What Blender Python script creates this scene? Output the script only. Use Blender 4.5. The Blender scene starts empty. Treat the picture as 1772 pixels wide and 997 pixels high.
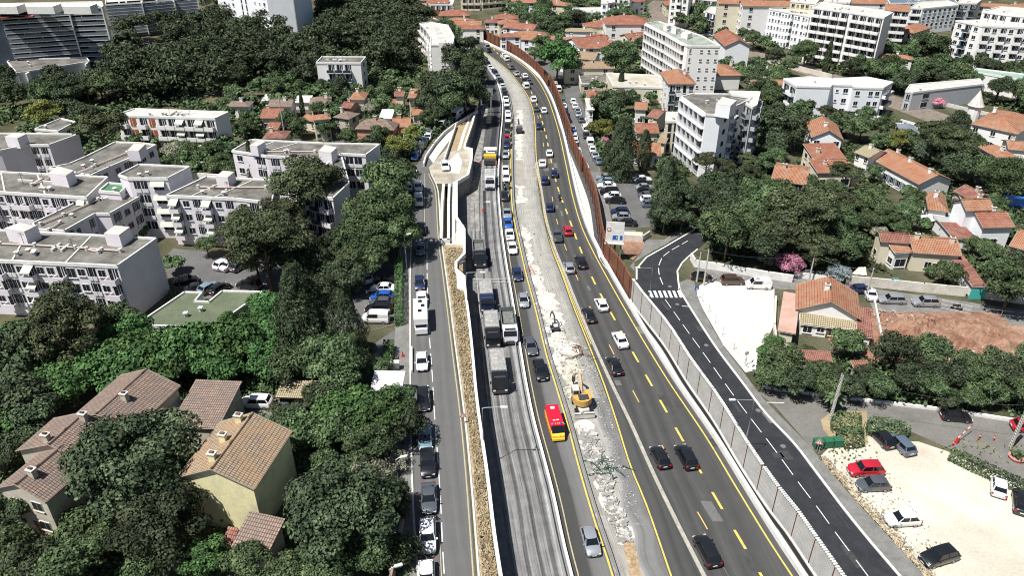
import bpy, bmesh, math, random
from mathutils import Vector, Matrix, noise
from mathutils.geometry import tessellate_polygon
random.seed(7)
R = math.radians
SC = bpy.context.scene
COL = SC.collection

# ---------------------------------------------------------------- camera, sky, sun, exposure
F_PX, CX, CY, PITCH, H = 1300.0, 886.0, 498.5, R(30.6), 73.3
SP, CP = math.sin(PITCH), math.cos(PITCH)
cam_d = bpy.data.cameras.new('camera')
cam = bpy.data.objects.new('camera', cam_d)
COL.objects.link(cam)
cam.location = (0, 0, H)
cam.rotation_euler = (R(90) - PITCH, 0, 0)
cam_d.sensor_width = 36
cam_d.lens = 36 * F_PX / 1772
cam_d.clip_start = 1
cam_d.clip_end = 5000
SC.camera = cam

SUN_EL, SUN_DIR = R(62), math.atan2(-0.62, -0.78)   # direction (in plan) in which the sun stands
world = bpy.data.worlds.new('World')
SC.world = world
world.use_nodes = True
wn = world.node_tree
bg = wn.nodes['Background']
sky = wn.nodes.new('ShaderNodeTexSky')
sky.sky_type = 'NISHITA'
sky.sun_disc = False
sky.sun_elevation = SUN_EL
sky.sun_rotation = math.pi / 2 - SUN_DIR
wn.links.new(sky.outputs[0], bg.inputs[0])
bg.inputs[1].default_value = 0.05
sun_d = bpy.data.lights.new('sun', 'SUN')
sun_d.energy = 5.0
sun_d.angle = R(0.5)
sun_d.color = (1.0, 0.98, 0.95)
sun = bpy.data.objects.new('sun', sun_d)
COL.objects.link(sun)
sv = Vector((math.cos(SUN_DIR) * math.cos(SUN_EL), math.sin(SUN_DIR) * math.cos(SUN_EL), math.sin(SUN_EL)))
sun.rotation_euler = sv.to_track_quat('Z', 'Y').to_euler()
sun.location = (-60, -40, 160)
SC.view_settings.view_transform = 'Standard'
SC.view_settings.look = 'None'
SC.view_settings.exposure = 0.48
SC.view_settings.gamma = 1
SC.view_settings.use_curve_mapping = False
SC.render.engine = 'CYCLES'
SC.cycles.filter_width = 1.1
SC.cycles.max_bounces = 4
SC.cycles.diffuse_bounces = 2
SC.cycles.glossy_bounces = 2
SC.cycles.transmission_bounces = 2
SC.cycles.transparent_max_bounces = 4
SC.render.resolution_x, SC.render.resolution_y = 1024, 577

PL = 4.0            # level of the ground left of the motorway's retaining wall

def P(u, v, z=0.0):
    """plan position of the point seen at photo pixel (u, v) when it lies at height z"""
    x, y = (u - CX) / F_PX, (v - CY) / F_PX
    d = (H - z) / (SP + y * CP)
    return (x * d, d * (CP - y * SP))

def PX(x, y, z=0.0):
    d = y * CP + (H - z) * SP
    return CX + F_PX * x / d, CY + F_PX * ((H - z) * CP - y * SP) / d

def height_at(vb, vt, z0=0.0):
    """height of an upright thing whose foot is at row vb and top at row vt"""
    y = (vb - CY) / F_PX
    Y = (H - z0) / (SP + y * CP) * (CP - y * SP)
    t = (vt - CY) / F_PX
    d = (t * Y * CP + Y * SP) / (CP - t * SP)
    return H - d - z0

# ---------------------------------------------------------------- materials
MATS = {}
def nd(nt, typ, **kw):
    n = nt.nodes.new(typ)
    for k, v in kw.items():
        setattr(n, k, v)
    return n

def mat(name, col, col2=None, scale=0.5, detail=4, rough=0.85, spec=0.2, metal=0.0, bump=0.0, bscale=None,
        coord='pos', ramp=(0.35, 0.65), vary=0.0, stretch=None, fine=0.0, emit=None, coat=0.0):
    if name in MATS:
        return MATS[name]
    m = bpy.data.materials.new(name)
    m.use_nodes = True
    nt = m.node_tree
    b = nt.nodes['Principled BSDF']
    b.inputs['Roughness'].default_value = rough
    b.inputs['Specular IOR Level'].default_value = spec
    b.inputs['Metallic'].default_value = metal
    b.inputs['Coat Weight'].default_value = coat
    c = (*col, 1)
    b.inputs['Base Color'].default_value = c
    out = None
    if coord == 'pos':
        g = nd(nt, 'ShaderNodeNewGeometry'); src = g.outputs['Position']
    else:
        g = nd(nt, 'ShaderNodeTexCoord'); src = g.outputs['Object']
    if stretch:
        mp = nd(nt, 'ShaderNodeMapping')
        mp.inputs['Scale'].default_value = stretch[:3]
        if len(stretch) > 3:
            mp.inputs['Rotation'].default_value = (0, 0, stretch[3])
        nt.links.new(src, mp.inputs[0]); src = mp.outputs[0]
    if col2 is not None:
        n = nd(nt, 'ShaderNodeTexNoise')
        n.inputs['Scale'].default_value = scale
        n.inputs['Detail'].default_value = detail
        n.inputs['Roughness'].default_value = 0.65
        nt.links.new(src, n.inputs['Vector'])
        r = nd(nt, 'ShaderNodeValToRGB')
        r.color_ramp.elements[0].position, r.color_ramp.elements[1].position = ramp
        r.color_ramp.elements[0].color = c
        r.color_ramp.elements[1].color = (*col2, 1)
        nt.links.new(n.outputs['Fac'], r.inputs[0])
        out = r.outputs[0]
    if fine or vary:
        hsv = nd(nt, 'ShaderNodeHueSaturation')
        if out: nt.links.new(out, hsv.inputs['Color'])
        else: hsv.inputs['Color'].default_value = c
        val = None
        if fine:
            n2 = nd(nt, 'ShaderNodeTexNoise')
            n2.inputs['Scale'].default_value = 3.0
            n2.inputs['Detail'].default_value = 3
            nt.links.new(src, n2.inputs['Vector'])
            mr = nd(nt, 'ShaderNodeMapRange')
            mr.inputs[1].default_value, mr.inputs[2].default_value = 0.3, 0.7
            mr.inputs[3].default_value, mr.inputs[4].default_value = 1 - fine, 1 + fine
            nt.links.new(n2.outputs['Fac'], mr.inputs[0]); val = mr.outputs[0]
        if vary:
            oi = nd(nt, 'ShaderNodeObjectInfo')
            mr = nd(nt, 'ShaderNodeMapRange')
            mr.inputs[3].default_value, mr.inputs[4].default_value = 1 - vary, 1 + vary
            nt.links.new(oi.outputs['Random'], mr.inputs[0])
            if val:
                mm = nd(nt, 'ShaderNodeMath', operation='MULTIPLY')
                nt.links.new(val, mm.inputs[0]); nt.links.new(mr.outputs[0], mm.inputs[1]); val = mm.outputs[0]
            else: val = mr.outputs[0]
        nt.links.new(val, hsv.inputs['Value'])
        out = hsv.outputs[0]
    if out:
        nt.links.new(out, b.inputs['Base Color'])
    if bump:
        n3 = nd(nt, 'ShaderNodeTexNoise')
        n3.inputs['Scale'].default_value = bscale or 4
        n3.inputs['Detail'].default_value = 5
        nt.links.new(src, n3.inputs['Vector'])
        bp = nd(nt, 'ShaderNodeBump')
        bp.inputs['Strength'].default_value = bump
        bp.inputs['Distance'].default_value = 0.2
        nt.links.new(n3.outputs['Fac'], bp.inputs['Height'])
        nt.links.new(bp.outputs[0], b.inputs['Normal'])
    MATS[name] = m
    return m

def tile_mat(name, c1, c2, c3):
    """canal tiles: rows down the slope from the UV map (u along the eaves in metres, v up the slope)"""
    m = bpy.data.materials.new(name); m.use_nodes = True
    nt = m.node_tree; b = nt.nodes['Principled BSDF']
    b.inputs['Roughness'].default_value = 0.9; b.inputs['Specular IOR Level'].default_value = 0.1
    uv = nd(nt, 'ShaderNodeUVMap')
    br = nd(nt, 'ShaderNodeTexBrick')
    br.offset = 0.0
    br.inputs['Scale'].default_value = 1.0
    br.inputs['Brick Width'].default_value = 0.30
    br.inputs['Row Height'].default_value = 0.46
    br.inputs['Mortar Size'].default_value = 0.05
    br.inputs['Mortar Smooth'].default_value = 0.6
    br.inputs['Color1'].default_value = (*c1, 1); br.inputs['Color2'].default_value = (*c2, 1)
    br.inputs['Mortar'].default_value = (c1[0] * .38, c1[1] * .36, c1[2] * .36, 1)
    nt.links.new(uv.outputs[0], br.inputs['Vector'])
    n = nd(nt, 'ShaderNodeTexNoise'); n.inputs['Scale'].default_value = 0.55; n.inputs['Detail'].default_value = 6
    n.inputs['Roughness'].default_value = 0.7
    g = nd(nt, 'ShaderNodeNewGeometry'); nt.links.new(g.outputs['Position'], n.inputs['Vector'])
    r = nd(nt, 'ShaderNodeValToRGB'); r.color_ramp.elements[0].position = .42; r.color_ramp.elements[1].position = .68
    nt.links.new(n.outputs['Fac'], r.inputs[0])
    mx = nd(nt, 'ShaderNodeMix', data_type='RGBA')
    nt.links.new(r.outputs[0], mx.inputs[0]); nt.links.new(br.outputs['Color'], mx.inputs[6]); mx.inputs[7].default_value = (*c3, 1)
    mx2 = nd(nt, 'ShaderNodeMix', data_type='RGBA', blend_type='MULTIPLY'); mx2.inputs[0].default_value = 0.75
    hs = nd(nt, 'ShaderNodeMapRange'); hs.inputs[3].default_value = 1.0; hs.inputs[4].default_value = 0.45
    nt.links.new(br.outputs['Fac'], hs.inputs[0])
    nt.links.new(mx.outputs[2], mx2.inputs[6]); nt.links.new(hs.outputs[0], mx2.inputs[7])
    nt.links.new(mx2.outputs[2], b.inputs['Base Color'])
    bp = nd(nt, 'ShaderNodeBump'); bp.inputs['Strength'].default_value = .6; bp.inputs['Distance'].default_value = .08; bp.invert = True
    nt.links.new(br.outputs['Fac'], bp.inputs['Height']); nt.links.new(bp.outputs[0], b.inputs['Normal'])
    MATS[name] = m
    return m

def lane_mat(name, stops, width, c_noise=.25, rough=.9, along=.02, blotch=None):
    """lengthwise bands across a lane (position in metres, grey), broken up by wear running along it"""
    m = bpy.data.materials.new(name); m.use_nodes = True; nt = m.node_tree; b = nt.nodes['Principled BSDF']
    b.inputs['Roughness'].default_value = rough; b.inputs['Specular IOR Level'].default_value = .15
    uv = nd(nt, 'ShaderNodeUVMap'); sp = nd(nt, 'ShaderNodeSeparateXYZ'); nt.links.new(uv.outputs[0], sp.inputs[0])
    mp = nd(nt, 'ShaderNodeMapping'); mp.inputs['Scale'].default_value = (.5, .05, 1); nt.links.new(uv.outputs[0], mp.inputs[0])
    wv = nd(nt, 'ShaderNodeTexNoise'); wv.inputs['Scale'].default_value = 1; nt.links.new(mp.outputs[0], wv.inputs['Vector'])
    ma = nd(nt, 'ShaderNodeMath', operation='MULTIPLY_ADD'); ma.inputs[1].default_value = .5; nt.links.new(wv.outputs['Fac'], ma.inputs[0]); nt.links.new(sp.outputs['X'], ma.inputs[2])
    mr = nd(nt, 'ShaderNodeMapRange'); mr.inputs[1].default_value = .25; mr.inputs[2].default_value = width + .25; nt.links.new(ma.outputs[0], mr.inputs[0])
    r = nd(nt, 'ShaderNodeValToRGB'); e = r.color_ramp.elements
    for i, (p, c) in enumerate(stops):
        el = e[i] if i < 2 else e.new(p / width)
        el.position = p / width; el.color = (*(c if hasattr(c, '__len__') else (c, c * .99, c * .96)), 1)
    nt.links.new(mr.outputs[0], r.inputs[0])
    mp2 = nd(nt, 'ShaderNodeMapping'); mp2.inputs['Scale'].default_value = (4.6, along * 3, 1); nt.links.new(uv.outputs[0], mp2.inputs[0])
    n2 = nd(nt, 'ShaderNodeTexNoise'); n2.inputs['Scale'].default_value = 1.3; n2.inputs['Detail'].default_value = 8; n2.inputs['Roughness'].default_value = .7; nt.links.new(mp2.outputs[0], n2.inputs['Vector'])
    g = nd(nt, 'ShaderNodeNewGeometry'); n3 = nd(nt, 'ShaderNodeTexNoise'); n3.inputs['Scale'].default_value = .45; n3.inputs['Detail'].default_value = 9; n3.inputs['Roughness'].default_value = .7; nt.links.new(g.outputs['Position'], n3.inputs['Vector'])
    ad = nd(nt, 'ShaderNodeMath', operation='MULTIPLY_ADD'); ad.inputs[1].default_value = .45; nt.links.new(n3.outputs['Fac'], ad.inputs[0]); nt.links.new(n2.outputs['Fac'], ad.inputs[2])
    m2 = nd(nt, 'ShaderNodeMapRange'); m2.inputs[1].default_value = .53; m2.inputs[2].default_value = .92; m2.inputs[3].default_value = 1 - c_noise; m2.inputs[4].default_value = 1 + c_noise; nt.links.new(ad.outputs[0], m2.inputs[0])
    hs = nd(nt, 'ShaderNodeHueSaturation'); nt.links.new(r.outputs[0], hs.inputs['Color']); nt.links.new(m2.outputs[0], hs.inputs['Value'])
    out = hs.outputs[0]
    if blotch:
        n4 = nd(nt, 'ShaderNodeTexNoise'); n4.inputs['Scale'].default_value = blotch[1]; n4.inputs['Detail'].default_value = 10; n4.inputs['Roughness'].default_value = .72; nt.links.new(g.outputs['Position'], n4.inputs['Vector'])
        r4 = nd(nt, 'ShaderNodeValToRGB'); r4.color_ramp.elements[0].position = blotch[2]; r4.color_ramp.elements[1].position = blotch[3]; nt.links.new(n4.outputs['Fac'], r4.inputs[0])
        mx = nd(nt, 'ShaderNodeMix', data_type='RGBA'); nt.links.new(r4.outputs[0], mx.inputs[0]); nt.links.new(out, mx.inputs[6]); mx.inputs[7].default_value = (*blotch[0], 1); out = mx.outputs[2]
    nt.links.new(out, b.inputs['Base Color'])
    MATS[name] = m
    return m

def leaf_mat(name, c1, c2, scale=0.6, trans=0.06, vary=0.22):
    m = bpy.data.materials.new(name); m.use_nodes = True
    nt = m.node_tree; b = nt.nodes['Principled BSDF']
    b.inputs['Roughness'].default_value = 0.75; b.inputs['Specular IOR Level'].default_value = 0.15
    tc = nd(nt, 'ShaderNodeTexCoord')
    n = nd(nt, 'ShaderNodeTexNoise'); n.inputs['Scale'].default_value = scale; n.inputs['Detail'].default_value = 5
    n.inputs['Roughness'].default_value = .75
    nt.links.new(tc.outputs['Object'], n.inputs['Vector'])
    r = nd(nt, 'ShaderNodeValToRGB'); r.color_ramp.elements[0].position = .36; r.color_ramp.elements[1].position = .64
    r.color_ramp.elements[0].color = (*c1, 1); r.color_ramp.elements[1].color = (*c2, 1)
    nt.links.new(n.outputs['Fac'], r.inputs[0])
    oi = nd(nt, 'ShaderNodeObjectInfo')
    hs = nd(nt, 'ShaderNodeHueSaturation')
    mr = nd(nt, 'ShaderNodeMapRange'); mr.inputs[3].default_value = 1 - vary; mr.inputs[4].default_value = 1 + vary
    nt.links.new(oi.outputs['Random'], mr.inputs[0]); nt.links.new(mr.outputs[0], hs.inputs['Value'])
    mr2 = nd(nt, 'ShaderNodeMapRange'); mr2.inputs[3].default_value = .485; mr2.inputs[4].default_value = .515
    nt.links.new(oi.outputs['Random'], mr2.inputs[0]); nt.links.new(mr2.outputs[0], hs.inputs['Hue'])
    g = nd(nt, 'ShaderNodeNewGeometry')
    n5 = nd(nt, 'ShaderNodeTexNoise'); n5.inputs['Scale'].default_value = .07; n5.inputs['Detail'].default_value = 2; nt.links.new(g.outputs['Position'], n5.inputs['Vector'])
    m5 = nd(nt, 'ShaderNodeMapRange'); m5.inputs[1].default_value = .3; m5.inputs[2].default_value = .7; m5.inputs[3].default_value = .72; m5.inputs[4].default_value = 1.35; nt.links.new(n5.outputs['Fac'], m5.inputs[0])
    m6 = nd(nt, 'ShaderNodeMapRange'); m6.inputs[3].default_value = .62; m6.inputs[4].default_value = 1.42; nt.links.new(g.outputs['Random Per Island'], m6.inputs[0])
    m7 = nd(nt, 'ShaderNodeMath', operation='MULTIPLY'); nt.links.new(m5.outputs[0], m7.inputs[0]); nt.links.new(m6.outputs[0], m7.inputs[1])
    m8 = nd(nt, 'ShaderNodeMath', operation='MULTIPLY'); nt.links.new(m7.outputs[0], m8.inputs[0]); nt.links.new(mr.outputs[0], m8.inputs[1]); nt.links.new(m8.outputs[0], hs.inputs['Value'])
    nt.links.new(r.outputs[0], hs.inputs['Color'])
    nt.links.new(hs.outputs[0], b.inputs['Base Color'])
    if trans:
        tr = nd(nt, 'ShaderNodeBsdfTranslucent'); nt.links.new(hs.outputs[0], tr.inputs[0])
        ms = nd(nt, 'ShaderNodeMixShader'); ms.inputs[0].default_value = trans
        nt.links.new(b.outputs[0], ms.inputs[1]); nt.links.new(tr.outputs[0], ms.inputs[2])
        nt.links.new(ms.outputs[0], nt.nodes['Material Output'].inputs[0])
    MATS[name] = m
    return m

# ---------------------------------------------------------------- mesh builder and object helpers
class MB:
    def __init__(s, *mats):
        s.v, s.f, s.mi, s.uv, s.mats = [], [], [], {}, list(mats)
        s.M = Matrix.Identity(4)
    def mid(s, m):
        if m is None: return 0
        if isinstance(m, int): return m
        if m not in s.mats: s.mats.append(m)
        return s.mats.index(m)
    def vert(s, p):
        s.v.append(tuple(s.M @ Vector(p))); return len(s.v) - 1
    def face(s, pts, m=None, uv=None):
        ids = [s.vert(p) for p in pts]
        s.f.append(ids); s.mi.append(s.mid(m))
        if uv: s.uv[len(s.f) - 1] = uv
    def idx(s, ids, m=None):
        s.f.append(list(ids)); s.mi.append(s.mid(m))
    def box(s, c, size, rz=0, m=None, top=None, taper=1.0):
        sx, sy, sz = size[0] / 2, size[1] / 2, size[2]
        rot = Matrix.Rotation(rz, 3, 'Z')
        b = []
        for k, (z, t) in enumerate(((0, 1.0), (sz, taper))):
            for dx, dy in ((-1, -1), (1, -1), (1, 1), (-1, 1)):
                p = rot @ Vector((dx * sx * t, dy * sy * t, 0))
                b.append(s.vert((c[0] + p.x, c[1] + p.y, c[2] + z)))
        for q in ((3, 2, 1, 0), (0, 1, 5, 4), (1, 2, 6, 5), (2, 3, 7, 6), (3, 0, 4, 7)):
            s.idx([b[i] for i in q], m)
        s.idx([b[i] for i in (4, 5, 6, 7)], top if top is not None else m)
    def prism(s, poly, z0, z1, m=None, top=None, cap=True):
        a = sum(poly[i][0] * poly[(i + 1) % len(poly)][1] - poly[(i + 1) % len(poly)][0] * poly[i][1] for i in range(len(poly)))
        if a < 0: poly = poly[::-1]
        n = len(poly)
        lo = [s.vert((p[0], p[1], z0)) for p in poly]; hi = [s.vert((p[0], p[1], z1)) for p in poly]
        for i in range(n):
            j = (i + 1) % n
            s.idx((lo[i], lo[j], hi[j], hi[i]), m)
        if cap:
            tt = s.mid(top if top is not None else m)
            for t in tessellate_polygon([[Vector((p[0], p[1], 0)) for p in poly]]):
                s.idx([hi[i] for i in t], tt)
    def sheet(s, poly, z, m=None, holes=()):
        loops = [[Vector((p[0], p[1], 0)) for p in poly]] + [[Vector((p[0], p[1], 0)) for p in h] for h in holes]
        flat = [p for l in loops for p in l]
        ids = [s.vert((p.x, p.y, z)) for p in flat]
        for t in tessellate_polygon(loops):
            a, b, c = (flat[i] for i in t)
            if (b - a).cross(c - a).z < 0: t = t[::-1]
            s.idx([ids[i] for i in t], m)
    def tube(s, pts, r, n=8, m=None, caps=True):
        if not hasattr(r, '__len__'): r = [r] * len(pts)
        rings = []
        pts = [Vector(p) for p in pts]
        for i, p in enumerate(pts):
            d = (pts[min(i + 1, len(pts) - 1)] - pts[max(i - 1, 0)]).normalized()
            a = d.cross(Vector((0, 0, 1)))
            if a.length < 1e-3: a = d.cross(Vector((1, 0, 0)))
            a.normalize(); b = d.cross(a)
            rings.append([s.vert(p + (a * math.cos(2 * math.pi * k / n) + b * math.sin(2 * math.pi * k / n)) * r[i]) for k in range(n)])
        for i in range(len(rings) - 1):
            for k in range(n):
                s.idx((rings[i][k], rings[i][(k + 1) % n], rings[i + 1][(k + 1) % n], rings[i + 1][k]), m)
        if caps:
            s.idx(rings[0][::-1], m); s.idx(rings[-1], m)
    def loft(s, rings, m=None, caps=True):
        """rings: lists of points, same count, closed"""
        rr = [[s.vert(p) for p in r] for r in rings]
        n = len(rr[0])
        for i in range(len(rr) - 1):
            for k in range(n):
                s.idx((rr[i][k], rr[i][(k + 1) % n], rr[i + 1][(k + 1) % n], rr[i + 1][k]), m)
        if caps:
            s.idx(rr[0][::-1], m); s.idx(rr[-1], m)
    def blob(s, c, r, m=None, seg=8, rings=5, jit=0.0, sq=(1, 1, 1)):
        rs = []
        for i in range(1, rings):
            a = math.pi * i / rings
            rs.append([s.vert((c[0] + sq[0] * r * math.sin(a) * math.cos(2 * math.pi * k / seg) * (1 + random.uniform(-jit, jit)),
                               c[1] + sq[1] * r * math.sin(a) * math.sin(2 * math.pi * k / seg) * (1 + random.uniform(-jit, jit)),
                               c[2] + sq[2] * r * math.cos(a))) for k in range(seg)])
        t = s.vert((c[0], c[1], c[2] + sq[2] * r)); b = s.vert((c[0], c[1], c[2] - sq[2] * r))
        for k in range(seg):
            s.idx((t, rs[0][k], rs[0][(k + 1) % seg]), m); s.idx((b, rs[-1][(k + 1) % seg], rs[-1][k]), m)
            for i in range(len(rs) - 1):
                s.idx((rs[i][k], rs[i + 1][k], rs[i + 1][(k + 1) % seg], rs[i][(k + 1) % seg]), m)
    def mesh(s, name, smooth=False):
        me = bpy.data.meshes.new(name)
        me.from_pydata(s.v, [], s.f)
        for m in s.mats: me.materials.append(m)
        me.polygons.foreach_set('material_index', s.mi)
        if s.uv:
            l = me.uv_layers.new(name='UVMap')
            for fi, uvs in s.uv.items():
                p = me.polygons[fi]
                for k, li in enumerate(p.loop_indices): l.data[li].uv = uvs[k]
        if smooth: me.polygons.foreach_set('use_smooth', [True] * len(s.f))
        me.update()
        return me
    def build(s, name, parent=None, smooth=False, fix=False):
        me = s.mesh(name, smooth)
        if fix:
            bm = bmesh.new(); bm.from_mesh(me)
            bmesh.ops.remove_doubles(bm, verts=bm.verts, dist=1e-4)
            bmesh.ops.recalc_face_normals(bm, faces=bm.faces); bm.to_mesh(me); bm.free()
        return link(name, me, parent)

def link(name, me, parent=None, loc=None, rz=0):
    o = bpy.data.objects.new(name, me); COL.objects.link(o)
    o.parent = parent
    if loc is not None: o.location = loc
    if rz: o.rotation_euler = (0, 0, rz)
    return o
def tag(o, label, cat, group=None, kind=None):
    o['label'] = label; o['category'] = cat
    if group: o['group'] = group
    if kind: o['kind'] = kind
    return o
def thing(name, label, cat, loc=(0, 0, 0), rz=0, group=None):
    o = bpy.data.objects.new(name, None); COL.objects.link(o)
    o.empty_display_size = 0.5
    o.location = loc; o.rotation_euler = (0, 0, rz)
    return tag(o, label, cat, group)
def struct(name, mb, kind='structure', label=None, cat=None):
    o = mb.build(name); o['kind'] = kind
    if label: o['label'] = label
    if cat: o['category'] = cat
    return o
def dup(root, loc, rz=0, scale=None, label=None, group=None, name=None, cat=None, mats=None):
    """copy of a thing with copies of its parts and sub-parts; mats swaps materials of the copies"""
    r = root.copy(); COL.objects.link(r)
    if name: r.name = name
    r.location = loc; r.rotation_euler = (0, 0, rz)
    if scale is not None: r.scale = scale if hasattr(scale, '__len__') else (scale,) * 3
    if label: r['label'] = label
    if group: r['group'] = group
    if cat: r['category'] = cat
    def sw(o):
        if mats and o.data:
            for sl in o.material_slots:
                if sl.material in mats:
                    sl.link = 'OBJECT'; nm = mats[sl.material]; sl.material = nm
    pairs = []
    for ch in list(root.children):
        c = ch.copy(); COL.objects.link(c); c.parent = r; pairs.append(c)
        for g in ch.children:
            d = g.copy(); COL.objects.link(d); d.parent = c
    return r
ORD = ['first', 'second', 'third', 'fourth', 'fifth', 'sixth', 'seventh', 'eighth', 'ninth', 'tenth', 'eleventh', 'twelfth',
       'thirteenth', 'fourteenth', 'fifteenth', 'sixteenth', 'seventeenth', 'eighteenth', 'nineteenth', 'twentieth']
def ordinal(i):
    if i < 20: return ORD[i]
    t = ['', '', 'twenty', 'thirty', 'forty', 'fifty'][(i + 1) // 10]
    u = (i + 1) % 10
    return t + '-' + ORD[u - 1] if u else {'twenty': 'twentieth', 'thirty': 'thirtieth', 'forty': 'fortieth', 'fifty': 'fiftieth'}[t]

# a lengthwise line of the road works traced on the ground: X as a smooth function of Y
class Line:
    def __init__(s, px, z=0.0):
        pts = sorted((P(u, v, z)[::-1] for u, v in px))
        s.Y = [p[0] for p in pts]; s.X = [p[1] for p in pts]
    def __call__(s, y):
        Y, X = s.Y, s.X
        if y <= Y[0]: return X[0] + (X[1] - X[0]) / (Y[1] - Y[0]) * (y - Y[0])
        if y >= Y[-1]: return X[-1] + (X[-1] - X[-2]) / (Y[-1] - Y[-2]) * (y - Y[-1])
        i = max(k for k in range(len(Y) - 1) if Y[k] <= y)
        h = Y[i + 1] - Y[i]; t = (y - Y[i]) / h
        def slope(k):
            if k == 0: return (X[1] - X[0]) / (Y[1] - Y[0])
            if k == len(Y) - 1: return (X[-1] - X[-2]) / (Y[-1] - Y[-2])
            return (X[k + 1] - X[k - 1]) / (Y[k + 1] - Y[k - 1])
        m0, m1 = slope(i) * h, slope(i + 1) * h
        return ((2 * t**3 - 3 * t**2 + 1) * X[i] + (t**3 - 2 * t**2 + t) * m0 + (-2 * t**3 + 3 * t**2) * X[i + 1] + (t**3 - t**2) * m1)
    def shift(s, dx):
        n = Line.__new__(Line); n.Y = s.Y[:]; n.X = [x + dx for x in s.X]; return n
    def ang(s, y):
        return math.atan2(1.0, (s(y + .5) - s(y - .5)))     # heading of the line (angle from +X)
    def walk(s, y0, step):
        """Y after walking step metres along the line"""
        k = (s(y0 + .5) - s(y0 - .5))
        return y0 + step / math.sqrt(1 + k * k)

def frange(a, b, n): return [a + (b - a) * i / n for i in range(n + 1)]
def band(mb, la, lb, y0, y1, z, m=None, n=60):
    """sheet between two lines; its UV map runs across (metres) and along (metres)"""
    prev = None; s_ = 0.0; py = None
    for y in frange(y0, y1, n):
        xa, xb = la(y), lb(y)
        if py is not None: s_ += math.hypot(y - py[0], xa - py[1])
        py = (y, xa)
        a, b = mb.vert((xa, y, z)), mb.vert((xb, y, z))
        if prev:
            mb.idx((prev[0], prev[1], b, a), m)
            mb.uv[len(mb.f) - 1] = [(0, prev[2]), (prev[3], prev[2]), (xb - xa, s_), (0, s_)]
        prev = (a, b, s_, xb - xa)
def curb(mb, l, w, y0, y1, z0, z1, m=None, n=60, top=None):
    """a long low body (kerb, barrier, wall) of width w following a line"""
    prev = None
    for y in frange(y0, y1, n):
        k = l(y + .5) - l(y - .5); q = math.sqrt(1 + k * k)
        nx, ny = 1 / q, -k / q
        x = l(y)
        c = [mb.vert((x + s_ * nx * w / 2, y + s_ * ny * w / 2, zz)) for s_, zz in ((-1, z0), (-1, z1), (1, z1), (1, z0))]
        if prev:
            for i in range(3):
                mb.idx((prev[i], c[i], c[i + 1], prev[i + 1]), top if (i == 1 and top is not None) else m)
        else: mb.idx(c, m)
        prev = c
    mb.idx(prev[::-1], m)
def pth(px, z=0.0): return [P(u, v, z) for u, v in px]
# ---------------------------------------------------------------- materials of the setting
A_ = mat
m_asph_old = mat('old_asphalt', (0.13, 0.125, 0.115), (0.20, 0.19, 0.17), scale=0.25, detail=8, fine=.12, ramp=(.3, .7))
m_asph = mat('asphalt', (0.060, 0.060, 0.062), (0.088, 0.087, 0.085), scale=0.35, detail=6, fine=.10, stretch=(1, .12, 1, R(-14)), ramp=(.3, .7))
m_asph_left = mat('local_asphalt', (0.100, 0.099, 0.097), (0.140, 0.138, 0.132), scale=0.2, detail=9, fine=.10)
m_local = lane_mat('local_lanes', [(0, .11), (6.5, .125), (.7, .125), (1.2, .10), (1.9, .125), (2.6, .10), (3.1, .13), (4.2, .112), (4.9, .125), (5.6, .11)], 6.5, .14, along=.012)
m_black = mat('fresh_asphalt', (0.024, 0.026, 0.030), (0.036, 0.037, 0.041), scale=0.5, fine=.12)
m_milled = lane_mat('milled_asphalt', [(0, .15), (6.7, .20), (.5, .14), (.62, .32), (.78, .18), (1.3, .19), (1.9, .17), (2.0, .08), (2.4, .10), (2.5, .28), (2.68, .19), (3.4, .17), (3.55, .08), (3.8, .08), (4.0, .17), (4.9, .19), (5.0, .09), (5.4, .10), (5.8, .28)], 6.7, .62, along=.018)
m_median = lane_mat('dusty_rubble', [(0, (.22, .21, .185)), (11, (.16, .155, .145)), (1.2, (.28, .265, .235)), (3.0, (.34, .325, .29)), (5.2, (.29, .28, .25)), (6.4, (.20, .195, .18)), (8.0, (.155, .15, .14)), (8.6, (.20, .19, .175)), (9.6, (.14, .135, .13))], 11, .36, along=.03, blotch=((.42, .40, .35), .4, .56, .70))
m_lanes = lane_mat('open_lanes', [(0, .062), (13, .075), (1.2, .075), (1.9, .052), (2.4, .070), (3.3, .052), (4.2, .078), (5.2, .056), (5.8, .074), (6.9, .054), (8.0, .080), (9.2, .062), (10, .07), (11, .06)], 13, .16, along=.012)
m_queue = lane_mat('queue_lane', [(0, .068), (5.2, .14), (.9, .055), (2.5, .060), (2.75, .11), (3.1, .135), (4.4, .15)], 5.2, .14, along=.012)
m_white_rubble = mat('crushed_rock', (0.42, 0.40, 0.34), (0.60, 0.58, 0.52), scale=0.4, detail=11, fine=.12, bump=.35, bscale=5, ramp=(.36, .62))
m_rubble_grey = mat('broken_concrete_ground', (0.16, 0.155, 0.14), (0.36, 0.34, 0.30), scale=.55, detail=9, fine=.22, ramp=(.4, .66))
m_conc = mat('concrete', (0.46, 0.44, 0.40), (0.60, 0.58, 0.54), scale=.8, fine=.06)
m_conc_w = mat('white_concrete', (0.66, 0.64, 0.60), (0.78, 0.77, 0.73), scale=1.2, fine=.06)
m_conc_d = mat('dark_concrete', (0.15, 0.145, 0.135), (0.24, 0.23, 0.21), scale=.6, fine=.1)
m_white = mat('white_paint', (0.72, 0.72, 0.70), (0.55, 0.54, 0.52), scale=2.5, ramp=(.45, .8))
m_yellow = mat('yellow_paint', (0.62, 0.47, 0.10), (0.36, 0.30, 0.14), scale=1.4, detail=8, ramp=(.48, .68))
m_yel_pale = mat('faded_yellow_paint', (0.46, 0.40, 0.22), (0.32, 0.29, 0.2), scale=2.0)
m_orange_p = mat('orange_paint', (0.62, 0.38, 0.13))
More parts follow.
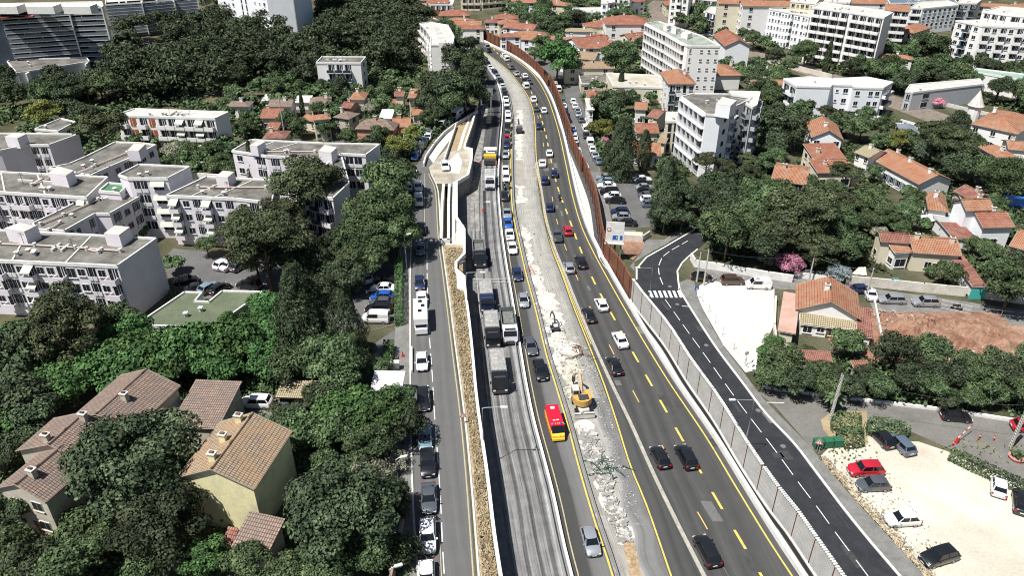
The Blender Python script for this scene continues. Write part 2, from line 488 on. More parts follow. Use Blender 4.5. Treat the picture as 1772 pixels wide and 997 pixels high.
m_pave = mat('pavement_grey', (0.15, 0.145, 0.135), (0.21, 0.205, 0.19), scale=.5, fine=.1)
m_sand = mat('pale_sand', (0.42, 0.38, 0.30), (0.60, 0.56, 0.47), scale=.08, detail=12, fine=.09, ramp=(.34, .64), bump=.2)
m_sand_w = mat('white_gravel', (0.50, 0.46, 0.38), (0.74, 0.71, 0.63), scale=.11, detail=12, fine=.14, ramp=(.32, .55), bump=.3)
m_dry = mat('dry_grass', (0.27, 0.21, 0.13), (0.45, 0.37, 0.25), scale=.9, detail=9, fine=.25, bump=.9, bscale=3)
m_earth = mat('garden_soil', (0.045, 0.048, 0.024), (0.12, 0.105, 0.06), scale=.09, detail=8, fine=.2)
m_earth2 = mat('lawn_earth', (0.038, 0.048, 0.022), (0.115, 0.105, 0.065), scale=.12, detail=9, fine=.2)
m_red_earth = mat('red_earth', (0.19, 0.095, 0.058), (0.34, 0.215, 0.15), scale=.22, detail=9, fine=.25, bump=.8, bscale=1.2)
m_tan = mat('tan_slab', (0.30, 0.225, 0.13), (0.36, 0.28, 0.17), scale=.3, fine=.08)
m_rust = mat('corten_brown', (0.135, 0.055, 0.032), (0.20, 0.085, 0.05), scale=.4, fine=.1, rough=.7)
m_steel = mat('galvanised_steel', (0.42, 0.43, 0.43), rough=.45, metal=.6, spec=.5)
m_darkmetal = mat('dark_metal', (0.05, 0.05, 0.055), rough=.5, spec=.4)
m_black_rub = mat('black_rubber', (0.018, 0.018, 0.018), rough=.8)
m_green_p = mat('green_sheet', (0.03, 0.13, 0.07), rough=.5)
m_red_p = mat('red_plastic', (0.5, 0.04, 0.03), rough=.5)
m_blue_p = mat('blue_paint', (0.04, 0.12, 0.42), rough=.4)

# ---------------------------------------------------------------- lines traced along the works
WALLT = 5.0
L_wall = Line([(868, 1005), (866, 994), (854, 913), (844, 827), (832, 742), (823.6, 677), (818.5, 620), (811.6, 552), (804, 490), (803, 446), (803.5, 401)], WALLT)
L_B1 = Line([(986, 1000), (972, 943), (955, 862), (938, 795), (921, 730), (908, 665), (899, 610), (892, 565), (884, 515), (874, 455), (866, 395), (861, 320), (864, 255), (869, 190), (866, 165), (859, 143), (849, 126), (833, 107), (810, 87), (782, 66), (750, 46), (722, 29), (695, 12)])
L_Y1 = Line([(1060, 997), (1054, 977), (1027, 896), (1003, 814), (982, 735), (960, 662), (945, 613), (928, 541), (911, 477), (897, 415), (887, 364), (884, 300), (885, 238), (884, 200), (878, 165), (866, 140), (850, 120), (830, 100), (805, 82), (777, 63), (745, 43), (716, 25), (689, 8)])
L_Y2 = Line([(1161, 997), (1118.7, 875), (1091, 807), (1067.5, 732), (1044, 662), (1014, 585), (990, 524), (972, 473), (955, 429), (943, 381), (934.5, 333), (928, 273), (926, 218), (922, 190), (912, 163.7), (897, 143), (880, 122), (850, 98), (822, 79), (790, 60), (755, 41), (725, 22), (696, 4)])
L_B2 = Line([(1217.5, 997), (1173, 909), (1132, 824), (1092, 735), (1056, 660), (1024, 589), (998, 527), (977, 473), (958, 425), (945, 378), (937, 330)])
L_Y3 = Line([(1372, 1000), (1330, 936), (1272, 841), (1221, 756), (1159, 664), (1118.7, 599), (1084.6, 541), (1054, 487), (1026.6, 436), (1006, 391), (991, 340), (979, 283), (968.6, 235), (958, 197.8), (945, 163.7), (924, 129.6), (900, 109), (880, 96), (850, 81), (822, 66), (790, 50), (757, 33), (728, 17), (700, 3)])
L_NW = Line([(1407, 991), (1359.5, 919.5), (1330, 882), (1279, 803.6), (1234.6, 728.6), (1189.5, 663), (1152.8, 602.8), (1118.7, 558), (1098, 531), (1071, 483), (1043.7, 446), (1026.6, 355), (1007, 301), (985, 248), (974, 218), (961, 178), (946.5, 147), (924, 122.7), (900.5, 103), (880, 89.5), (859, 80), (832, 67), (805, 54), (774, 41), (747, 29), (723, 18), (699, 6)])
L_dash = Line([(1312, 988), (1267, 911.7), (1228.5, 845.5), (1165.7, 735), (1116, 647), (1095.5, 611), (1060.7, 548), (1027.6, 487), (1003, 428), (984, 376), (966, 327), (953, 275), (945, 235), (935, 200), (923, 166), (905, 138), (885, 117)])
L_dash2 = Line([(1270, 1000), (1216, 902.5), (1199, 873.5), (1138, 757.6), (1091, 669), (1054, 597), (1010, 508), (975.5, 420), (962, 375), (953, 327), (944, 275), (938, 235), (929, 195), (915, 160), (896, 133), (878, 115)])
L_R2r = Line([(1556, 1000), (1499, 933), (1458, 882), (1407, 814), (1373, 769.5), (1322, 715), (1286, 667), (1238, 603), (1193.7, 534.6), (1173, 500)])
L_R2c = Line([(1501, 997), (1485.7, 976.5), (1448, 926), (1414.7, 879.6), (1383, 837.7), (1354, 797.5), (1329, 764), (1290, 713), (1255, 665), (1216, 610), (1185, 567), (1152, 520)])
Y_NEAR, Y_FAR = 44.0, 430.0

# ---------------------------------------------------------------- ground, two levels
notch = pth([(803.5, 446), (789, 453), (789, 465), (803.5, 478)], WALLT)
edge = [(L_wall(y), y) for y in frange(Y_NEAR - 30, P(803, 478, WALLT)[1], 14)]
edge += [notch[3], notch[2], notch[1], notch[0]]
edge += pth([(803.5, 401), (790, 380), (790, 318), (810, 306), (816, 280), (816.6, 261), (804, 258), (805, 252), (817, 217), (825, 187), (832, 165), (829, 142), (815, 115), (797, 96), (765, 72), (735, 52), (708, 33), (676, 10)], PL)
trench = pth([(768.5, 322), (776.5, 322), (776, 350), (775, 412), (764.5, 412), (766, 350)], PL)
slot = pth([(779.5, 322), (782, 322), (781, 412), (778.5, 412)], PL)
west = edge + [(-260, 700), (-1500, 1500), (-1500, Y_NEAR - 30)]
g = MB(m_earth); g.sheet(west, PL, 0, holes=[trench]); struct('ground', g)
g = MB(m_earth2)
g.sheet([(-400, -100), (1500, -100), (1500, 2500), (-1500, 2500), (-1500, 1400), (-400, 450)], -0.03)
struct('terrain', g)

mw = MB(m_asph)
band(mw, L_wall.shift(-3), L_NW.shift(1.0), Y_NEAR, P(0, 478, 0)[1], 0.0, m_asph, 60)
band(mw, L_B1.shift(-16), L_NW.shift(1.0), P(0, 478, 0)[1], Y_FAR, 0.0, m_asph, 120)
struct('motorway', mw)
# the stripped left lane, fresh asphalt, service track, traffic lane, medians
g = MB(m_milled); band(g, L_B1.shift(-6.7), L_B1, Y_NEAR, P(0, 268)[1], 0.02, 0, 60); struct('milled_lane', g)
g = MB(m_conc_d)
band(g, L_B1.shift(-9.6), L_B1.shift(-6.7), Y_NEAR, P(0, 180)[1], 0.012, 0, 60)
struct('service_strip', g)
g = MB(m_rubble_grey); band(g, L_B1.shift(-6.6), L_B1.shift(-4.6), P(0, 400)[1], P(0, 180)[1], 0.04, 0, 40); struct('gravel_track', g)
L_fr = Line([(845.7, 266), (852.5, 218), (854, 191), (849, 163.7), (842, 143), (832, 126), (818, 112)])
L_fl = L_B1.shift(-1.2)
g = MB(m_black); band(g, L_fr, L_fl, P(0, 268)[1], P(0, 112)[1], 0.05, 0, 40)
band(g, L_B1.shift(-3.6), L_B1.shift(-3.0), P(0, 470)[1], P(0, 330)[1], 0.045, 0, 20)
struct('fresh_asphalt_strip', g)
g = MB(m_queue); band(g, L_B1, L_Y1, Y_NEAR, 300, 0.012, 0, 100); struct('lane_surface', g)
g = MB(m_lanes); band(g, L_Y2.shift(-.3), L_Y3.shift(.6), Y_NEAR, Y_FAR, 0.02, 0, 140); struct('open_lane_surface', g)
m_oldlane = lane_mat('old_asphalt_lane', [(0, .30), (4, .15), (.5, .20), (1.2, .15), (2, .17), (3, .13)], 4, .22, along=.02, blotch=((.40, .38, .34), .8, .6, .75))
L_med_r = Line([(1112, 1000), (1095, 930), (1078, 875), (1062, 810), (1040, 740), (1018, 690), (1010, 640), (995, 600), (978, 570), (960, 525), (945, 480), (932, 430), (920, 380), (912, 330), (907, 270), (905, 210), (898, 180)])
g = MB(m_median); band(g, L_Y1.shift(.3), lambda y: L_Y2(y), Y_NEAR, Y_FAR, 0.016, 0, 160); struct('old_carriageway', g)
g = MB(m_oldlane); band(g, lambda y: L_med_r(y) + .3 * math.sin(y * .8), lambda y: L_Y2(y) - .2, Y_NEAR, P(0, 690)[1], 0.024, 0, 60); struct('old_asphalt_lane', g)

# ragged patches of crushed rock down the median
def patch(px, z, m, name, rough=.75, kind='structure', sub=6, zb=0.0):
    w = pth(px, zb); out = []
    for i in range(len(w)):
        a, b = w[i], w[(i + 1) % len(w)]
        n = max(1, int(math.dist(a, b) / .7))
        for k in range(n):
            t = k / n
            j = rough if k else rough * .4
            out.append((a[0] + (b[0] - a[0]) * t + random.uniform(-j, j), a[1] + (b[1] - a[1]) * t + random.uniform(-j, j)))
    g = MB(m); g.sheet(out, zb + z, 0); return struct(name, g, kind)
patch([(899, 388), (915, 395), (922, 450), (940, 485), (962, 520), (975, 560), (985, 590), (1003, 597), (1002, 612), (985, 622), (962, 640), (952, 600), (930, 520), (915, 455)], .036, m_white_rubble, 'crushed_rock_ground')
patch([(894, 232), (905, 232), (905, 276), (893, 276)], .036, m_white_rubble, 'crushed_rock_ground')
patch([(895, 190), (903, 190), (905, 215), (893, 218)], .036, m_white_rubble, 'crushed_rock_ground')
patch([(893, 320), (905, 322), (910, 350), (896, 352)], .036, m_white_rubble, 'crushed_rock_ground')
patch([(893, 276), (905, 276), (909, 320), (895, 320)], .034, mat('lean_concrete', (.27, .25, .21), (.34, .32, .27), scale=.4, fine=.1), 'concrete_slab', .1)
patch([(998, 728), (1020, 728), (1026, 760), (1016, 764), (1004, 752)], .036, m_white_rubble, 'crushed_rock_ground')
patch([(1004, 755), (1030, 752), (1050, 800), (1064, 835), (1058, 850), (1080, 900), (1094, 940), (1068, 942), (1052, 890), (1040, 850), (1018, 800)], .03, m_white_rubble, 'crushed_rock_ground')
patch([(1078, 938), (1096, 938), (1112, 1000), (1090, 1000)], .05, mat('brown_soil', (.26, .17, .09), (.42, .32, .2), scale=1.2, fine=.25), 'soil_bed', .1)
patch([(964, 640), (1000, 615), (1006, 655), (1000, 700), (985, 690)], .033, mat('pale_rubble', (.36, .33, .24), (.6, .57, .48), scale=1.1, fine=.25, detail=9), 'rubble_ground')

# painted lines
g = MB(m_yellow)
for l, w, y0, y1, m in ((L_Y1, .24, Y_NEAR, 330, m_yellow), (L_Y2, .22, Y_NEAR, Y_FAR, m_yellow), (L_Y3, .22, Y_NEAR, Y_FAR, m_yellow), (L_B1.shift(1.05), .16, Y_NEAR, 190, m_yel_pale), (L_B2.shift(-.42), .14, 105, 190, m_yellow)):
    band(g, l.shift(-w / 2), l.shift(w / 2), y0, y1, 0.045, m, 140)
struct('yellow_lane_lines', g)
def dashes(mb, l, y0, y1, step, ln, w, z, m=None, y2=None):
    y = y0
    while y < y1:
        e = l.walk(y, ln)
        band(mb, l.shift(-w / 2), l.shift(w / 2), y, e, z, m, 2)
        y = l.walk(y, step)
g = MB(m_yellow)
dashes(g, L_dash, P(1248, 874.5)[1] - 26, 400, 6.45, 3.0, .34, .045, m_yellow)
struct('yellow_lane_dashes', g)
g = MB(m_orange_p)
dashes(g, L_dash2, P(1216, 902.5)[1] - 26.0, 230, 12.6, 2.9, .17, .045, m_orange_p)
L_dash3 = Line([(1106, 900), (1062, 790), (1032, 700), (1022, 668), (1015, 640), (999, 590), (978, 525), (955, 462), (940, 420), (933, 380)])
dashes(g, L_dash3, P(0, 690)[1], 190, 12.6, 2.9, .17, .05, m_yel_pale)
struct('faded_lane_dashes', g)
g = MB(m_white)
band(g, L_R2c.shift(-.0), L_R2c.shift(.01), 0, 1, -5, m_white, 1)
struct('unused', g) if False else None

# repairs and stains in the surfaces
rp = random.Random(5)
g = MB(mat('asphalt_patch_dark', (.045, .045, .046), (.06, .06, .06), scale=1, fine=.15)); m_pl = mat('asphalt_patch_pale', (.12, .118, .112), (.15, .147, .14), scale=1, fine=.15)
for l, z0_, lo, hi, n in ((L_dash, .026, -3.5, 4, 26), (L_dash2, .026, -2.5, 2, 16), (L_R2c, .026, -2.6, 2.6, 12)):
    for _ in range(n):
        y = rp.uniform(Y_NEAR + 4, 210 if l is not L_R2c else P(0, 520)[1]); o_ = rp.uniform(lo, hi); w_ = rp.choice([.08, .1, .5, .9, 1.4]); e = y + (rp.uniform(3, 12) if w_ < .2 else rp.uniform(.8, 3.5))
        band(g, l.shift(o_), l.shift(o_ + w_), y, e, z0_ + .002 * (_ % 5), rp.choice([0, 0, m_pl]), 4)
struct('asphalt_patches', g)
# ---------------------------------------------------------------- low barriers, retaining wall, noise wall
def tb(name, label, cat, fn, m, group=None):
    g = MB(m); fn(g); o = g.build(name); return tag(o, label, cat, group)
tb('concrete_barrier', 'long low white concrete barrier between the stripped lane and the queue of cars', 'barrier',
   lambda g: curb(g, L_B1.shift(.2), .30, Y_NEAR, Y_FAR, 0, .6, 0, 130), m_conc_w)
tb('steel_guard_rail', 'grey steel guard rail along the stripped lane just beside the white barrier', 'guard rail',
   lambda g: (curb(g, L_B1.shift(-.55), .12, Y_NEAR, P(0, 112)[1], .45, .72, 0, 90)), m_steel)
tb('median_guard_rail', 'dark steel guard rail beside the yellow line along the rubble', 'guard rail',
   lambda g: [curb(g, L_Y1.shift(.55), .14, Y_NEAR, 260, .35, .65, 0, 90)], m_steel)
tb('temporary_barrier', 'pale temporary barrier line between the old lane and the open motorway lanes', 'barrier',
   lambda g: curb(g, L_B2, .5, Y_NEAR, 190, .0, .16, 0, 60), mat('dusty_concrete', (.30, .285, .24), (.40, .38, .32), scale=1.2, fine=.15))
tb('edge_barrier', 'white concrete barrier at the foot of the noise wall along the motorway', 'barrier',
   lambda g: curb(g, L_Y3.shift(1.15), .5, Y_NEAR, Y_FAR, 0, .8, 0, 130), m_conc_w)
g = MB(m_conc); band(g, L_Y3.shift(1.4), L_NW.shift(-.9), Y_NEAR, Y_FAR, .06, 0, 130); struct('verge', g)
g = MB(m_black_rub); band(g, L_NW.shift(-.75), L_NW.shift(-.2), Y_NEAR, P(0, 446)[1], .07, 0, 40); struct('drain', g)
w = thing('retaining_wall', 'white topped retaining wall holding the local road above the stripped lane', 'wall', (0, 0, 0))
yN = P(0, 478, WALLT)[1]
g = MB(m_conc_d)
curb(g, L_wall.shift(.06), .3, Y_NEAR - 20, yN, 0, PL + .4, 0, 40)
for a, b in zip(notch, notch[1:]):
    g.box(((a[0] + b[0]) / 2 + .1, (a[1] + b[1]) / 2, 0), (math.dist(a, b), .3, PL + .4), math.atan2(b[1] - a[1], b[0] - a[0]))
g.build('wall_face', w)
g = MB(m_conc_w)
curb(g, L_wall, .40, Y_NEAR - 20, yN, PL + .4, WALLT, 0, 40)
up = pth([(803.5, 446), (803.5, 401), (790, 380), (790, 318), (810, 306), (816, 280), (816.6, 261), (804, 258), (805, 252), (817, 217), (825, 187)], PL)
allp = [notch[3], notch[2], notch[1]] + up
for a, b in zip(allp, allp[1:]):
    g.box(((a[0] + b[0]) / 2, (a[1] + b[1]) / 2, PL + .1 if a in notch else PL - .2), (math.dist(a, b) + .1, .5, .9), math.atan2(b[1] - a[1], b[0] - a[0]))
g.build('parapet', w)
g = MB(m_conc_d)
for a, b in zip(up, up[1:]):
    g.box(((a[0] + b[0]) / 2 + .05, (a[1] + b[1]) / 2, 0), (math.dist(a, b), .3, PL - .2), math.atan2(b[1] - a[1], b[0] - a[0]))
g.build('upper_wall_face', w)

# retaining wall panels in pale steel at the notches
for px, lab in (([(790, 382), (803, 387), (803, 402), (790, 400)], 'pale grey steel panel box in the retaining wall beside the dry grass'), ([(790, 466), (803, 472), (803, 498), (791, 494)], 'pale grey steel panel box at the bend of the retaining wall')):
    w4 = pth(px, WALLT)
    g = MB(m_conc_w); g.prism(w4, PL - .6, PL + .6); tag(g.build('wall_panel'), lab, 'panel')

# noise wall: brown in the distance, pale grey panels near
y_sw = P(1100, 520)[1]
nw = thing('noise_wall', 'long noise wall of grey panels between motorway and side road', 'noise wall', (L_NW(80), 80, 0))
m_panel = mat('grey_panel', (0.42, 0.41, 0.39), (0.50, 0.49, 0.46), scale=.5, rough=.6, fine=.06)
def rel(mb, o):
    mb.v = [(a - o.location.x, b - o.location.y, c - o.location.z) for a, b, c in mb.v]
y = Y_NEAR; k = 0
while y < y_sw:
    e = min(L_NW.walk(y, 4.0), y_sw)
    x0, x1 = L_NW(y), L_NW(e)
    a = math.atan2(e - y, x1 - x0); ln = math.hypot(e - y, x1 - x0)
    top = 4.7
    g = MB(m_panel)
    g.box(((x0 + x1) / 2, (y + e) / 2, .3), (ln - .16, .12, top - .3), a)
    for i in range(int(ln / .25)):
        t = (i + .5) * .25 / ln
        if .04 < t < .96: g.box((x0 + (x1 - x0) * t, y + (e - y) * t, .32), (.1, .2, top - .35), a)
    rel(g, nw); g.build('panel', nw)
    g = MB(m_conc_w)
    for i in range(int(ln / .33)):
        t = (i + .5) * .33 / ln
        g.box((x0 + (x1 - x0) * t, y + (e - y) * t, top + .01), (.2, .46, .12), a)
    rel(g, nw); g.build('coping', nw)
    g = MB(m_rust); g.box((x0, y, 0), (.09, .24, top + .05), a); rel(g, nw); g.build('post', nw)
    y = e; k += 1
g = MB(m_conc_w); curb(g, L_NW, .5, Y_NEAR, y_sw, 0, .32, 0, 40); rel(g, nw); g.build('plinth', nw)
bw = thing('brown_noise_wall', 'rust brown noise wall curving away along the far side of the motorway', 'noise wall', (L_NW(200), 200, 0))
seg = [(y_sw, P(0, 440)[1]), (P(0, 440)[1] + .5, P(0, 300)[1]), (P(0, 298)[1], P(0, 246)[1]), (P(0, 244)[1], P(0, 150)[1]), (P(0, 149)[1], P(0, 92)[1]), (P(0, 90)[1], Y_FAR)]
for i, (a, b) in enumerate(seg):
    g = MB(m_rust); hh = 4.2 if i else 4.4
    curb(g, L_NW.shift((.0, .4, .0, .7, 0, .5)[i]), .3, a, b, .2, hh, 0, max(4, int((b - a) / 3)))
    rel(g, bw); g.build('wall_section', bw)
    y = a + 1; g = MB(mat('dark_rust', (.09, .035, .02)))
    while y < b and y < 330:
        x = L_NW(y); g.box((x - .15, y, .2), (.16, .2, hh - .1), L_NW.ang(y) + R(90)); y = L_NW.walk(y, 4)
    rel(g, bw); g.build('post_row', bw)

# ---------------------------------------------------------------- local road on the upper level
L_l_left = Line([(727, 1010), (722, 960), (716, 860), (713, 760), (711.5, 657), (711, 560), (711, 470), (713, 420), (714, 372), (712, 330), (706, 300)], PL)
L_l_right = Line([(824, 1010), (818, 930), (812, 850), (804, 760), (796, 690), (787, 620), (777, 540), (768, 470), (762, 425), (759, 390), (757, 350), (754, 325), (744, 302)], PL)
L_l_c = Line([(769, 1000), (766, 950), (763, 880), (758, 800), (752, 720), (748, 650), (743, 580), (740, 520), (739, 460), (739, 400)], PL)
ya, yb = Y_NEAR - 6, P(0, 300, PL)[1]
g = MB(m_asph_left); band(g, L_l_left, L_l_right, ya, yb, PL + .036, m_local, 60)
g.sheet(pth([(706, 300), (744, 302), (742, 290), (768, 262), (790, 233), (815, 206), (833, 194), (836, 180), (812, 188), (786, 203), (760, 232), (735, 262), (722, 285), (690, 288), (655, 285), (640, 292), (670, 300)], PL), PL + .034)
struct('local_road', g)
g = MB(m_pave); band(g, L_l_left.shift(-2.6), L_l_left.shift(-.2), ya, P(0, 395, PL)[1], PL + .12, 0, 40)
struct('pavement', g)
g = MB(m_conc); curb(g, L_l_left.shift(-.12), .24, ya, P(0, 395, PL)[1], PL, PL + .14, 0, 50); curb(g, L_l_right.shift(.35), .25, ya, yb, PL, PL + .15, 0, 60); struct('kerb', g)
g = MB(m_white)
dashes(g, L_l_c, ya, P(0, 425, PL)[1], 4.33, 3.0, .12, PL + .045, m_white)
for i in range(6):
    a, b = P(744 + i * 7.5, 417, PL), P(750 + i * 7.5, 417, PL)
    g.box(((a[0] + b[0]) / 2, a[1], PL + .04), (.5, 1.1, .01))
struct('white_lane_dashes', g)
g = MB(m_yel_pale)
band(g, L_l_right.shift(-.35), L_l_right.shift(-.18), ya, yb, PL + .045, m_yel_pale, 60)
band(g, L_l_c.shift(-.6), L_l_c.shift(-.48), P(0, 417, PL)[1], yb, PL + .045, m_yel_pale, 10)
band(g, L_l_c.shift(-.35), L_l_c.shift(-.25), ya, P(0, 925, PL)[1], PL + .046, m_yel_pale, 6)
struct('yellow_edge_lines', g)
g = MB(m_dry); band(g, L_l_right.shift(.5), L_wall.shift(-.25), ya, P(0, 424, PL)[1], PL + .05, 0, 60)
struct('dry_grass_ground', g)
# dry tussocks on the strip
def tufts(name, area, n, hmin, hmax, m, z, w=.12):
    g = MB(m)
    for _ in range(n):
        x, y = area()
        for k in range(3):
            a = random.uniform(0, 6.28); h = random.uniform(hmin, hmax); q = random.uniform(.1, .35)
            g.face([(x - math.cos(a) * w, y - math.sin(a) * w, z), (x + math.cos(a) * w, y + math.sin(a) * w, z), (x + math.sin(a) * q, y - math.cos(a) * q, z + h)])
    o = g.build(name); o['kind'] = 'stuff'; return o
def strip_pt():
    y = random.uniform(ya, P(0, 430, PL)[1]); t = random.random()
    return L_l_right(y) + .8 + (L_wall(y) - L_l_right(y) - 1.2) * t, y
tufts('dry_grass', strip_pt, 5200, .15, .5, mat('straw', (.32, .25, .15), (.48, .40, .26), scale=.8, fine=.3), PL + .04)

# ramp trench with its white parapets
tr = thing('underpass_ramp', 'narrow ramp trench between white parapets beside the local road', 'ramp', (*P(771, 370, PL), PL))
g = MB(m_tan); g.sheet([(p[0] * 1 + (p[0] > 0) * 0, p[1]) for p in trench], 1.2); rel(g, tr); g.build('ramp_floor', tr)
for nm, pts, hh, m in (('parapet', [(763, 415), (764.8, 350), (767.5, 318)], .9, m_conc_w), ('parapet', [(776, 415), (776.2, 350), (777.5, 318)], .9, m_conc_w), ('parapet', [(762, 414), (778, 414)], .9, m_conc_w), ('inner_wall', [(784.5, 415), (785, 350), (786, 315)], .3, m_conc_w)):
    w_ = pth(pts, PL + hh); g = MB(m)
    for a, b in zip(w_, w_[1:]):
        g.box(((a[0] + b[0]) / 2, (a[1] + b[1]) / 2, PL + .02 if nm == 'inner_wall' else 1.3), (math.dist(a, b) + .2, .55, hh - .04 if nm == 'inner_wall' else PL - 1.3 + hh), math.atan2(b[1] - a[1], b[0] - a[0]))
    rel(g, tr); g.build(nm, tr)
g = MB(m_pave); g.sheet(pth([(777.5, 316), (790, 316), (790, 400), (803, 404), (800, 416), (764, 420), (763, 412), (776, 412)], PL), PL + .02); struct('works_floor', g)
g = MB(m_sand); g.sheet(pth([(779, 412), (790, 402), (803, 406), (803, 424), (766, 424)], PL), PL + .03); struct('bare_earth', g)

# works area beside the slip road
g = MB(mat('site_sand', (0.26, 0.235, 0.18), (0.46, 0.42, 0.34), scale=.25, detail=10, fine=.2, ramp=(.38, .62), bump=.4)); g.sheet(pth([(742, 290), (768, 262), (790, 233), (815, 206), (826, 190), (817, 217), (805, 252), (804, 258), (816.6, 261), (816, 280), (810, 306), (790, 318), (755, 318), (745, 300)], PL), PL + .06)
g.sheet(pth([(765, 288), (792, 264), (800, 280), (795, 300), (775, 298)], PL), PL + .075, m_sand_w)
g.sheet(pth([(776, 262), (792, 214), (809, 202), (803, 225), (793, 260)], PL), PL + .09, m_tan)
g.sheet(pth([(797, 256), (806, 224), (814, 205), (817, 206), (812, 222), (806, 250)], PL), PL + .09, m_tan)
g.sheet(pth([(791, 262), (802, 226), (811, 204), (815, 202), (807, 224), (797, 258)], PL), PL + .1, m_conc_w)
g.sheet(pth([(740, 270), (770, 236), (790, 214), (795, 214), (780, 240), (757, 272), (750, 283)], PL), PL + .085, m_conc)
struct('building_site', g)
tb('site_kerb_wall', 'low concrete wall curving around the sandy building site', 'wall', lambda g: [g.box(((a[0] + b[0]) / 2, (a[1] + b[1]) / 2, PL), (math.dist(a, b) + .2, .4, 1.0), math.atan2(b[1] - a[1], b[0] - a[0])) for w_ in [pth([(733, 282), (737, 268), (752, 246), (768, 228), (786, 214), (806, 202), (826, 190)], PL + 1)] for a, b in zip(w_, w_[1:])], m_conc)
tb('site_concrete_wall', 'tall dark walled edge of the tan slab on the building site', 'wall', lambda g: [g.box(((a[0] + b[0]) / 2, (a[1] + b[1]) / 2, PL), (math.dist(a, b) + .2, .35, 1.2), math.atan2(b[1] - a[1], b[0] - a[0])) for w_ in [pth([(768, 276), (789, 214)], PL + 1.2)] for a, b in zip(w_, w_[1:])], m_conc)

# ---------------------------------------------------------------- side road and car parks on the right
def Rl(y): return L_R2r(y)
def Ll(y): return L_NW(y) + .5
yR = P(1176, 500)[1]
g = MB(m_black); band(g, Ll, Rl, Y_NEAR, yR, .02, 0, 50)
g.sheet([(Ll(yR), yR), (Rl(yR), yR)] + pth([(1175, 490), (1172, 470), (1180, 456), (1190, 446), (1207, 432), (1222, 418), (1232, 402), (1236, 388), (1216, 380), (1212, 392), (1187, 406.7), (1149, 429), (1118.7, 446), (1101.6, 466), (1101.6, 480)]), .02)
struct('side_road', g)
g = MB(m_pave)
L_pr = Line([(1600, 1000), (1560, 955), (1480, 868), (1432, 812), (1405, 778), (1320, 690), (1290, 650), (1252, 600), (1222, 548), (1205, 508)])
band(g, L_R2r.shift(.3), L_pr, Y_NEAR, P(0, 508)[1], .12, 0, 40)
g.sheet(pth([(1196, 522), (1176, 502), (1177, 489), (1190, 484), (1202, 488), (1205, 508), (1208, 520)]), .121)
g.sheet(pth([(1098, 470), (1098, 455), (1130, 435), (1150, 425), (1185, 402), (1205, 390), (1200, 384), (1168, 402), (1150, 415), (1118, 416), (1108, 440), (1090, 462)]), .1)
struct('pavement', g)
g = MB(m_conc_w); curb(g, L_R2r.shift(.15), .3, Y_NEAR, yR, 0, .15, 0, 50)
for pl in ([(1176, 502), (1174, 490), (1172, 470), (1180, 456), (1190, 446), (1207, 432)], [(1101.6, 484), (1101.6, 466), (1118.7, 446), (1149, 429), (1187, 406.7), (1205, 396)]):
    w_ = pth(pl)
    for a, b in zip(w_, w_[1:]): g.box(((a[0] + b[0]) / 2, (a[1] + b[1]) / 2, 0), (math.dist(a, b) + .1, .3, .15), math.atan2(b[1] - a[1], b[0] - a[0]))
struct('kerb', g)
g = MB(m_white)
dashes(g, L_R2c, P(1501, 997)[1] - 9.2, P(0, 515)[1], 4.33, 3.0, .12, .05, m_white)
cw = pth([(1148, 495), (1141, 478), (1139, 462), (1146, 445), (1160, 434), (1178, 424), (1192, 416)])
for i, (a, b) in enumerate(zip(cw, cw[1:])):
    t = .72; g.box(((a[0] + b[0]) / 2, (a[1] + b[1]) / 2, .04), (math.dist(a, b) * t, .15, .01), math.atan2(b[1] - a[1], b[0] - a[0]))
for i in range(8):
    u = 1124 + i * 8.3
    a, b = P(u, 503.5), P(u + 5.0, 515.5); g.box(((a[0] + b[0]) / 2, (a[1] + b[1]) / 2, .04), (math.dist(a, b), .5, .01), math.atan2(b[1] - a[1], b[0] - a[0]))
for a, b in (((1180, 530), (1212, 533)), ((1320, 697), (1357, 698))):
    a, b = P(*a), P(*b); g.box(((a[0] + b[0]) / 2, (a[1] + b[1]) / 2, .045), (math.dist(a, b), .15, .01), math.atan2(b[1] - a[1], b[0] - a[0]))
struct('white_lane_dashes', g)
g = MB(mat('cast_iron', (.16, .155, .15), rough=.6))
for u, v in ((1159, 496), (1172, 527), (1222, 598), (1312, 711), (1355, 773)):
    x, y = P(u, v); g.prism([(x + .4 * math.cos(a * .785), y + .4 * math.sin(a * .785)) for a in range(8)], .03, .05)
struct('manhole_covers', g)

g = MB(m_sand_w)
g.sheet(pth([(1208, 520), (1205, 498), (1225, 486), (1300, 488), (1340, 498), (1340, 560), (1322, 600), (1310, 640), (1290, 645), (1252, 598)]), .015)
struct('gravel_lot', g)
g = MB(m_pave)
g.sheet(pth([(1198, 470), (1240, 455), (1330, 470), (1450, 492), (1600, 512), (1790, 540), (1790, 566), (1600, 548), (1510, 535), (1500, 510), (1340, 500), (1225, 486), (1200, 486)]), .02)
struct('back_street', g)
g = MB(m_sand)
g.sheet(pth([(1420, 790), (1440, 770), (1460, 760), (1512, 735), (1530, 762), (1590, 765), (1640, 782), (1790, 850), (1790, 1010), (1610, 1010), (1560, 950), (1480, 865)]), .02)
struct('sandy_car_park', g)
g = MB(m_asph_old)
g.sheet(pth([(1312, 680), (1340, 672), (1490, 690), (1640, 708), (1790, 728), (1790, 860), (1650, 780), (1570, 745), (1500, 738), (1440, 770), (1406, 778), (1340, 702)]), .012)
struct('access_road', g)
g = MB(m_conc_w)
for pl in ([(1318, 672), (1345, 676), (1480, 693), (1640, 712), (1790, 736)],):
    w_ = pth(pl)
    for a, b in zip(w_, w_[1:]): g.box(((a[0] + b[0]) / 2, (a[1] + b[1]) / 2, 0), (math.dist(a, b), .4, .5), math.atan2(b[1] - a[1], b[0] - a[0]))
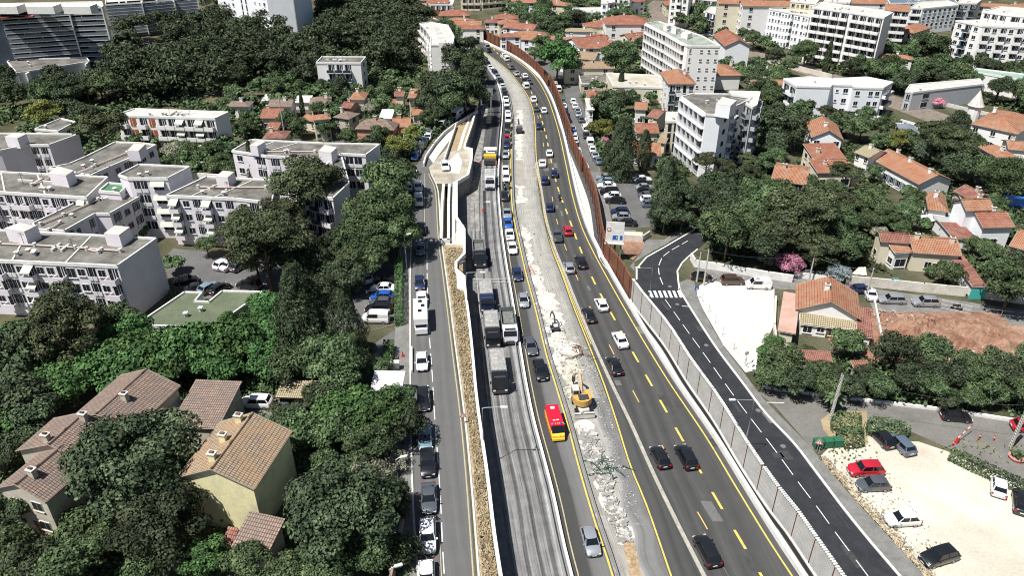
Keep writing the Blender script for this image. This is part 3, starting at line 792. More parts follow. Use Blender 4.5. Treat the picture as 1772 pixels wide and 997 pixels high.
tag(g.build('low_wall'), 'low pale wall along the access road below the dark trees', 'wall')
g = MB(m_red_earth)
g.sheet(pth([(1505, 535), (1600, 545), (1700, 560), (1790, 565), (1790, 640), (1560, 640), (1500, 600)]), .03)
g.sheet(pth([(1640, 545), (1690, 550), (1745, 630), (1700, 628)]), .05, m_sand)
struct('earthworks', g)
# raw earth mounds
g = MB(m_red_earth)
c0 = P(1600, 583)
N = 46
ids = {}
for i in range(N):
    for j in range(24):
        x = c0[0] - 17 + i * 34 / (N - 1); y = c0[1] - 8 + j * 16 / 23
        ex = min(i, N - 1 - i) / 8; ey = min(j, 23 - j) / 6
        h = (noise.noise(Vector((x * .25, y * .35, 3))) * 1.7 + noise.noise(Vector((x * .8, y * .8, 7))) * .9 + noise.noise(Vector((x * 2.2, y * 2.2, 5))) * .3 + .9) * min(1, ex) * min(1, ey)
        ids[i, j] = g.vert((x, y, .04 + max(0, h)))
for i in range(N - 1):
    for j in range(23): g.idx((ids[i, j], ids[i + 1, j], ids[i + 1, j + 1], ids[i, j + 1]))
struct('earth_mounds', g)
# car park of the upper right, street beside it
g = MB(m_asph_left)
g.sheet(pth([(1036, 300), (1118, 300), (1128, 330), (1138, 392), (1075, 398), (1058, 360)]), .03)
g.sheet(pth([(975, 147), (1000, 147), (1030, 262), (1038, 298), (1008, 298), (990, 235)]), .03)
g.sheet(pth([(960, 60), (990, 130), (1000, 147), (975, 147), (905, 92), (860, 60), (900, 66)]), .03)
struct('residents_car_park', g)
g = MB(m_pave)
g.sheet(pth([(995, 235), (1030, 262), (1050, 340), (1062, 398), (1100, 398), (1100, 410), (1065, 408), (1050, 400), (1030, 352), (1010, 300)]), .016)
struct('pavement', g)
g = MB(m_sand); g.sheet(pth([(1062, 408), (1110, 410), (1118, 428), (1095, 450), (1082, 440)]), .03, m_red_earth); g.sheet(pth([(1065, 400), (1112, 402), (1112, 414), (1066, 412)]), .06, m_sand); struct('waste_ground', g)
# left car parks and yards
g = MB(m_asph_left)
g.sheet(pth([(560, 515), (600, 505), (630, 480), (660, 455), (700, 460), (702, 545), (640, 560), (560, 580)], PL), PL + .02)
g.sheet(pth([(640, 600), (700, 560), (712, 558), (712, 660), (690, 660), (650, 620)], PL), PL + .022, m_asph_left)
g.sheet(pth([(300, 430), (400, 440), (500, 460), (490, 520), (455, 545), (300, 500), (280, 450)], PL), PL + .02, m_asph_left)
g.sheet(pth([(-20, 562), (60, 572), (80, 610), (-20, 625)], PL), PL + .02, m_asph_left)
struct('car_park', g)
g = MB(m_pave)
g.sheet(pth([(395, 690), (480, 690), (560, 695), (545, 728), (440, 725), (400, 712)], PL), PL + .03, m_asph_old)
g.sheet(pth([(540, 700), (700, 650), (712, 780), (712, 880), (690, 900), (600, 850)], PL), PL + .015, m_pave)
struct('yard', g)
g = MB(m_asph_left)
g.sheet(pth([(640, 292), (560, 300), (590, 255), (628, 190), (650, 150), (640, 140), (615, 190), (590, 222), (560, 250), (520, 240), (470, 240), (460, 250), (540, 262), (545, 290), (600, 300)], PL), PL + .02)
g.sheet(pth([(300, 275), (410, 282), (540, 300), (660, 300), (660, 292), (540, 290), (410, 270), (300, 262)], PL), PL + .03)
g.sheet(pth([(255, 60), (300, 100), (290, 112), (240, 90)], PL), PL + .03)
struct('back_street', g)
# railway
rail = [(1772 + 60, 252), (1660, 216), (1600, 197), (1560, 182), (1500, 160), (1440, 137), (1380, 116), (1310, 96), (1260, 80), (1180, 55), (1140, 35), (1130, 18), (1148, 2)]
rw = pth(rail)
rws = []
for i in range(len(rw) - 1):
    p0, p1, p2, p3 = rw[max(i - 1, 0)], rw[i], rw[i + 1], rw[min(i + 2, len(rw) - 1)]
    for k in range(6):
        t = k / 6
        rws.append(tuple(.5 * (2 * p1[j] + (p2[j] - p0[j]) * t + (2 * p0[j] - 5 * p1[j] + 4 * p2[j] - p3[j]) * t * t + (3 * p1[j] - p0[j] - 3 * p2[j] + p3[j]) * t ** 3) for j in (0, 1)))
rws.append(rw[-1])
def ribbon(mb, pts, off, w, z0, z1, m=None):
    prev = None
    for i, p in enumerate(pts):
        q0, q1 = pts[max(i - 1, 0)], pts[min(i + 1, len(pts) - 1)]
        d = Vector((q1[0] - q0[0], q1[1] - q0[1])).normalized(); n = Vector((-d.y, d.x))
        c = [mb.vert((p[0] + n.x * (off + s_ * w / 2), p[1] + n.y * (off + s_ * w / 2), z)) for s_, z in ((-1, z0), (-1, z1), (1, z1), (1, z0))]
        if prev:
            for k in range(3): mb.idx((prev[k], prev[k + 1], c[k + 1], c[k]), m)
        prev = c
g = MB(mat('railway_ballast', (.14, .115, .09), (.24, .2, .16), scale=.6, fine=.2)); ribbon(g, rws, 0, 11, 0, .2); struct('railway_bed', g)
for k, off in enumerate((-3.2, -1.7, 1.7, 3.2)):
    g = MB(mat('rail_steel', (.45, .40, .36), rough=.4, metal=.5)); ribbon(g, rws, off, .18, .2, .4)
    tag(g.build('rail'), ('outer steel rail of the railway nearest the white terraced building', 'second steel rail of the nearer railway track', 'first steel rail of the farther railway track', 'outer steel rail of the railway farthest from the camera')[k], 'rail', 'rails of the railway')
# ---------------------------------------------------------------- buildings
m_wall_pink = mat('pinkish_render', (0.70, 0.65, 0.68), (0.77, 0.73, 0.75), scale=.35, detail=7, fine=.04)
m_wall_white = mat('white_render', (0.76, 0.74, 0.70), (0.82, 0.80, 0.77), scale=.25, detail=7, fine=.05)
m_wall_pure = mat('bright_white_render', (0.84, 0.85, 0.85), (0.78, 0.79, 0.80), scale=.2, fine=.03)
m_wall_cream = mat('cream_render', (0.62, 0.56, 0.42), (0.70, 0.64, 0.50), scale=.4, fine=.05)
m_wall_yellow = mat('yellow_render', (0.80, 0.73, 0.42), (0.60, 0.55, 0.36), scale=.45, detail=8, fine=.08, ramp=(.45, .72))
m_wall_old = mat('old_render', (0.42, 0.37, 0.29), (0.56, 0.51, 0.42), scale=.5, detail=8, fine=.1)
m_wall_rose = mat('rose_render', (0.55, 0.27, 0.20), (0.62, 0.36, 0.28), scale=.5, detail=8, fine=.1)
m_wall_grey = mat('slate_shade_render', (0.14, 0.165, 0.20), (0.18, 0.205, 0.24), scale=.2, fine=.06)  # slate tone, darkened to put the slab tower fronts' shade into the colour
m_wall_lgrey = mat('light_grey_render', (0.40, 0.42, 0.43), (0.46, 0.47, 0.48), scale=.2, fine=.05)
m_roof_grav = mat('grey_roof_gravel', (0.085, 0.08, 0.07), (0.21, 0.20, 0.175), scale=.28, detail=9, fine=.16, ramp=(.34, .66))
m_roof_lt = mat('pale_roof', (0.42, 0.40, 0.36), (0.56, 0.54, 0.49), scale=.3, detail=8, fine=.1)
m_roof_green = mat('mossy_green_roof', (0.095, 0.115, 0.07), (0.135, 0.155, 0.10), scale=.25, detail=8, fine=.12)
m_glass = mat('window_glass', (0.016, 0.019, 0.024), rough=.12, spec=.5)
m_glassb = mat('bluish_glass', (0.03, 0.055, 0.08), rough=.1, spec=.6)
m_frame = mat('white_frame', (0.66, 0.66, 0.64), rough=.5)
m_sh_brown = mat('terracotta_shutter', (0.33, 0.10, 0.045), rough=.6)
m_sh_red = mat('red_shutter', (0.42, 0.05, 0.05), rough=.6)
m_sh_blue = mat('blue_grey_shutter', (0.14, 0.18, 0.22), rough=.6)
m_sh_cream = mat('cream_blind', (0.55, 0.54, 0.48), rough=.7)
m_awn = mat('pale_green_awning', (0.42, 0.47, 0.38), (0.60, 0.60, 0.50), scale=1.5, stretch=(4, 4, 1), rough=.8)
m_tile_r = tile_mat('red_roof_tiles', (0.40, 0.155, 0.10), (0.31, 0.12, 0.08), (0.36, 0.20, 0.14))
m_tile_o = tile_mat('orange_roof_tiles', (0.47, 0.21, 0.12), (0.38, 0.165, 0.095), (0.38, 0.25, 0.17))
m_tile_b = tile_mat('brown_roof_tiles', (0.36, 0.26, 0.205), (0.25, 0.18, 0.145), (0.20, 0.165, 0.145))
m_tile_y = tile_mat('lichen_roof_tiles', (0.42, 0.33, 0.235), (0.31, 0.235, 0.175), (0.40, 0.265, 0.15))
m_tile_k = tile_mat('khaki_roof_tiles', (0.44, 0.38, 0.24), (0.38, 0.32, 0.21), (0.34, 0.28, 0.18))
m_tile_d = tile_mat('dark_red_tiles', (0.30, 0.13, 0.10), (0.25, 0.11, 0.09), (0.36, 0.19, 0.14))
m_eave = mat('eaves_mortar', (.30, .25, .20), (.22, .18, .15), scale=1.5)
m_teal = mat('turquoise_paint', (0.07, 0.42, 0.36), rough=.5)

UNITS = {}
FOOT = []
def unit(kind, wall, w):
    w = round(w * 2) / 2
    key = (kind, wall.name, w)
    if key in UNITS: return UNITS[key]
    g = MB(wall); nm = 'window'
    def win(x, z, ww, hh, y=-.0, shut=None):
        g.box((x, y - .04, z), (ww, .06, hh), 0, m_frame)
        for s_ in (-1, 1):
            g.box((x + s_ * ww / 4, y - .085, z + .08), (ww / 2 - .09, .03, hh - .16), 0, m_glass)
        g.box((x, y - .10, z - .1), (ww + .2, .2, .08), 0, wall)
        if shut:
            for s_ in (-1, 1): g.box((x + s_ * (ww * .75 + .04), y - .07, z), (ww / 2, .06, hh), 0, shut)
    if kind == 'w': win(0, .9, min(1.4, w * .6), 1.35)
    elif kind == 'o': win(0, 1.1, .8, .8)
    elif kind == 'W': win(0, .5, w * .72, 1.8)
    elif kind in 'sbrt' and kind != 'b':
        win(0, .7, 1.1, 1.6, 0, {'s': m_sh_brown, 'r': m_sh_red, 't': m_sh_blue}[kind])
    elif kind == 'S':
        g.box((0, -.05, .25), (w * .62, .1, 2.1), 0, m_sh_brown); g.box((-w * .06, -.11, .25), (.1, .06, 2.1), 0, m_frame)
    elif kind == 'n': g.box((0, -.05, .2), (.9, .08, 2.3), 0, m_glass); g.box((0, -.08, -.1), (.95, .1, .28), 0, m_frame)
    elif kind == 'd':   # pair of tall windows with white spandrel
        for s_ in (-1, 1):
            g.box((s_ * w * .2, -.05, .9), (w * .32, .08, 1.6), 0, m_glass); g.box((s_ * w * .2, -.09, .1), (w * .34, .12, .72), 0, m_frame)
            g.box((s_ * w * .2, -.1, .9), (.06, .05, 1.6), 0, m_frame)
    elif kind in 'bcg':
        nm = 'balcony'; ww = w * .94
        g.box((0, -.045, .15), (ww, .07, 2.25), 0, m_glass)
        for s_ in (-.3, .12, .34): g.box((ww * s_, -.1, .15), (.12, .06, 2.25), 0, m_frame)
        g.box((ww * -.42, -.1, .15), (ww * .14, .06, 2.25), 0, wall)
        g.box((0, -.65, -.1), (ww, 1.2, .16), 0, wall)
        if kind == 'g':
            g.box((0, -1.2, .1), (ww, .04, .9), 0, m_glassb)
        else:
            g.box((0, -1.2, .0), (ww, .1, 1.0), 0, wall)
        for s_ in (-1, 1): g.box((s_ * (ww / 2 - .05), -.65, .05), (.1, 1.1, .9), 0, wall)
        if kind == 'c':
            g.face([(-ww * .45, -.08, 2.5), (ww * .45, -.08, 2.5), (ww * .45, -1.5, 1.75), (-ww * .45, -1.5, 1.75)], m_awn)
            g.face([(-ww * .45, -1.5, 1.75), (ww * .45, -1.5, 1.75), (ww * .45, -1.5, 1.5), (-ww * .45, -1.5, 1.5)], m_awn)
    elif kind == 'A':
        win(0, .6, w * .6, 1.7)
        g.face([(-w * .4, -.06, 2.5), (w * .4, -.06, 2.5), (w * .4, -.8, 1.6), (-w * .4, -.8, 1.6)], m_awn)
    elif kind == 'L':   # loggia with diagonal shade: deep frame grid
        nm = 'loggia'
        g.box((0, -.05, .75), (w * .82, .08, 1.75), 0, m_glass)
        g.box((0, -.06, .0), (w * .82, .08, .7), 0, mat('loggia_panel', (.42, .40, .40)))
        g.box((0, -.35, 2.55), (w, .7, .3), 0, wall)
        g.box((-w / 2 + .1, -.35, -.3), (.2, .69, 2.84), 0, wall)
    me = g.mesh(nm); UNITS[key] = (nm, me)
    return UNITS[key]

def facade(root, a, b, z0, floors, fh, bays, wall, start=0, inset=.4, out=None):
    """a, b in plan; outward side is to the right of a->b"""
    L = math.dist(a, b); n = len(bays); bw = (L - 2 * inset) / n
    an = math.atan2(b[1] - a[1], b[0] - a[0])
    dx, dy = (b[0] - a[0]) / L, (b[1] - a[1]) / L
    for f in range(start, floors):
        for i, ch in enumerate(bays):
            if ch == '.': continue
            nm, me = unit(ch, wall, bw)
            t = inset + bw * (i + .5)
            o = bpy.data.objects.new(nm, me); COL.objects.link(o); o.parent = root
            o.location = (a[0] + dx * t - root.location.x, a[1] + dy * t - root.location.y, z0 + f * fh - root.location.z)
            o.rotation_euler = (0, 0, an)

def orient(w):
    a = sum(w[i][0] * w[(i + 1) % len(w)][1] - w[(i + 1) % len(w)][0] * w[i][1] for i in range(len(w)))
    return a > 0

def block(label, roof, h, z0, wall, facs=None, fh=2.9, roofm=None, boxes=(), pipes=(), group=None, cat='apartment building', cap=None,
          name='apartment_building', par=.35, byfoot=False, base=None, seams=0, wname='wall'):
    """flat-roofed building from the photo's roof corners listed so that the camera side runs left to right (counter-clockwise in plan)"""
    if isinstance(h, tuple): h = height_at(h[0], h[1], z0)
    w = pth(roof, z0 if byfoot else z0 + h)
    assert orient(w), label
    cx = sum(p[0] for p in w) / len(w); cy = sum(p[1] for p in w) / len(w)
    r = thing(name, label, cat, (cx, cy, z0), 0, group)
    g = MB(wall); g.prism(w, z0, z0 + h - .02, wall); FOOT.append(w); rel3(g, r); g.build(wname, r)
    g = MB(roofm or m_roof_grav); g.sheet(w, z0 + h, 0)
    rm = g; 
    if seams:
        for k in range(seams):
            t = (k + 1) / (seams + 1)
            p = [w[0][i] * (1 - t) + w[1][i] * t for i in (0, 1)]; q = [w[-1][i] * (1 - t) + w[-2][i] * t for i in (0, 1)]
            g.box(((p[0] + q[0]) / 2, (p[1] + q[1]) / 2, z0 + h + .01), (math.dist(p, q) * .94, .3, .12), math.atan2(q[1] - p[1], q[0] - p[0]), m_conc)
    rel3(g, r); g.build('roof', r)
    g = MB(cap or m_conc_w)
    n = len(w)
    for i in range(n):
        a, b = w[i], w[(i + 1) % n]
        g.box(((a[0] + b[0]) / 2, (a[1] + b[1]) / 2, z0 + h - .25), (math.dist(a, b) + .24, .26, par + .25), math.atan2(b[1] - a[1], b[0] - a[0]))
    rel3(g, r); g.build('parapet', r)
    floors = max(1, int(h / fh + .25))
    for i, spec in (facs or {}).items():
        st = 0
        if isinstance(spec, tuple): spec, st = spec
        facade(r, w[i], w[(i + 1) % n], z0 + h - floors * fh, floors, fh, spec, wall, st)
    for bq in boxes:
        px, bh = bq[0], bq[1]
        ww = pth(px, z0 + h + bh)
        bm_ = bq[2] if len(bq) > 2 else wall
        g = MB(bm_); g.prism(ww, z0 + h, z0 + h + bh - .02, bm_, roofm or m_roof_lt)
        g.prism([(cxx * 1.0, cyy) for cxx, cyy in ww], z0 + h + bh, z0 + h + bh + .14, m_conc_w, bq[3] if len(bq) > 3 else m_roof_lt)
        rel3(g, r); g.build('roof_housing', r)
    for px in pipes:
        ww = pth(px, z0 + h + .3)
        g = MB(mat('pinkish_pipe', (.5, .4, .36)))
        g.tube([(p[0], p[1], z0 + h + .3) for p in ww], .16, 6)
        for p in ww: g.prism([(p[0] + .35 * math.cos(k * 1.047), p[1] + .35 * math.sin(k * 1.047)) for k in range(6)], z0 + h, z0 + h + .7, m_conc)
        rel3(g, r); g.build('roof_pipe', r)
    # aerial and duct
    if math.dist(w[0], w[1]) > 12 and cat == 'apartment building':
        rnd = random.Random(label + 'a')
        for _ in range(2):
            x, y = cx + (w[1][0] - cx) * rnd.uniform(-.5, .6), cy + (w[1][1] - cy) * rnd.uniform(-.4, .4)
            g = MB(m_darkmetal); g.tube([(x, y, z0 + h), (x, y, z0 + h + 2.6)], .04, 5)
            for q in (2.0, 2.25, 2.5): g.box((x, y, z0 + h + q), (.9, .04, .04), .4)
            rel3(g, r); g.build('aerial', r)
        g = MB(m_conc); a = (w[1][0] - w[0][0], w[1][1] - w[0][1]); L = math.hypot(*a)
        for _ in range(3):
            t = rnd.uniform(-.3, .3); g.box((cx + a[0] * t, cy + a[1] * t, z0 + h), (rnd.uniform(1.5, 4), .4, .45), math.atan2(a[1], a[0]) + rnd.choice([0, 1.57]))
        rel3(g, r); g.build('roof_duct', r)
    # small vents
    rnd = random.Random(label)
    for _ in range(min(6, int(abs(w[0][0] - w[1][0]) / 7) + 1)):
        t, s_ = rnd.uniform(.15, .85), rnd.uniform(.3, .7)
        x = (w[0][0] * (1 - t) + w[1][0] * t) * (1 - s_) + cx * s_; y = (w[0][1] * (1 - t) + w[1][1] * t) * (1 - s_) + cy * s_
        g = MB(m_conc); g.box((x, y, z0 + h), (.5, .5, .7), rnd.uniform(0, 1)); g.box((x, y, z0 + h + .7), (.7, .7, .1), 0, m_conc_w)
        rel3(g, r); g.build('roof_vent', r)
    return r, w, h
def rel3(mb, o):
    l = o.location
    mb.v = [(a - l.x, b - l.y, c - l.z) for a, b, c in mb.v]

def house(label, A, B, C, he, z0, wall, tiles, kind='gable', rise=None, wins='w.w', axis='AB', chim=1, group=None, over=.4, floors=None, shut='w',
          name='house', cat='house', sidew='w', D=None):
    """pitched roof house; A->B is the eave edge nearest the camera (left to right), C the far corner next to B, all seen at eave height"""
    if isinstance(he, tuple): he = height_at(he[0], he[1], z0)
    a, b, c = (Vector((*P(*p, z0 + he), 0)) for p in (A, B, C))
    ex = (b - a); L = ex.length; ex.normalize(); ey = Vector((-ex.y, ex.x, 0)); W = abs((c - b).dot(ey))
    return house_w(label, a, ex, L, W, he, z0, wall, tiles, kind, rise, wins, axis, chim, group, over, floors, shut, name, cat, sidew)

def house_w(label, a, ex, L, W, he, z0, wall, tiles, kind='gable', rise=None, wins='w.w', axis='AB', chim=1, group=None, over=.4, floors=None, shut='w', name='house', cat='house', sidew='w'):
    ey = Vector((-ex.y, ex.x, 0))
    ctr = a + ex * L / 2 + ey * W / 2
    rz = math.atan2(ex.y, ex.x)
    FOOT.append([(q.x, q.y) for q in (a, a + ex * L, a + ex * L + ey * W, a + ey * W)])
    r = thing(name, label, cat, (ctr.x, ctr.y, z0), rz, group)
    hx, hy = L / 2, W / 2; ox, oy = hx - over, hy - over
    span = hy if axis == 'AB' else hx
    if rise is None: rise = span * .36
    if kind == 'shed': rise = rise
    g = MB(wall)
    g.box((0, 0, 0), (2 * ox, 2 * oy, he - .05), 0, wall)
    # gable infill
    if kind == 'gable':
        k = (1 - over / span)
        if axis == 'AB':
            for s_ in (-1, 1): g.face([(s_ * ox, -oy, he - .05), (s_ * ox, oy, he - .05), (s_ * ox, 0, he + rise * k - .05)])
        else:
            for s_ in (-1, 1): g.face([(-ox, s_ * oy, he - .05), (ox, s_ * oy, he - .05), (0, s_ * oy, he + rise * k - .05)])
    if kind == 'shed':
        k = rise * .95
        g.face([(-ox, oy, he - .05), (ox, oy, he - .05), (ox, oy, he + k - .1), (-ox, oy, he + k - .1)])
        for s_ in (-1, 1): g.face([(s_ * ox, -oy, he - .05), (s_ * ox, oy, he - .05), (s_ * ox, oy, he + k - .1)])
    g.build('wall', r)
    g = MB(tiles)
    th = .16
    def slope(pts, eave):
        # pts ccw seen from above; uv along the eave and up the slope
        e = Vector(pts[eave[1]]) - Vector(pts[eave[0]]); e.normalize()
        o = Vector(pts[eave[0]])
        nrm = (Vector(pts[1]) - Vector(pts[0])).cross(Vector(pts[2]) - Vector(pts[0])).normalized()
        up = nrm.cross(e)
        g.face(pts, tiles, [((Vector(p) - o).dot(e), (Vector(p) - o).dot(up)) for p in pts])
    z = he; zr = he + rise
    if kind == 'flatshed': z = zr = he
    if kind == 'shed':
        slope([(-hx, -hy, z), (hx, -hy, z), (hx, hy, zr), (-hx, hy, zr)], (0, 1))
        g.face([(-hx, -hy, z - th), (-hx, hy, zr - th), (hx, hy, zr - th), (hx, -hy, z - th)], wall)
    elif kind == 'gable' and axis == 'AB':
        slope([(-hx, -hy, z), (hx, -hy, z), (hx, 0, zr), (-hx, 0, zr)], (0, 1)); slope([(hx, hy, z), (-hx, hy, z), (-hx, 0, zr), (hx, 0, zr)], (0, 1))
    elif kind == 'gable':
        slope([(hx, -hy, z), (hx, hy, z), (0, hy, zr), (0, -hy, zr)], (0, 1)); slope([(-hx, hy, z), (-hx, -hy, z), (0, -hy, zr), (0, hy, zr)], (0, 1))
    else:
        q = min(hx, hy) * (1.0 if kind == 'hip' else 1.0)
        rx, ry = max(0, hx - q), max(0, hy - q)
        P1, P2 = ((-rx, 0, zr), (rx, 0, zr)) if hx >= hy else ((0, -ry, zr), (0, ry, zr))
        c = [(-hx, -hy, z), (hx, -hy, z), (hx, hy, z), (-hx, hy, z)]
        if hx >= hy:
            slope([c[0], c[1], P2, P1], (0, 1)); slope([c[2], c[3], P1, P2], (0, 1)); slope([c[1], c[2], P2], (0, 1)); slope([c[3], c[0], P1], (0, 1))
        else:
            slope([c[1], c[2], P2, P1], (0, 1)); slope([c[3], c[0], P1, P2], (0, 1)); slope([c[0], c[1], P1], (0, 1)); slope([c[2], c[3], P2], (0, 1))
    # eave boards all round
    for s_ in (-1, 1):
        if kind != 'shed':
            if kind != 'gable' or axis == 'AB': g.box((0, s_ * hy, z - th), (2 * hx, .1, th - .01), 0, m_eave)
            if kind != 'gable' or axis != 'AB': g.box((s_ * hx, 0, z - th), (.1, 2 * hy, th - .01), 0, m_eave)
    if kind in ('gable',):
        pts = [(-hx, 0, zr), (hx, 0, zr)] if axis == 'AB' else [(0, -hy, zr), (0, hy, zr)]
        g.tube(pts, .16, 6, tiles)
        if axis == 'AB':
            for s_ in (-1, 1): g.tube([(s_ * hx, -hy, z), (s_ * hx, 0, zr), (s_ * hx, hy, z)], .07, 5, m_eave)
        else:
            for s_ in (-1, 1): g.tube([(-hx, s_ * hy, z), (0, s_ * hy, zr), (hx, s_ * hy, z)], .07, 5, m_eave)
    rf = g.build('roof', r)
    rnd = random.Random(label)
    for k in range(chim):
        t = rnd.uniform(-.6, .6) if chim < 2 else -.72 + 1.44 * k / (chim - 1) + rnd.uniform(-.08, .08)
        x, y = (t * hx, rnd.uniform(-.2, .3) * hy) if axis == 'AB' else (rnd.uniform(-.3, .3) * hx, t * hy)
        d = abs(y) / hy if axis == 'AB' else abs(x) / hx
        zc = he + rise * (1 - d) if kind != 'shed' else he + rise * .5
        g = MB(wall); g.box((x, y, zc - .5), (.8, .6, 1.5)); g.box((x, y, zc + 1.0), (1.0, .8, .12), 0, m_conc); g.box((x, y, zc + 1.12), (.5, .3, .18), 0, tiles)
        g.build('chimney', rf)
    nf = floors or max(1, int(he / 2.7))
    if wins:
        for f in range(nf):
            for i, ch in enumerate(wins):
                if ch == '.': continue
                ch = shut if ch == 'w' else ch
                bw = 2 * ox / len(wins); nm, me = unit(ch, wall, bw)
                o = bpy.data.objects.new(nm, me); COL.objects.link(o); o.parent = r
                o.location = (-ox + bw * (i + .5), -oy, f * he / nf + .1)
            for s_ in (1,):
                nm, me = unit(shut if sidew == 'w' else sidew, wall, 3) if sidew else (None, None)
                if nm:
                    for yy in ((-.4, .4) if oy > 3.5 else (0,)):
                        o = bpy.data.objects.new(nm, me); COL.objects.link(o); o.parent = r
                        side = 1 if ctr.x < 0 else -1
                        o.location = (side * ox, yy * oy, f * he / nf + .1); o.rotation_euler = (0, 0, R(90) * side)
        g = MB(mat('house_door', (.14, .08, .05))); g.box((ox * .1, -oy - .03, 0), (1.0, .08, 2.1)); g.box((ox * .1, -oy - .04, 2.1), (1.2, .1, .1), 0, m_frame)
        if 'w' in (wins or '') and nf >= 1 and L > 5:
            g.build('door', r)
    return r

def small_house(label, u, v, L, W, deg, he, tiles, wall, z0=0, kind='hip', group=None, chim=1, wins='w.w', shut='w'):
    """house by the photo position of the middle of its eaves plane"""
    x, y = P(u, v, z0 + he)
    ex = Vector((math.cos(R(deg)), math.sin(R(deg)), 0)); ey = Vector((-ex.y, ex.x, 0))
    a = Vector((x, y, 0)) - ex * L / 2 - ey * W / 2
    return house_w(label, a, ex, L, W, he, z0, wall, tiles, kind, None, wins, 'AB' if L >= W else 'CD', chim, group, .35, None, shut)

# ---- the estate of four-storey blocks on the left (upper level)
EG = 'pale four-storey blocks of the estate'
h1 = height_at(557, 463, PL)
block('pale four-storey block in front of the estate with a big dark blank end wall', [(-70, 449), (203.5, 462), (271, 414.5), (-60, 397)], h1, PL, m_wall_pink,
      {0: 'wdwbdwCwwbWwdwb'.replace('C', 'c'), 1: '.'}, seams=2, group=EG,
      boxes=[([(8, 396), (42, 402), (65, 391), (33, 387)], 2.4), ([(180, 405), (206, 408), (225, 394), (199, 391)], 2.2)],
      pipes=[[(0, 422), (60, 424), (130, 428), (208, 434)], [(150, 431), (170, 436), (176, 432)]])
block('staggered low block behind the front block with stepped dark east side', [(62, 398), (112, 401), (165, 371), (190, 371), (243, 341), (232, 336), (178, 346), (150, 343), (100, 368), (58, 388)], h1 - 1.5, PL, m_wall_pink,
      {1: 'dw.d', 3: 'dwd'}, group=EG, pipes=[[(70, 388), (110, 372), (170, 345)], [(85, 398), (104, 385)]])
block('long pale block of the estate at the left border with awnings and roof cabin', [(-60, 330), (150, 343), (187, 308), (128, 305), (-60, 296)], h1, PL, m_wall_pink, {0: 'wdbwdbbdwbdwA'}, group=EG, seams=2,
      boxes=[([(84, 300), (114, 305), (128, 296), (100, 288)], 2.4)], pipes=[[(55, 320), (88, 308)], [(130, 302), (160, 290)]])
block('small stair cabin with a green roof beside the raised central block', [(172, 332), (208, 335), (222, 321), (188, 318)], 2.6, PL + h1 - 2.7, m_wall_pink, {}, name='roof_cabin', cat='roof cabin', roofm=mat('green_felt', (.07, .17, .09), (.09, .2, .11)))
hb = h1 + 2.4
block('raised central block of the estate with a blank white front and small windows', [(222, 310), (290, 310), (329, 290), (241, 286), (206, 304)], hb, PL, m_wall_pink, {0: ('dA', 0), 1: ('..', 0)}, group=EG)
block('pale block of the estate with striped awnings facing the green square', [(288, 340), (408, 345), (470, 352), (480, 314), (358, 307)], h1, PL, m_wall_pink, {0: 'cwdcwd', 1: 'wdw'}, group=EG, seams=2,
      boxes=[([(373, 306), (394, 308), (406, 298), (386, 296)], 2.2)], pipes=[[(343, 323), (370, 324), (460, 324)]])
block('stepped block with dark balconies mostly behind the tall pine', [(520, 332), (576, 345), (604, 318), (590, 268), (545, 300)], h1, PL, m_wall_pink, {0: 'bgb', 1: '.'}, group=EG)
block('rear block of the estate with a purple shaded end wall and a white roof cabin', [(402, 262), (462, 271), (590, 276), (590, 267), (632.6, 269.5), (657, 251), (560, 249), (435, 243)], h1, PL, m_wall_pink,
      {0: 'w.d', 1: 'dwbdwd', 3: 'd', 4: '.'}, group=EG, seams=2, boxes=[([(551, 262), (573, 265), (583, 256), (562, 251)], 2.4), ([(432, 252), (445, 254), (459, 246), (448, 242)], 2.2)], pipes=[[(460, 262), (500, 262), (545, 262)]])
block('pale block at the upper left border of the estate with a grey shaded end wall', [(-50, 268), (0, 262), (48, 252), (85, 252), (136, 233.5), (45, 232), (-50, 232)], height_at(307, 251, PL), PL, m_wall_pink, {2: 'dd', 3: '.'}, group=EG,
      boxes=[([(8, 237), (30, 240), (46, 232.5), (24, 231)], 2.4)])
block('narrow block of the estate with a stepped roof in front of the long terrace', [(85, 292), (157, 305), (190, 290), (232, 272), (270, 252), (247, 249), (200, 247), (150, 272), (120, 285)], h1 - .6, PL, m_wall_pink, {1: 'dw', 2: 'wd', 3: 'dw'}, group=EG,
      boxes=[([(220, 262), (240, 262), (252, 250), (232, 249)], 2.2)], pipes=[[(130, 300), (165, 286), (220, 264)]])
block('low building with a mossy green flat roof beside the dark end wall', [(236, 564), (368, 569), (455, 507), (385, 505), (362, 524), (337, 523), (350, 508), (320, 507)], 3.4, PL, m_wall_white, {0: 'W.WwW..w'}, roofm=m_roof_green, name='low_building', cat='building', par=.3, fh=3.3)
block('long low block with terracotta shutters and white balcony bands', [(201, 200), (372, 206), (395.5, 195), (233, 189)], (262, 205), PL, m_wall_white, {0: 'bSbSbbcbcb', 1: '.'}, cat='apartment building', roofm=m_roof_lt)
block('small flat roofed building behind the estate near the trees', [(61, 224), (101, 228), (131, 212), (106, 206)], 6, PL, m_wall_cream, {0: 'w.w', 1: 'w'}, roofm=m_roof_grav)
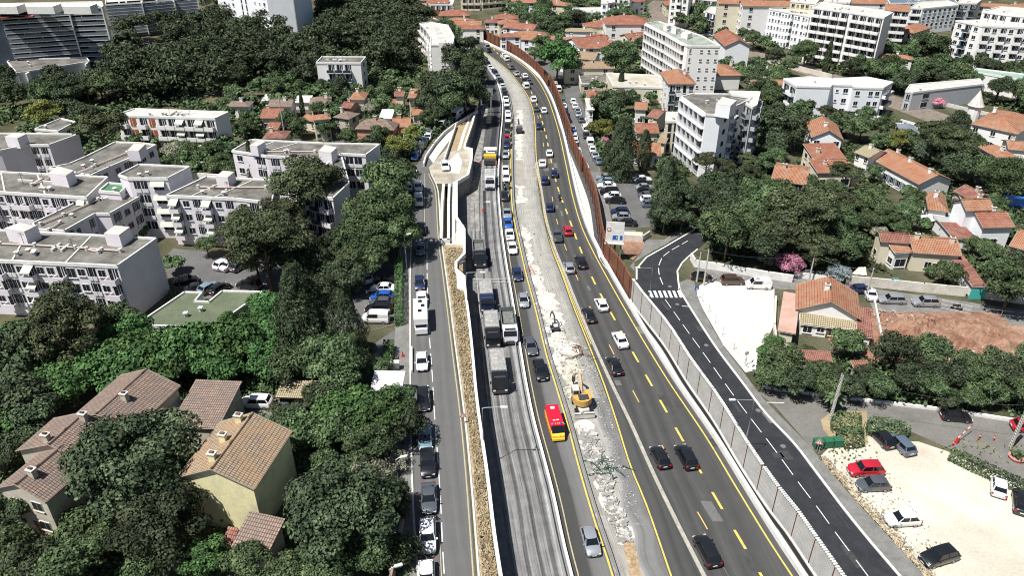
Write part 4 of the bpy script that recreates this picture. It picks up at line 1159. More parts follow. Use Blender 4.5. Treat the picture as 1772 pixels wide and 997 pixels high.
# white bars far left
r, w, h = block('tall slate grey slab tower with white balcony edges at the top left', [(-60, 27), (0, 21), (120, 14), (179, 12), (176, 3), (-60, 8)], (122, 14), PL, m_wall_grey, {}, cap=m_conc_w, roofm=m_roof_lt)  # wall colour includes the shade on the balcony front
def strips(r, a, b, z0, n, fh, fins=(), wall=None, ends=True):
    L = math.dist(a, b); an = math.atan2(b[1] - a[1], b[0] - a[0]); dx, dy = (b[0] - a[0]) / L, (b[1] - a[1]) / L; nx, ny = dy, -dx
    rnd = random.Random(L)
    for f in range(n):
        g = MB(m_conc_w); mx, my = (a[0] + b[0]) / 2, (a[1] + b[1]) / 2
        g.box((mx + nx * .75, my + ny * .75, z0 + f * fh - .12), (L, 1.5, .2), an, m_conc_w)
        g.box((mx + nx * 1.45, my + ny * 1.45, z0 + f * fh + .08), (L, .08, .85), an, wall or m_wall_grey)
        t = 0.0
        while t < L - 4:
            s_ = rnd.uniform(2.5, 6)
            g.box((a[0] + dx * (t + s_ / 2) + nx * .06, a[1] + dy * (t + s_ / 2) + ny * .06, z0 + f * fh + .1), (s_ - .5, .08, 2.3), an, m_glass if rnd.random() < .75 else m_sh_cream)
            if rnd.random() < .35: g.box((a[0] + dx * t + nx * .7, a[1] + dy * t + ny * .7, z0 + f * fh), (.15, 1.4, fh - .2), an, m_wall_lgrey)
            t += s_
        rel3(g, r); g.build('balcony_floor', r)
    for t in fins:
        g = MB(m_conc_w); g.box((a[0] + dx * L * t + nx * 1.0, a[1] + dy * L * t + ny * 1.0, z0 - 1), (.4, 2.2, n * fh + 1.6), an); rel3(g, r); g.build('fin', r)
strips(r, w[1], w[2], PL + 6.5, 9, (h - 6.8) / 9, (.99,))
strips(r, w[2], w[3], PL + 3.5, 10, (h - 3.6) / 10, (.99,))
g = MB(mat('red_awning', (.5, .09, .05))); a, b = w[1], w[2]
for k in range(3):
    p = [a[i] + (b[i] - a[i]) * (.17 + .11 * k) for i in (0, 1)]; g.box((p[0], p[1] - 2.3, PL + h - 1.3), (5, 2.6, .12), math.atan2(b[1] - a[1], b[0] - a[0]))
rel3(g, r); g.build('awning', r)
for u in (12, 75, 138):
    g = MB(m_conc_w); x, y = P(u, 8, PL + h + 2.4); g.box((x, y, PL + h), (9, 5, 2.4)); rel3(g, r); g.build('roof_housing', r)
r, w, h = block('second slate grey slab tower with balcony bands behind the first', [(183, 8), (246, 4), (300, -1), (341, -4), (335, -16), (183, -10)], (66, 8), PL, m_wall_grey, {}, roofm=m_roof_lt)
for i in range(3): strips(r, w[i], w[i + 1], PL + 2, 9, (h - 2.2) / 9, (.99,))
r, w, h = block('grey windowless podium with white buttresses under the slab tower', [(13, 107), (30, 127), (155, 107), (150, 100), (20, 104)], (148, 120), PL, m_wall_lgrey, {}, cat='podium', name='podium', roofm=m_roof_grav)
for t in (.0, .16, .52, .98):
    g = MB(m_conc_w); p = [w[1][i] + (w[2][i] - w[1][i]) * t for i in (0, 1)]; g.box((p[0], p[1] - 1.0, PL), (.5, 3.2, h), R(8)); rel3(g, r); g.build('buttress', r)
r, w, h = block('tall white tower with a grey panelled east face behind the trees', [(383, 33), (470, 54), (517, 64), (545, 48), (420, 22)], 44, PL, m_wall_pure, {0: '.wow.nn.oow'}, byfoot=True, wname='wall')
g = MB(m_wall_lgrey); a, b = w[1], w[2]; an = math.atan2(b[1] - a[1], b[0] - a[0])
g.box(((a[0] + b[0]) / 2 + .1, (a[1] + b[1]) / 2 - .1, PL), (math.dist(a, b) - .5, .3, 43.5), an); rel3(g, r); g.build('panel_cladding', r)
block('small white four-storey block with grey roof among dark trees', [(547.4, 109), (624, 109.5), (633, 99), (557.6, 98.5)], (156, 110), PL, m_wall_white, {0: '.ggg.', 1: 'w'}, fh=2.9, roofm=m_roof_grav)
r, w, h = block('white tower block with a bent balcony side next to the motorway curve', [(726.5, 41), (738, 52), (745, 64), (746, 78), (783, 77.5), (786, 64), (775, 44), (743, 38.5)], (131, 78), PL, m_wall_white,
      {0: 'bb', 1: 'bb', 2: 'bb', 3: '.o.'}, roofm=m_roof_lt, boxes=[([(759, 74), (771, 74), (771, 68), (760, 68)], 1.6), ([(758, 65), (768, 65), (767, 60), (757, 60)], 1.6), ([(755, 57), (764, 57), (763, 53), (754, 53)], 1.6), ([(752, 50), (761, 50), (759, 46), (750, 46)], 1.6)])
# ---- right and far side
block('slab block with green roof and long rows of loggias behind the orange roofs', [(1117, 41), (1154, 60), (1190, 80), (1246, 80.5), (1216, 63), (1140, 37.5)], (123, 41), 0, m_wall_white,
      {0: 'LLLLLLL', 1: 'LLLLLLL.', 2: 'w..o.o.o'}, roofm=mat('green_grey_roof', (.20, .24, .19), (.36, .37, .32), scale=.3), boxes=[([(1162, 48), (1170, 51), (1178, 49), (1170, 46)], 1.5), ([(1180, 56), (1190, 60), (1198, 57), (1188, 53)], 1.5), ([(1148, 43), (1154, 46), (1161, 44), (1155, 41)], 1.5)])
r, w, h = block('white tower with a loggia grid front and blank white corner above the dark trees', [(1179, 168), (1222, 198.5), (1247.5, 200), (1265, 191), (1268, 186), (1281, 181), (1301, 170.5), (1275, 164), (1201, 163)], (306, 198.5), 0, m_wall_pure,
      {0: 'LLLLL', 1: '.', 2: 'w', 3: 'g', 4: 'gw', 5: 'w'}, fh=3.15, boxes=[([(1239, 180), (1264, 184), (1275, 174), (1250, 168)], 3.0)])
block('curved grey building with dark balconies behind the white loggia tower', [(1291, 180), (1302, 187), (1309, 183), (1315, 160), (1262, 158.5), (1266, 164), (1301, 169)], 17, 0, m_wall_lgrey, {0: 'g', 1: 'g', 2: 'gg'}, roofm=m_roof_lt)
block('narrow cream building with bay windows left of the loggia tower', [(1152, 211), (1178, 211), (1181, 196), (1153, 195)], (266, 211), 0, m_wall_cream, {0: 'nn'}, roofm=m_roof_lt)
house('tall apartment house with an orange pyramid roof and dark corner balconies', (1156, 145), (1205, 145), (1190, 124), (197, 145), 0, m_wall_white, m_tile_o, 'hip', 2.2, 'gwnw', name='apartment_building', cat='apartment building', sidew='w')
house('white blank walled apartment house under a broad orange roof', (1205, 131), (1284, 130), (1240, 112), (156, 131), 0, m_wall_white, m_tile_o, 'hip', 2.4, None, name='apartment_building', cat='apartment building', chim=2)
house('white block with a red sheet gable roof beside the railway', (1254.5, 80), (1300, 80), (1262, 60), (120, 80), 0, m_wall_pure, m_tile_r, 'gable', 2.4, None, 'CD', 0, name='apartment_building', cat='apartment building')
block('apartment building with bluish glass balconies near the railway', [(1221, 19), (1245, 26), (1318, 24), (1322, 13), (1228, 12)], (62, 26), 0, m_wall_pure, {0: 'gg', 1: 'wbggb'}, roofm=m_roof_lt)
block('very long white slab block with rows of small windows and balconies', [(1320.5, 13), (1388, 26), (1454, 40), (1485, 37), (1410, 20), (1345, 7)], (103, 40), 0, m_wall_pure, {0: 'boowowoowbow', 1: 'wobowowoobwo', 2: 'o.b'}, fh=2.8, roofm=m_roof_lt)
block('white balconied building behind the blue glass one at the picture top', [(1199, -3), (1262, 4), (1275, -6), (1210, -12)], (24, 2), 0, m_wall_white, {0: 'bbbb'}, roofm=m_roof_lt)
block('white terraced building with a long balcony behind the white slab block', [(1405, 13), (1472, 22), (1530, 31), (1545, 22), (1480, 12), (1420, 4)], 20, 0, m_wall_white, {0: 'bbbb', 1: 'bbbb'}, roofm=m_roof_lt)
house('yellowish apartment house with an orange roof and dark balcony stacks left part', (1509, 51), (1546, 54), (1536, 42), (80, 52), 0, m_wall_cream, m_tile_o, 'hip', 1.5, 'bbw', name='apartment_building', cat='apartment building', chim=0)
house('yellowish apartment house with an orange roof and balconies beside the big round tree', (1545, 51), (1582, 57), (1604, 46), (84, 56), 0, m_wall_cream, m_tile_o, 'hip', 1.8, 'bwb', name='apartment_building', cat='apartment building', chim=0, sidew='w')
house('white apartment house with a flat orange roof behind the yellowish ones', (1531, 17), (1575, 20), (1577, 10), 17, 0, m_wall_white, m_tile_o, 'gable', 1.2, 'bbb', name='apartment_building', cat='apartment building', chim=0)
block('white office block with a regular grid of windows at the top right', [(1574, 14), (1597, 15), (1658, 9), (1640, 1), (1590, 4)], (58, 14), 0, m_wall_pure, {0: 'b', 1: 'wwwwwww'}, fh=2.9, roofm=m_roof_lt)
block('grey and yellow panelled tower at the top right', [(1656, 6), (1690, 6), (1700, -2), (1664, -3)], 9, 0, m_wall_lgrey, {0: 'gwg'}, roofm=m_roof_lt)
block('low white apartment building stepping down behind the car park trees', [(1648, 61), (1677, 66), (1790, 67), (1790, 56), (1700, 55)], (105, 63), 0, m_wall_pure, {0: '.o.', 1: 'wbwdbwgw'}, roofm=m_roof_lt)
block('white terraced building with roof gardens at the right border', [(1654, 36), (1700, 45), (1790, 49), (1790, 38), (1730, 34)], 17, 0, m_wall_white, {0: 'wgw', 1: 'bwbwbw'}, roofm=m_roof_lt)
block('white apartment building with long balcony bands at the top right corner', [(1700, 20), (1745, 26), (1790, 30), (1790, 16), (1730, 12)], 20, 0, m_wall_white, {0: 'bbb', 1: 'bb'}, roofm=m_roof_lt)
r, w, h = block('large white modern building with a recessed upper balcony by the railway', [(1356, 137), (1379, 150), (1437, 151), (1441, 147), (1475, 148), (1478, 152), (1528, 153), (1545, 143), (1500, 134), (1440, 137), (1400, 133.5)], (206, 151), 0, m_wall_pure,
      {0: 'gb', 1: '...', 3: 'ow', 5: 'w.ww', 6: 'g', 4: '.'}, fh=3.1, roofm=mat('white_roof', (.55, .55, .53), (.66, .66, .64), scale=.3))
block('long low grey station building beside the track', [(1567, 158), (1580, 160), (1700, 146), (1695, 137), (1575, 147)], 6, 0, m_wall_lgrey, {0: 'W', 1: '.W......'}, name='station_building', cat='building', roofm=m_roof_lt)
block('building with a pale green flat roof at the right border', [(1683, 124), (1790, 143), (1790, 131), (1690, 119)], 6, 0, m_wall_white, {}, name='low_building', cat='building', roofm=mat('sea_green_roof', (.22, .33, .26), (.27, .38, .31)))
block('long low building with a weathered grey roof beside the car park street', [(1006, 146), (1060, 142), (1047, 121), (999, 121)], (160, 144), 0, m_wall_cream, {0: 'ww.w'}, name='low_building', cat='building')
block('long workshop with a pale stained roof in front of the loggia slab', [(1061, 150), (1146, 152), (1140, 131), (1049, 127)], 5, 0, m_wall_cream, {0: '.w.w'}, name='low_building', cat='building', roofm=mat('stained_roof', (.34, .31, .24), (.50, .47, .39), scale=.2, detail=9))
block('white modern tower with round balconies between treetops', [(1040, 5), (1052, 6), (1064, 4), (1062, -4), (1042, -4)], (38, 6), 0, m_wall_pure, {0: 'w', 1: 'b'}, roofm=m_roof_lt)
block('low white wing attached below the modern tower among trees', [(990, 19), (1040, 21), (1040, 13), (992, 14)], 7, 0, m_wall_pure, {0: 'bbb'}, name='low_building', cat='building', roofm=m_roof_lt)
block('pale building with a dark glazed front behind the brown noise wall', [(742, 8), (783, 8), (786, 0), (746, 0)], (27, 8), 0, m_wall_white, {0: 'gggg'}, roofm=m_roof_lt)
block('cream apartment block with balconies at the top middle', [(797, -3), (832, -3), (868, -6), (866, -12), (800, -10)], (17, -3), 0, m_wall_cream, {0: 'bbb', 1: 'bbb'}, roofm=m_roof_lt)
block('long low building with a dark blue grey roof at the top edge', [(1540, 6), (1655, 4), (1650, -4), (1535, -2)], 9, 0, m_wall_white, {0: 'bbbb'}, roofm=mat('blue_grey_roof', (.10, .13, .17), (.14, .17, .21)))
block('cream apartment house at the top edge above the white slab block', [(1368, 2), (1412, 6), (1420, -3), (1375, -6)], 18, 0, m_wall_cream, {0: 'wowwo'}, roofm=m_roof_lt)
block('second cream apartment house at the top edge near dark treetops', [(1425, 4), (1470, 5), (1475, -4), (1430, -5)], 16, 0, m_wall_white, {0: 'wbow'}, roofm=m_roof_lt)
block('white villa like block at the top edge left of the railway curve', [(1060, -4), (1090, -2), (1094, -9), (1064, -10)], 9, 0, m_wall_white, {0: 'www'}, roofm=m_tile_o)
block('pale apartment house at the top edge between railway and balconied block', [(1160, -6), (1192, -3), (1198, -10), (1166, -13)], 13, 0, m_wall_white, {0: 'wbw'}, roofm=m_roof_lt)
# houses, near left
def L_(u, v): return (u, v)
house('yellow walled farmhouse with a lichen covered tile roof and three chimneys', (303.5, 828), (440, 848), (508, 747), (930, 848), PL, m_wall_yellow, m_tile_y, 'gable', 2.2, None, 'CD', 3, over=.35)
house('small brown tiled outbuilding in front of the yellow house', (399, 947), (462, 962), (500, 912), 3.2, PL, m_wall_old, m_tile_b, 'shed', 1.2, None, chim=0, name='outbuilding', cat='outbuilding')
house('low red tiled lean-to at the foot of the yellow wall', (383, 938), (402, 942), (412, 922), 2.4, PL, m_wall_old, m_tile_d, 'shed', .7, None, chim=0, name='outbuilding', cat='outbuilding')
house('front wing of the long old farmhouse with a pale gable and white window', (-8, 846), (78, 871), (150, 797), (938, 871), PL, m_wall_old, m_tile_b, 'gable', 1.7, 'ow', 'CD', 1, over=.3)
house('middle wing of the long old farmhouse with two chimneys', (27, 781), (160, 806), (226, 748), height_at(938, 871, PL) + .1, PL, m_wall_old, m_tile_b, 'gable', 2.1, None, 'CD', 2, over=.3)
house('rear wing of the long old farmhouse beside the brown shed', (118, 727), (228, 749), (308, 667), height_at(938, 871, PL) + .25, PL, m_wall_old, m_tile_b, 'gable', 1.9, None, 'CD', 1, over=.3)
house('broad brown tiled shed between the farmhouse and the yellow house', (292, 738), (378, 742), (407, 669), 4.2, PL, m_wall_old, m_tile_b, 'shed', 1.0, None, chim=0, name='outbuilding', cat='outbuilding')
house('open carport with a ribbed brown roof behind the white car', (476, 688), (544, 690), (550, 664), 2.7, PL, mat('dark_timber', (.03, .025, .02)), m_tile_k, 'shed', .5, None, chim=0, name='carport', cat='carport')
house('white corrugated shed roof beside the pavement', (640, 675), (695, 676), (695, 647), 3.0, PL, m_wall_white, mat('corrugated_sheet', (.5, .5, .49), (.62, .62, .6), scale=2, stretch=(3, .2, 1)), 'shed', .5, None, chim=0, name='outbuilding', cat='outbuilding')
# houses beyond the estate
VG = 'tile roofed houses beyond the estate'
for args in [
    ('brown hip roofed house at the left end of the village houses', (391, 184), (431, 184), (448, 175), 4.5, m_tile_b, m_wall_white, 'hip'),
    ('white house with a brown roof behind the bright red roof', (463.6, 184), (504, 184), (503, 173), 5.5, m_tile_b, m_wall_white, 'gable'),
    ('house with the brightest red roof beyond the estate', (450, 204), (486, 204), (489, 189), 5, m_tile_r, m_wall_cream, 'gable'),
    ('tiny orange tiled lean-to below the bright red roof', (450, 212.5), (472, 212.5), (474, 206), 3, m_tile_o, m_wall_cream, 'shed'),
    ('house with a wide brown red hip roof right behind the estate', (454, 239), (494, 239), (514, 226), 5.5, m_tile_d, m_wall_cream, 'hip'),
    ('gabled house with brown tiles behind a round tree', (535, 180), (573, 178), (570, 167), 6, m_tile_b, m_wall_white, 'hip'),
    ('low house with a clear orange roof beside the beige gable', (521, 206), (543, 210), (555, 201), 4, m_tile_o, m_wall_cream, 'gable'),
    ('tall beige house with an orange brown hip roof', (541, 208), (573, 205), (577, 196), 8, m_tile_o, m_wall_cream, 'hip'),
    ('house with a faded brown hip roof over the village street', (576, 202), (604, 206), (610, 194), 7, m_tile_b, m_wall_old, 'hip'),
    ('house with reddish roof at the upper end of the village street', (604, 172), (631, 172), (637, 160), 6.5, m_tile_o, m_wall_cream, 'hip'),
    ('low brown roofed house along the village street', (589, 185), (607, 187), (624, 179), 5, m_tile_d, m_wall_rose, 'gable'),
    ('orange roofed house next to the pink house', (679, 220), (711, 219), (711, 204), 4.5, m_tile_o, m_wall_rose, 'gable'),
    ('beige house with a steep red roof beside the big dark trees', (705, 169), (729, 169), (729, 156), 8, m_tile_o, m_wall_cream, 'shed'),
    ('small red roofed house left of the beige one', (682, 166), (699, 166), (704, 158), 6, m_tile_d, m_wall_cream, 'gable'),
    ('tiny orange roofed house between pink house and site road', (697, 230), (719, 228), (717, 218), 3.5, m_tile_o, m_wall_cream, 'hip'),
    ('pale orange roofed house in front of the beige house', (713, 199), (733, 198), (736, 187), 4.5, m_tile_o, m_wall_cream, 'gable'),
    ('little pink roofed annex among the garden bushes', (674, 182), (687, 182), (686, 174), 3, m_tile_r, m_wall_rose, 'shed'),
    ('low red tiled annex right of the orange lean-to', (460, 223), (480, 224), (483, 212), 3.5, m_tile_r, m_wall_cream, 'gable'),
    ('small flat white garage in front of the dark wood', (452, 174), (480, 174), (481, 166), 3, mat('garage_roof', (.55, .53, .5)), m_wall_white, 'shed'),
    ('low white roofed garage beside the gabled house', (508, 177), (535, 177), (536, 168), 3, MATS['garage_roof'], m_wall_white, 'shed'),
    ('open white shed roof in the gardens beyond the pink house', (655, 205), (678, 205), (676, 192), 3, MATS['garage_roof'], m_wall_white, 'shed')]:
    lab, A, B, C, he, t, wl, kd = args
    house(lab, A, B, C, he * .78, PL, wl, t, kd, None if kd != 'shed' else .6, 'w.w' if he > 3.2 else None, chim=1 if he > 4 else 0, group=VG)
house('big pink house with a tan hip roof beyond the estate', (614, 222.5), (682, 225), (691, 213), (250, 224), PL, m_wall_rose, m_tile_b, 'hip', 2.0, '.w.w.', group=VG)
# right side houses
RG = 'tile roofed houses right of the side road'
house('large orange roofed villa with a white gable above its porch', (1377, 536), (1490, 554), (1513, 512), 3.5, 0, m_wall_white, m_tile_o, 'gable', 2.6, None, 'CD', 1, group=RG, over=.5)
house('tiled porch roof of pale brown tiles along the front of the orange roofed villa', (1385, 561), (1482, 573), (1484, 552), 2.3, 0, m_wall_white, m_tile_k, 'shed', .8, 'WwWW', chim=0, name='porch', cat='porch', over=.3, sidew=None, floors=1)
house('flat annex with a pale pink roof left of the villa', (1346, 572), (1377, 578), (1374, 510), 3.0, 0, m_wall_cream, mat('pink_felt', (.50, .34, .28), (.42, .26, .2), scale=.3), 'shed', .3, None, chim=0, name='annex', cat='annex')
house('brown tiled side annex right of the villa', (1483, 580), (1512, 585), (1497, 535), 2.8, 0, m_wall_white, m_tile_d, 'shed', .4, None, chim=0, name='annex', cat='annex')
house('yellowish house with a broad orange roof and white shutters behind the long wall', (1580, 437), (1665, 443), (1660, 412), (470, 437), 0, m_wall_cream, m_tile_o, 'gable', 1.6, '.w..', group=RG, chim=2, shut='w')
house('lower left wing of the yellowish house under a dark red roof', (1524, 418), (1578, 421), (1577, 404), 5.2, 0, m_wall_cream, m_tile_d, 'gable', 1.0, 'w', chim=0, group=RG)
house('small porch roof on the front of the yellowish house', (1549, 438), (1580, 436), (1580, 424), 4.0, 0, m_wall_white, m_tile_o, 'shed', .7, 'W', chim=0, name='porch', cat='porch')
house('narrow garage with a long red roof and a turquoise door', (1683, 495), (1709, 496), (1681, 449), 2.6, 0, m_wall_white, m_tile_d, 'shed', .8, None, chim=0, name='garage', cat='garage')
house('white house with red shutters and a double gable, front half', (1701, 394), (1757, 393), (1752, 364), (432, 394), 0, m_wall_pure, m_tile_r, 'gable', 1.7, '.w.', group=RG, sidew='r')
house('white house with red shutters and a double gable, rear half', (1672, 365), (1722, 363), (1717, 345), 7.2, 0, m_wall_pure, m_tile_o, 'gable', 1.5, None, group=RG)
house('rusty sheet roofed shed at the foot of the double gable house', (1650, 412), (1690, 413), (1668, 388), 3, 0, m_wall_white, m_tile_d, 'shed', .4, None, chim=0, name='outbuilding', cat='outbuilding')
house('grey sheet canopy beside the double gable house', (1630, 388), (1664, 388), (1652, 369), 3, 0, m_wall_white, mat('grey_sheet', (.36, .37, .35), (.30, .31, .29), scale=1), 'shed', .3, None, chim=0, name='canopy', cat='canopy')
house('house with mottled orange hip roof between terrace and double gable house', (1606, 362), (1642, 367), (1658, 340), 4.5, 0, m_wall_white, m_tile_o, 'hip', 1.4, 'w.w', group=RG)
house('long white terrace with dark shutters under a red orange roof', (1505, 273), (1590, 319), (1650, 312), (347, 319), 0, m_wall_white, m_tile_o, 'gable', 2.0, 't.ttttt', group=RG, chim=3, shut='t', sidew=None)
house('house with khaki tiles at the left end of the white terrace', (1478, 263), (1504, 273), (1519, 257), 5.5, 0, m_wall_white, m_tile_k, 'gable', 1.2, 'w.w', group=RG)
house('old stone tiled house right behind the terrace gable', (1650, 330), (1680, 346), (1700, 334), 4.5, 0, m_wall_old, m_tile_d, 'gable', 1.3, None, group=RG)
house('pale ruined building with a light tiled roof', (1665, 350), (1718, 352), (1700, 334), 3.4, 0, m_wall_white, m_tile_k, 'gable', .9, None, group=RG)
house('upper wide red roofed house with a straight eave', (1409, 276), (1466, 275), (1457, 255), 5.4, 0, m_wall_cream, m_tile_r, 'shed', 1.3, 'w.w', group=RG)
house('lower wide red roofed house below its twin', (1415, 299), (1479, 298), (1467, 280), 4.2, 0, m_wall_cream, m_tile_r, 'shed', 1.2, 'w.W', group=RG)
house('small orange roofed annex right of the wide red roofs', (1478, 300), (1496, 296), (1484, 281), 3.5, 0, m_wall_cream, m_tile_o, 'shed', .8, None, chim=0, group=RG)
house('house with an orange roof and dark end wall left of the red roofs', (1334, 311), (1395, 320), (1408, 289), 5.5, 0, m_wall_old, m_tile_o, 'gable', 1.5, 'w.w', group=RG)
house('white gabled house with an arched attic window and orange roof', (1404, 238), (1460, 242), (1442, 215), 6, 0, m_wall_pure, m_tile_o, 'gable', 2.2, 'w.w', 'CD', group=RG)
house('white villa with a wide orange roof next to its round turret', (1680, 214), (1762, 232), (1800, 205), (262, 225), 0, m_wall_white, m_tile_o, 'hip', 2.0, 'w.w.w', group=RG, chim=2)
house('low wing with red orange roof below the turret villa', (1690, 252), (1724, 272), (1742, 260), 4.5, 0, m_wall_white, m_tile_o, 'hip', 1.3, 'w', group=RG)
house('house with an orange roof at the right border below the turret villa', (1745, 258), (1790, 262), (1790, 247), 5, 0, m_wall_white, m_tile_o, 'gable', 1.2, 'w.', group=RG)
house('dark sided house with orange roof cut by the right border', (1746, 425), (1800, 440), (1800, 405), 6.5, 0, m_wall_old, m_tile_o, 'gable', 1.5, 'w.', group=RG)
house('long dark red shed roof among the bushes below the villa', (1385, 624), (1442, 628), (1440, 612), 2.5, 0, m_wall_old, m_tile_d, 'shed', .4, None, chim=0, name='outbuilding', cat='outbuilding')
house('short dark red shed roof right of the blue tarpaulin', (1478, 638), (1508, 638), (1506, 627), 2.3, 0, m_wall_old, m_tile_d, 'shed', .4, None, chim=0, name='outbuilding', cat='outbuilding')
house('small dark octagonal pavilion in the park by the railway', (1560, 228), (1592, 230), (1590, 216), 3.5, 0, m_darkmetal, m_wall_grey, 'hip', 1.0, None, chim=0, name='pavilion', cat='pavilion')
t = thing('turret', 'round white turret with a pointed roof on the villa corner', 'turret', (*P(1673, 232), 0))
g = MB(m_wall_white); g.tube([(0, 0, 0), (0, 0, 8.6)], 1.7, 12); g.build('wall', t)
g = MB(m_conc); g.tube([(0, 0, 8.6), (0, 0, 9), (0, 0, 13)], [2.2, 1.9, .05], 12); g.build('roof', t)
house('orange hip roofed house between the cypresses', (1098, 189), (1120, 190), (1122, 178), 5, 0, m_wall_white, m_tile_o, 'gable', 1.2, 'w', group=RG)
house('orange roofed house left of the apartment pyramid roof', (1119, 201), (1138, 205), (1136, 188), 4.5, 0, m_wall_cream, m_tile_d, 'gable', 1.2, 'w', group=RG)
house('house with the plain red roof behind the row of cypresses', (1101, 230), (1141, 230), (1141, 213), 4.5, 0, m_wall_cream, m_tile_r, 'gable', 1.3, 'w.w', group=RG)
house('tan roofed house beside the narrow cream building', (1137, 246), (1152, 248), (1150, 226), 4, 0, m_wall_cream, m_tile_y, 'gable', 1.0, None, group=RG)
house('low white house with an orange roof behind the car park', (1095, 267), (1145, 269), (1144, 253), 3.4, 0, m_wall_white, m_tile_o, 'shed', 1.0, 'w..w', group=RG, chim=0)
house('narrow white house beside the street of parked cars', (1017, 190), (1029, 190), (1030, 171), 6, 0, m_wall_white, m_roof_lt, 'shed', .3, 'w', group=RG, chim=0)
house('small red roofed house in front of the grey roofed long building', (1016, 168), (1043, 168), (1043, 157), 4, 0, m_wall_cream, m_tile_r, 'hip', 1.0, 'w', group=RG)
FG = 'small red and orange roofs across the motorway'
far = [(787, 23, 16, 11, 0, 'r', 'broad red hip roof nearest the glazed building'), (797, 35, 13, 8, -10, 'o', 'low orange roof below the broad red hip roof'), (811, 41, 13, 9, -5, 'o', 'orange roof nearest the brown wall bend'),
       (809, 47, 16, 7, 0, 'r', 'long red roof directly behind the brown noise wall'), (876, 29, 12, 9, 0, 'r', 'solitary red hip roof under the trees'), (880, 38, 11, 8, 10, 'o', 'orange roof below the solitary hip roof'),
       (851, 36, 7, 7, 0, 'd', 'tiny red roof in the trees above the lane'), (903, 46, 16, 10, -25, 'r', 'steep red roof along the slanted lane'), (916, 59, 15, 9, -5, 'o', 'pale orange roof behind the palm'), (932, 66, 15, 8, -15, 'o', 'orange roof next to the noise wall bushes'),
       (883, 61, 10, 6, 0, 'r', 'small scarlet roof over a white terrace'), (906, 2, 14, 8, 0, 'o', 'orange roofed white house at the top edge'), (958, 4, 12, 8, 20, 'o', 'orange roof at the top edge above dark trees'), (972, 7, 10, 7, -20, 'o', 'second orange roof at the top edge above dark trees'),
       (992, 67, 9, 7, 0, 'o', 'small isolated orange roof left of the wide red roof'), (1016, 74, 16, 15, 25, 'r', 'widest red roof in the village across the wall'), (1034, 63, 10, 7, 0, 'r', 'small red roof above the widest one'),
       (1041, 80, 15, 7, 0, 'r', 'red roof over a light blue wall'), (1057, 73, 8, 6, 0, 'r', 'tiny red roof next to a tall cypress'), (1033, 43, 14, 9, 0, 'r', 'red roofed white house left of the tall hip roof'), (1051, 38, 14, 10, 30, 'r', 'red roof just behind the white house'),
       (1092, 51, 16, 8, -15, 'o', 'orange roof in front of the tall hip roofed house'), (1099, 62, 12, 8, 25, 'r', 'red roof hugging the loggia slab'), (1110, 70, 9, 9, 0, 'o', 'orange roof at the foot of the loggia slab'),
       (1004, 96, 15, 10, -20, 'y', 'tan roof above the weathered grey roof'), (1018, 113, 20, 9, 0, 'y', 'orange tan gable right behind the weathered grey roof'), (1006, 52, 15, 6, -5, 'k', 'grey barrel roof between treetops'),
       (1174, 5, 16, 12, 0, 'r', 'red hip roofed white house beside the railway curve'), (1095, 1, 12, 8, 30, 'r', 'red roof at the top edge near the railway curve'), (1325, 7, 24, 9, 0, 'o', 'long orange roof behind the long white slab'),
       (1282, 3, 22, 10, -8, 'o', 'long orange roof behind the blue glass building'), (1450, 14, 14, 7, -8, 'r', 'orange red roof peeping above the white slab block'), (1765, 14, 26, 14, 15, 'o', 'large orange roof in the top right corner'),
       (1550, 98, 13, 6, -20, 'o', 'small orange roofed house in the trees beneath the yellowish houses'), (1490, 3, 30, 9, -6, 'o', 'orange roof at the top edge above dark treetops'), (1714, 9, 16, 6, -10, 'o', 'short orange roof left of the large corner roof'),
       (758, 3, 12, 8, 0, 'r', 'red roof glimpsed above the glazed building'), (730, -2, 12, 8, 0, 'o', 'orange roof where the brown wall leaves the picture'), (1326, 143, 12, 6, 0, 'o', 'small orange roof by the railway and round tree')]
T = {'r': m_tile_r, 'o': m_tile_o, 'd': m_tile_d, 'y': m_tile_y, 'k': m_tile_k}
for u, v, L, W, deg, c, lab in far:
    small_house(lab, u, v, L * .9, W * .9, deg, 5.5 if u != 1282 and u != 1325 else 15, T[c], random.choice([m_wall_white, m_wall_cream, m_wall_pure]), 0, random.choice(['hip', 'gable']) if 'hip' not in lab else 'hip', group=FG)
small_house('tall white house with a red hip roof and a chimney', 1084, 36, 19, 14, 0, 9, m_tile_r, m_wall_white, 0, 'hip', group=FG)
# loose parts: garage door, shelter
g = MB(m_teal); a, b = P(1675, 517), P(1701, 519); g.box(((a[0] + b[0]) / 2, (a[1] + b[1]) / 2 - .05, .05), (2.9, .1, 2.1), 0); tag(g.build('garage_door'), 'turquoise garage door at the end of the long wall', 'garage door')
g = MB(mat('blue_cover', (.05, .22, .62), rough=.4)); g.box((*P(1770, 356), 0), (9, 6, 1.2), R(-12), m_blue_p, MATS['blue_cover']); tag(g.build('swimming_pool'), 'blue covered above ground pool at the right border', 'pool')
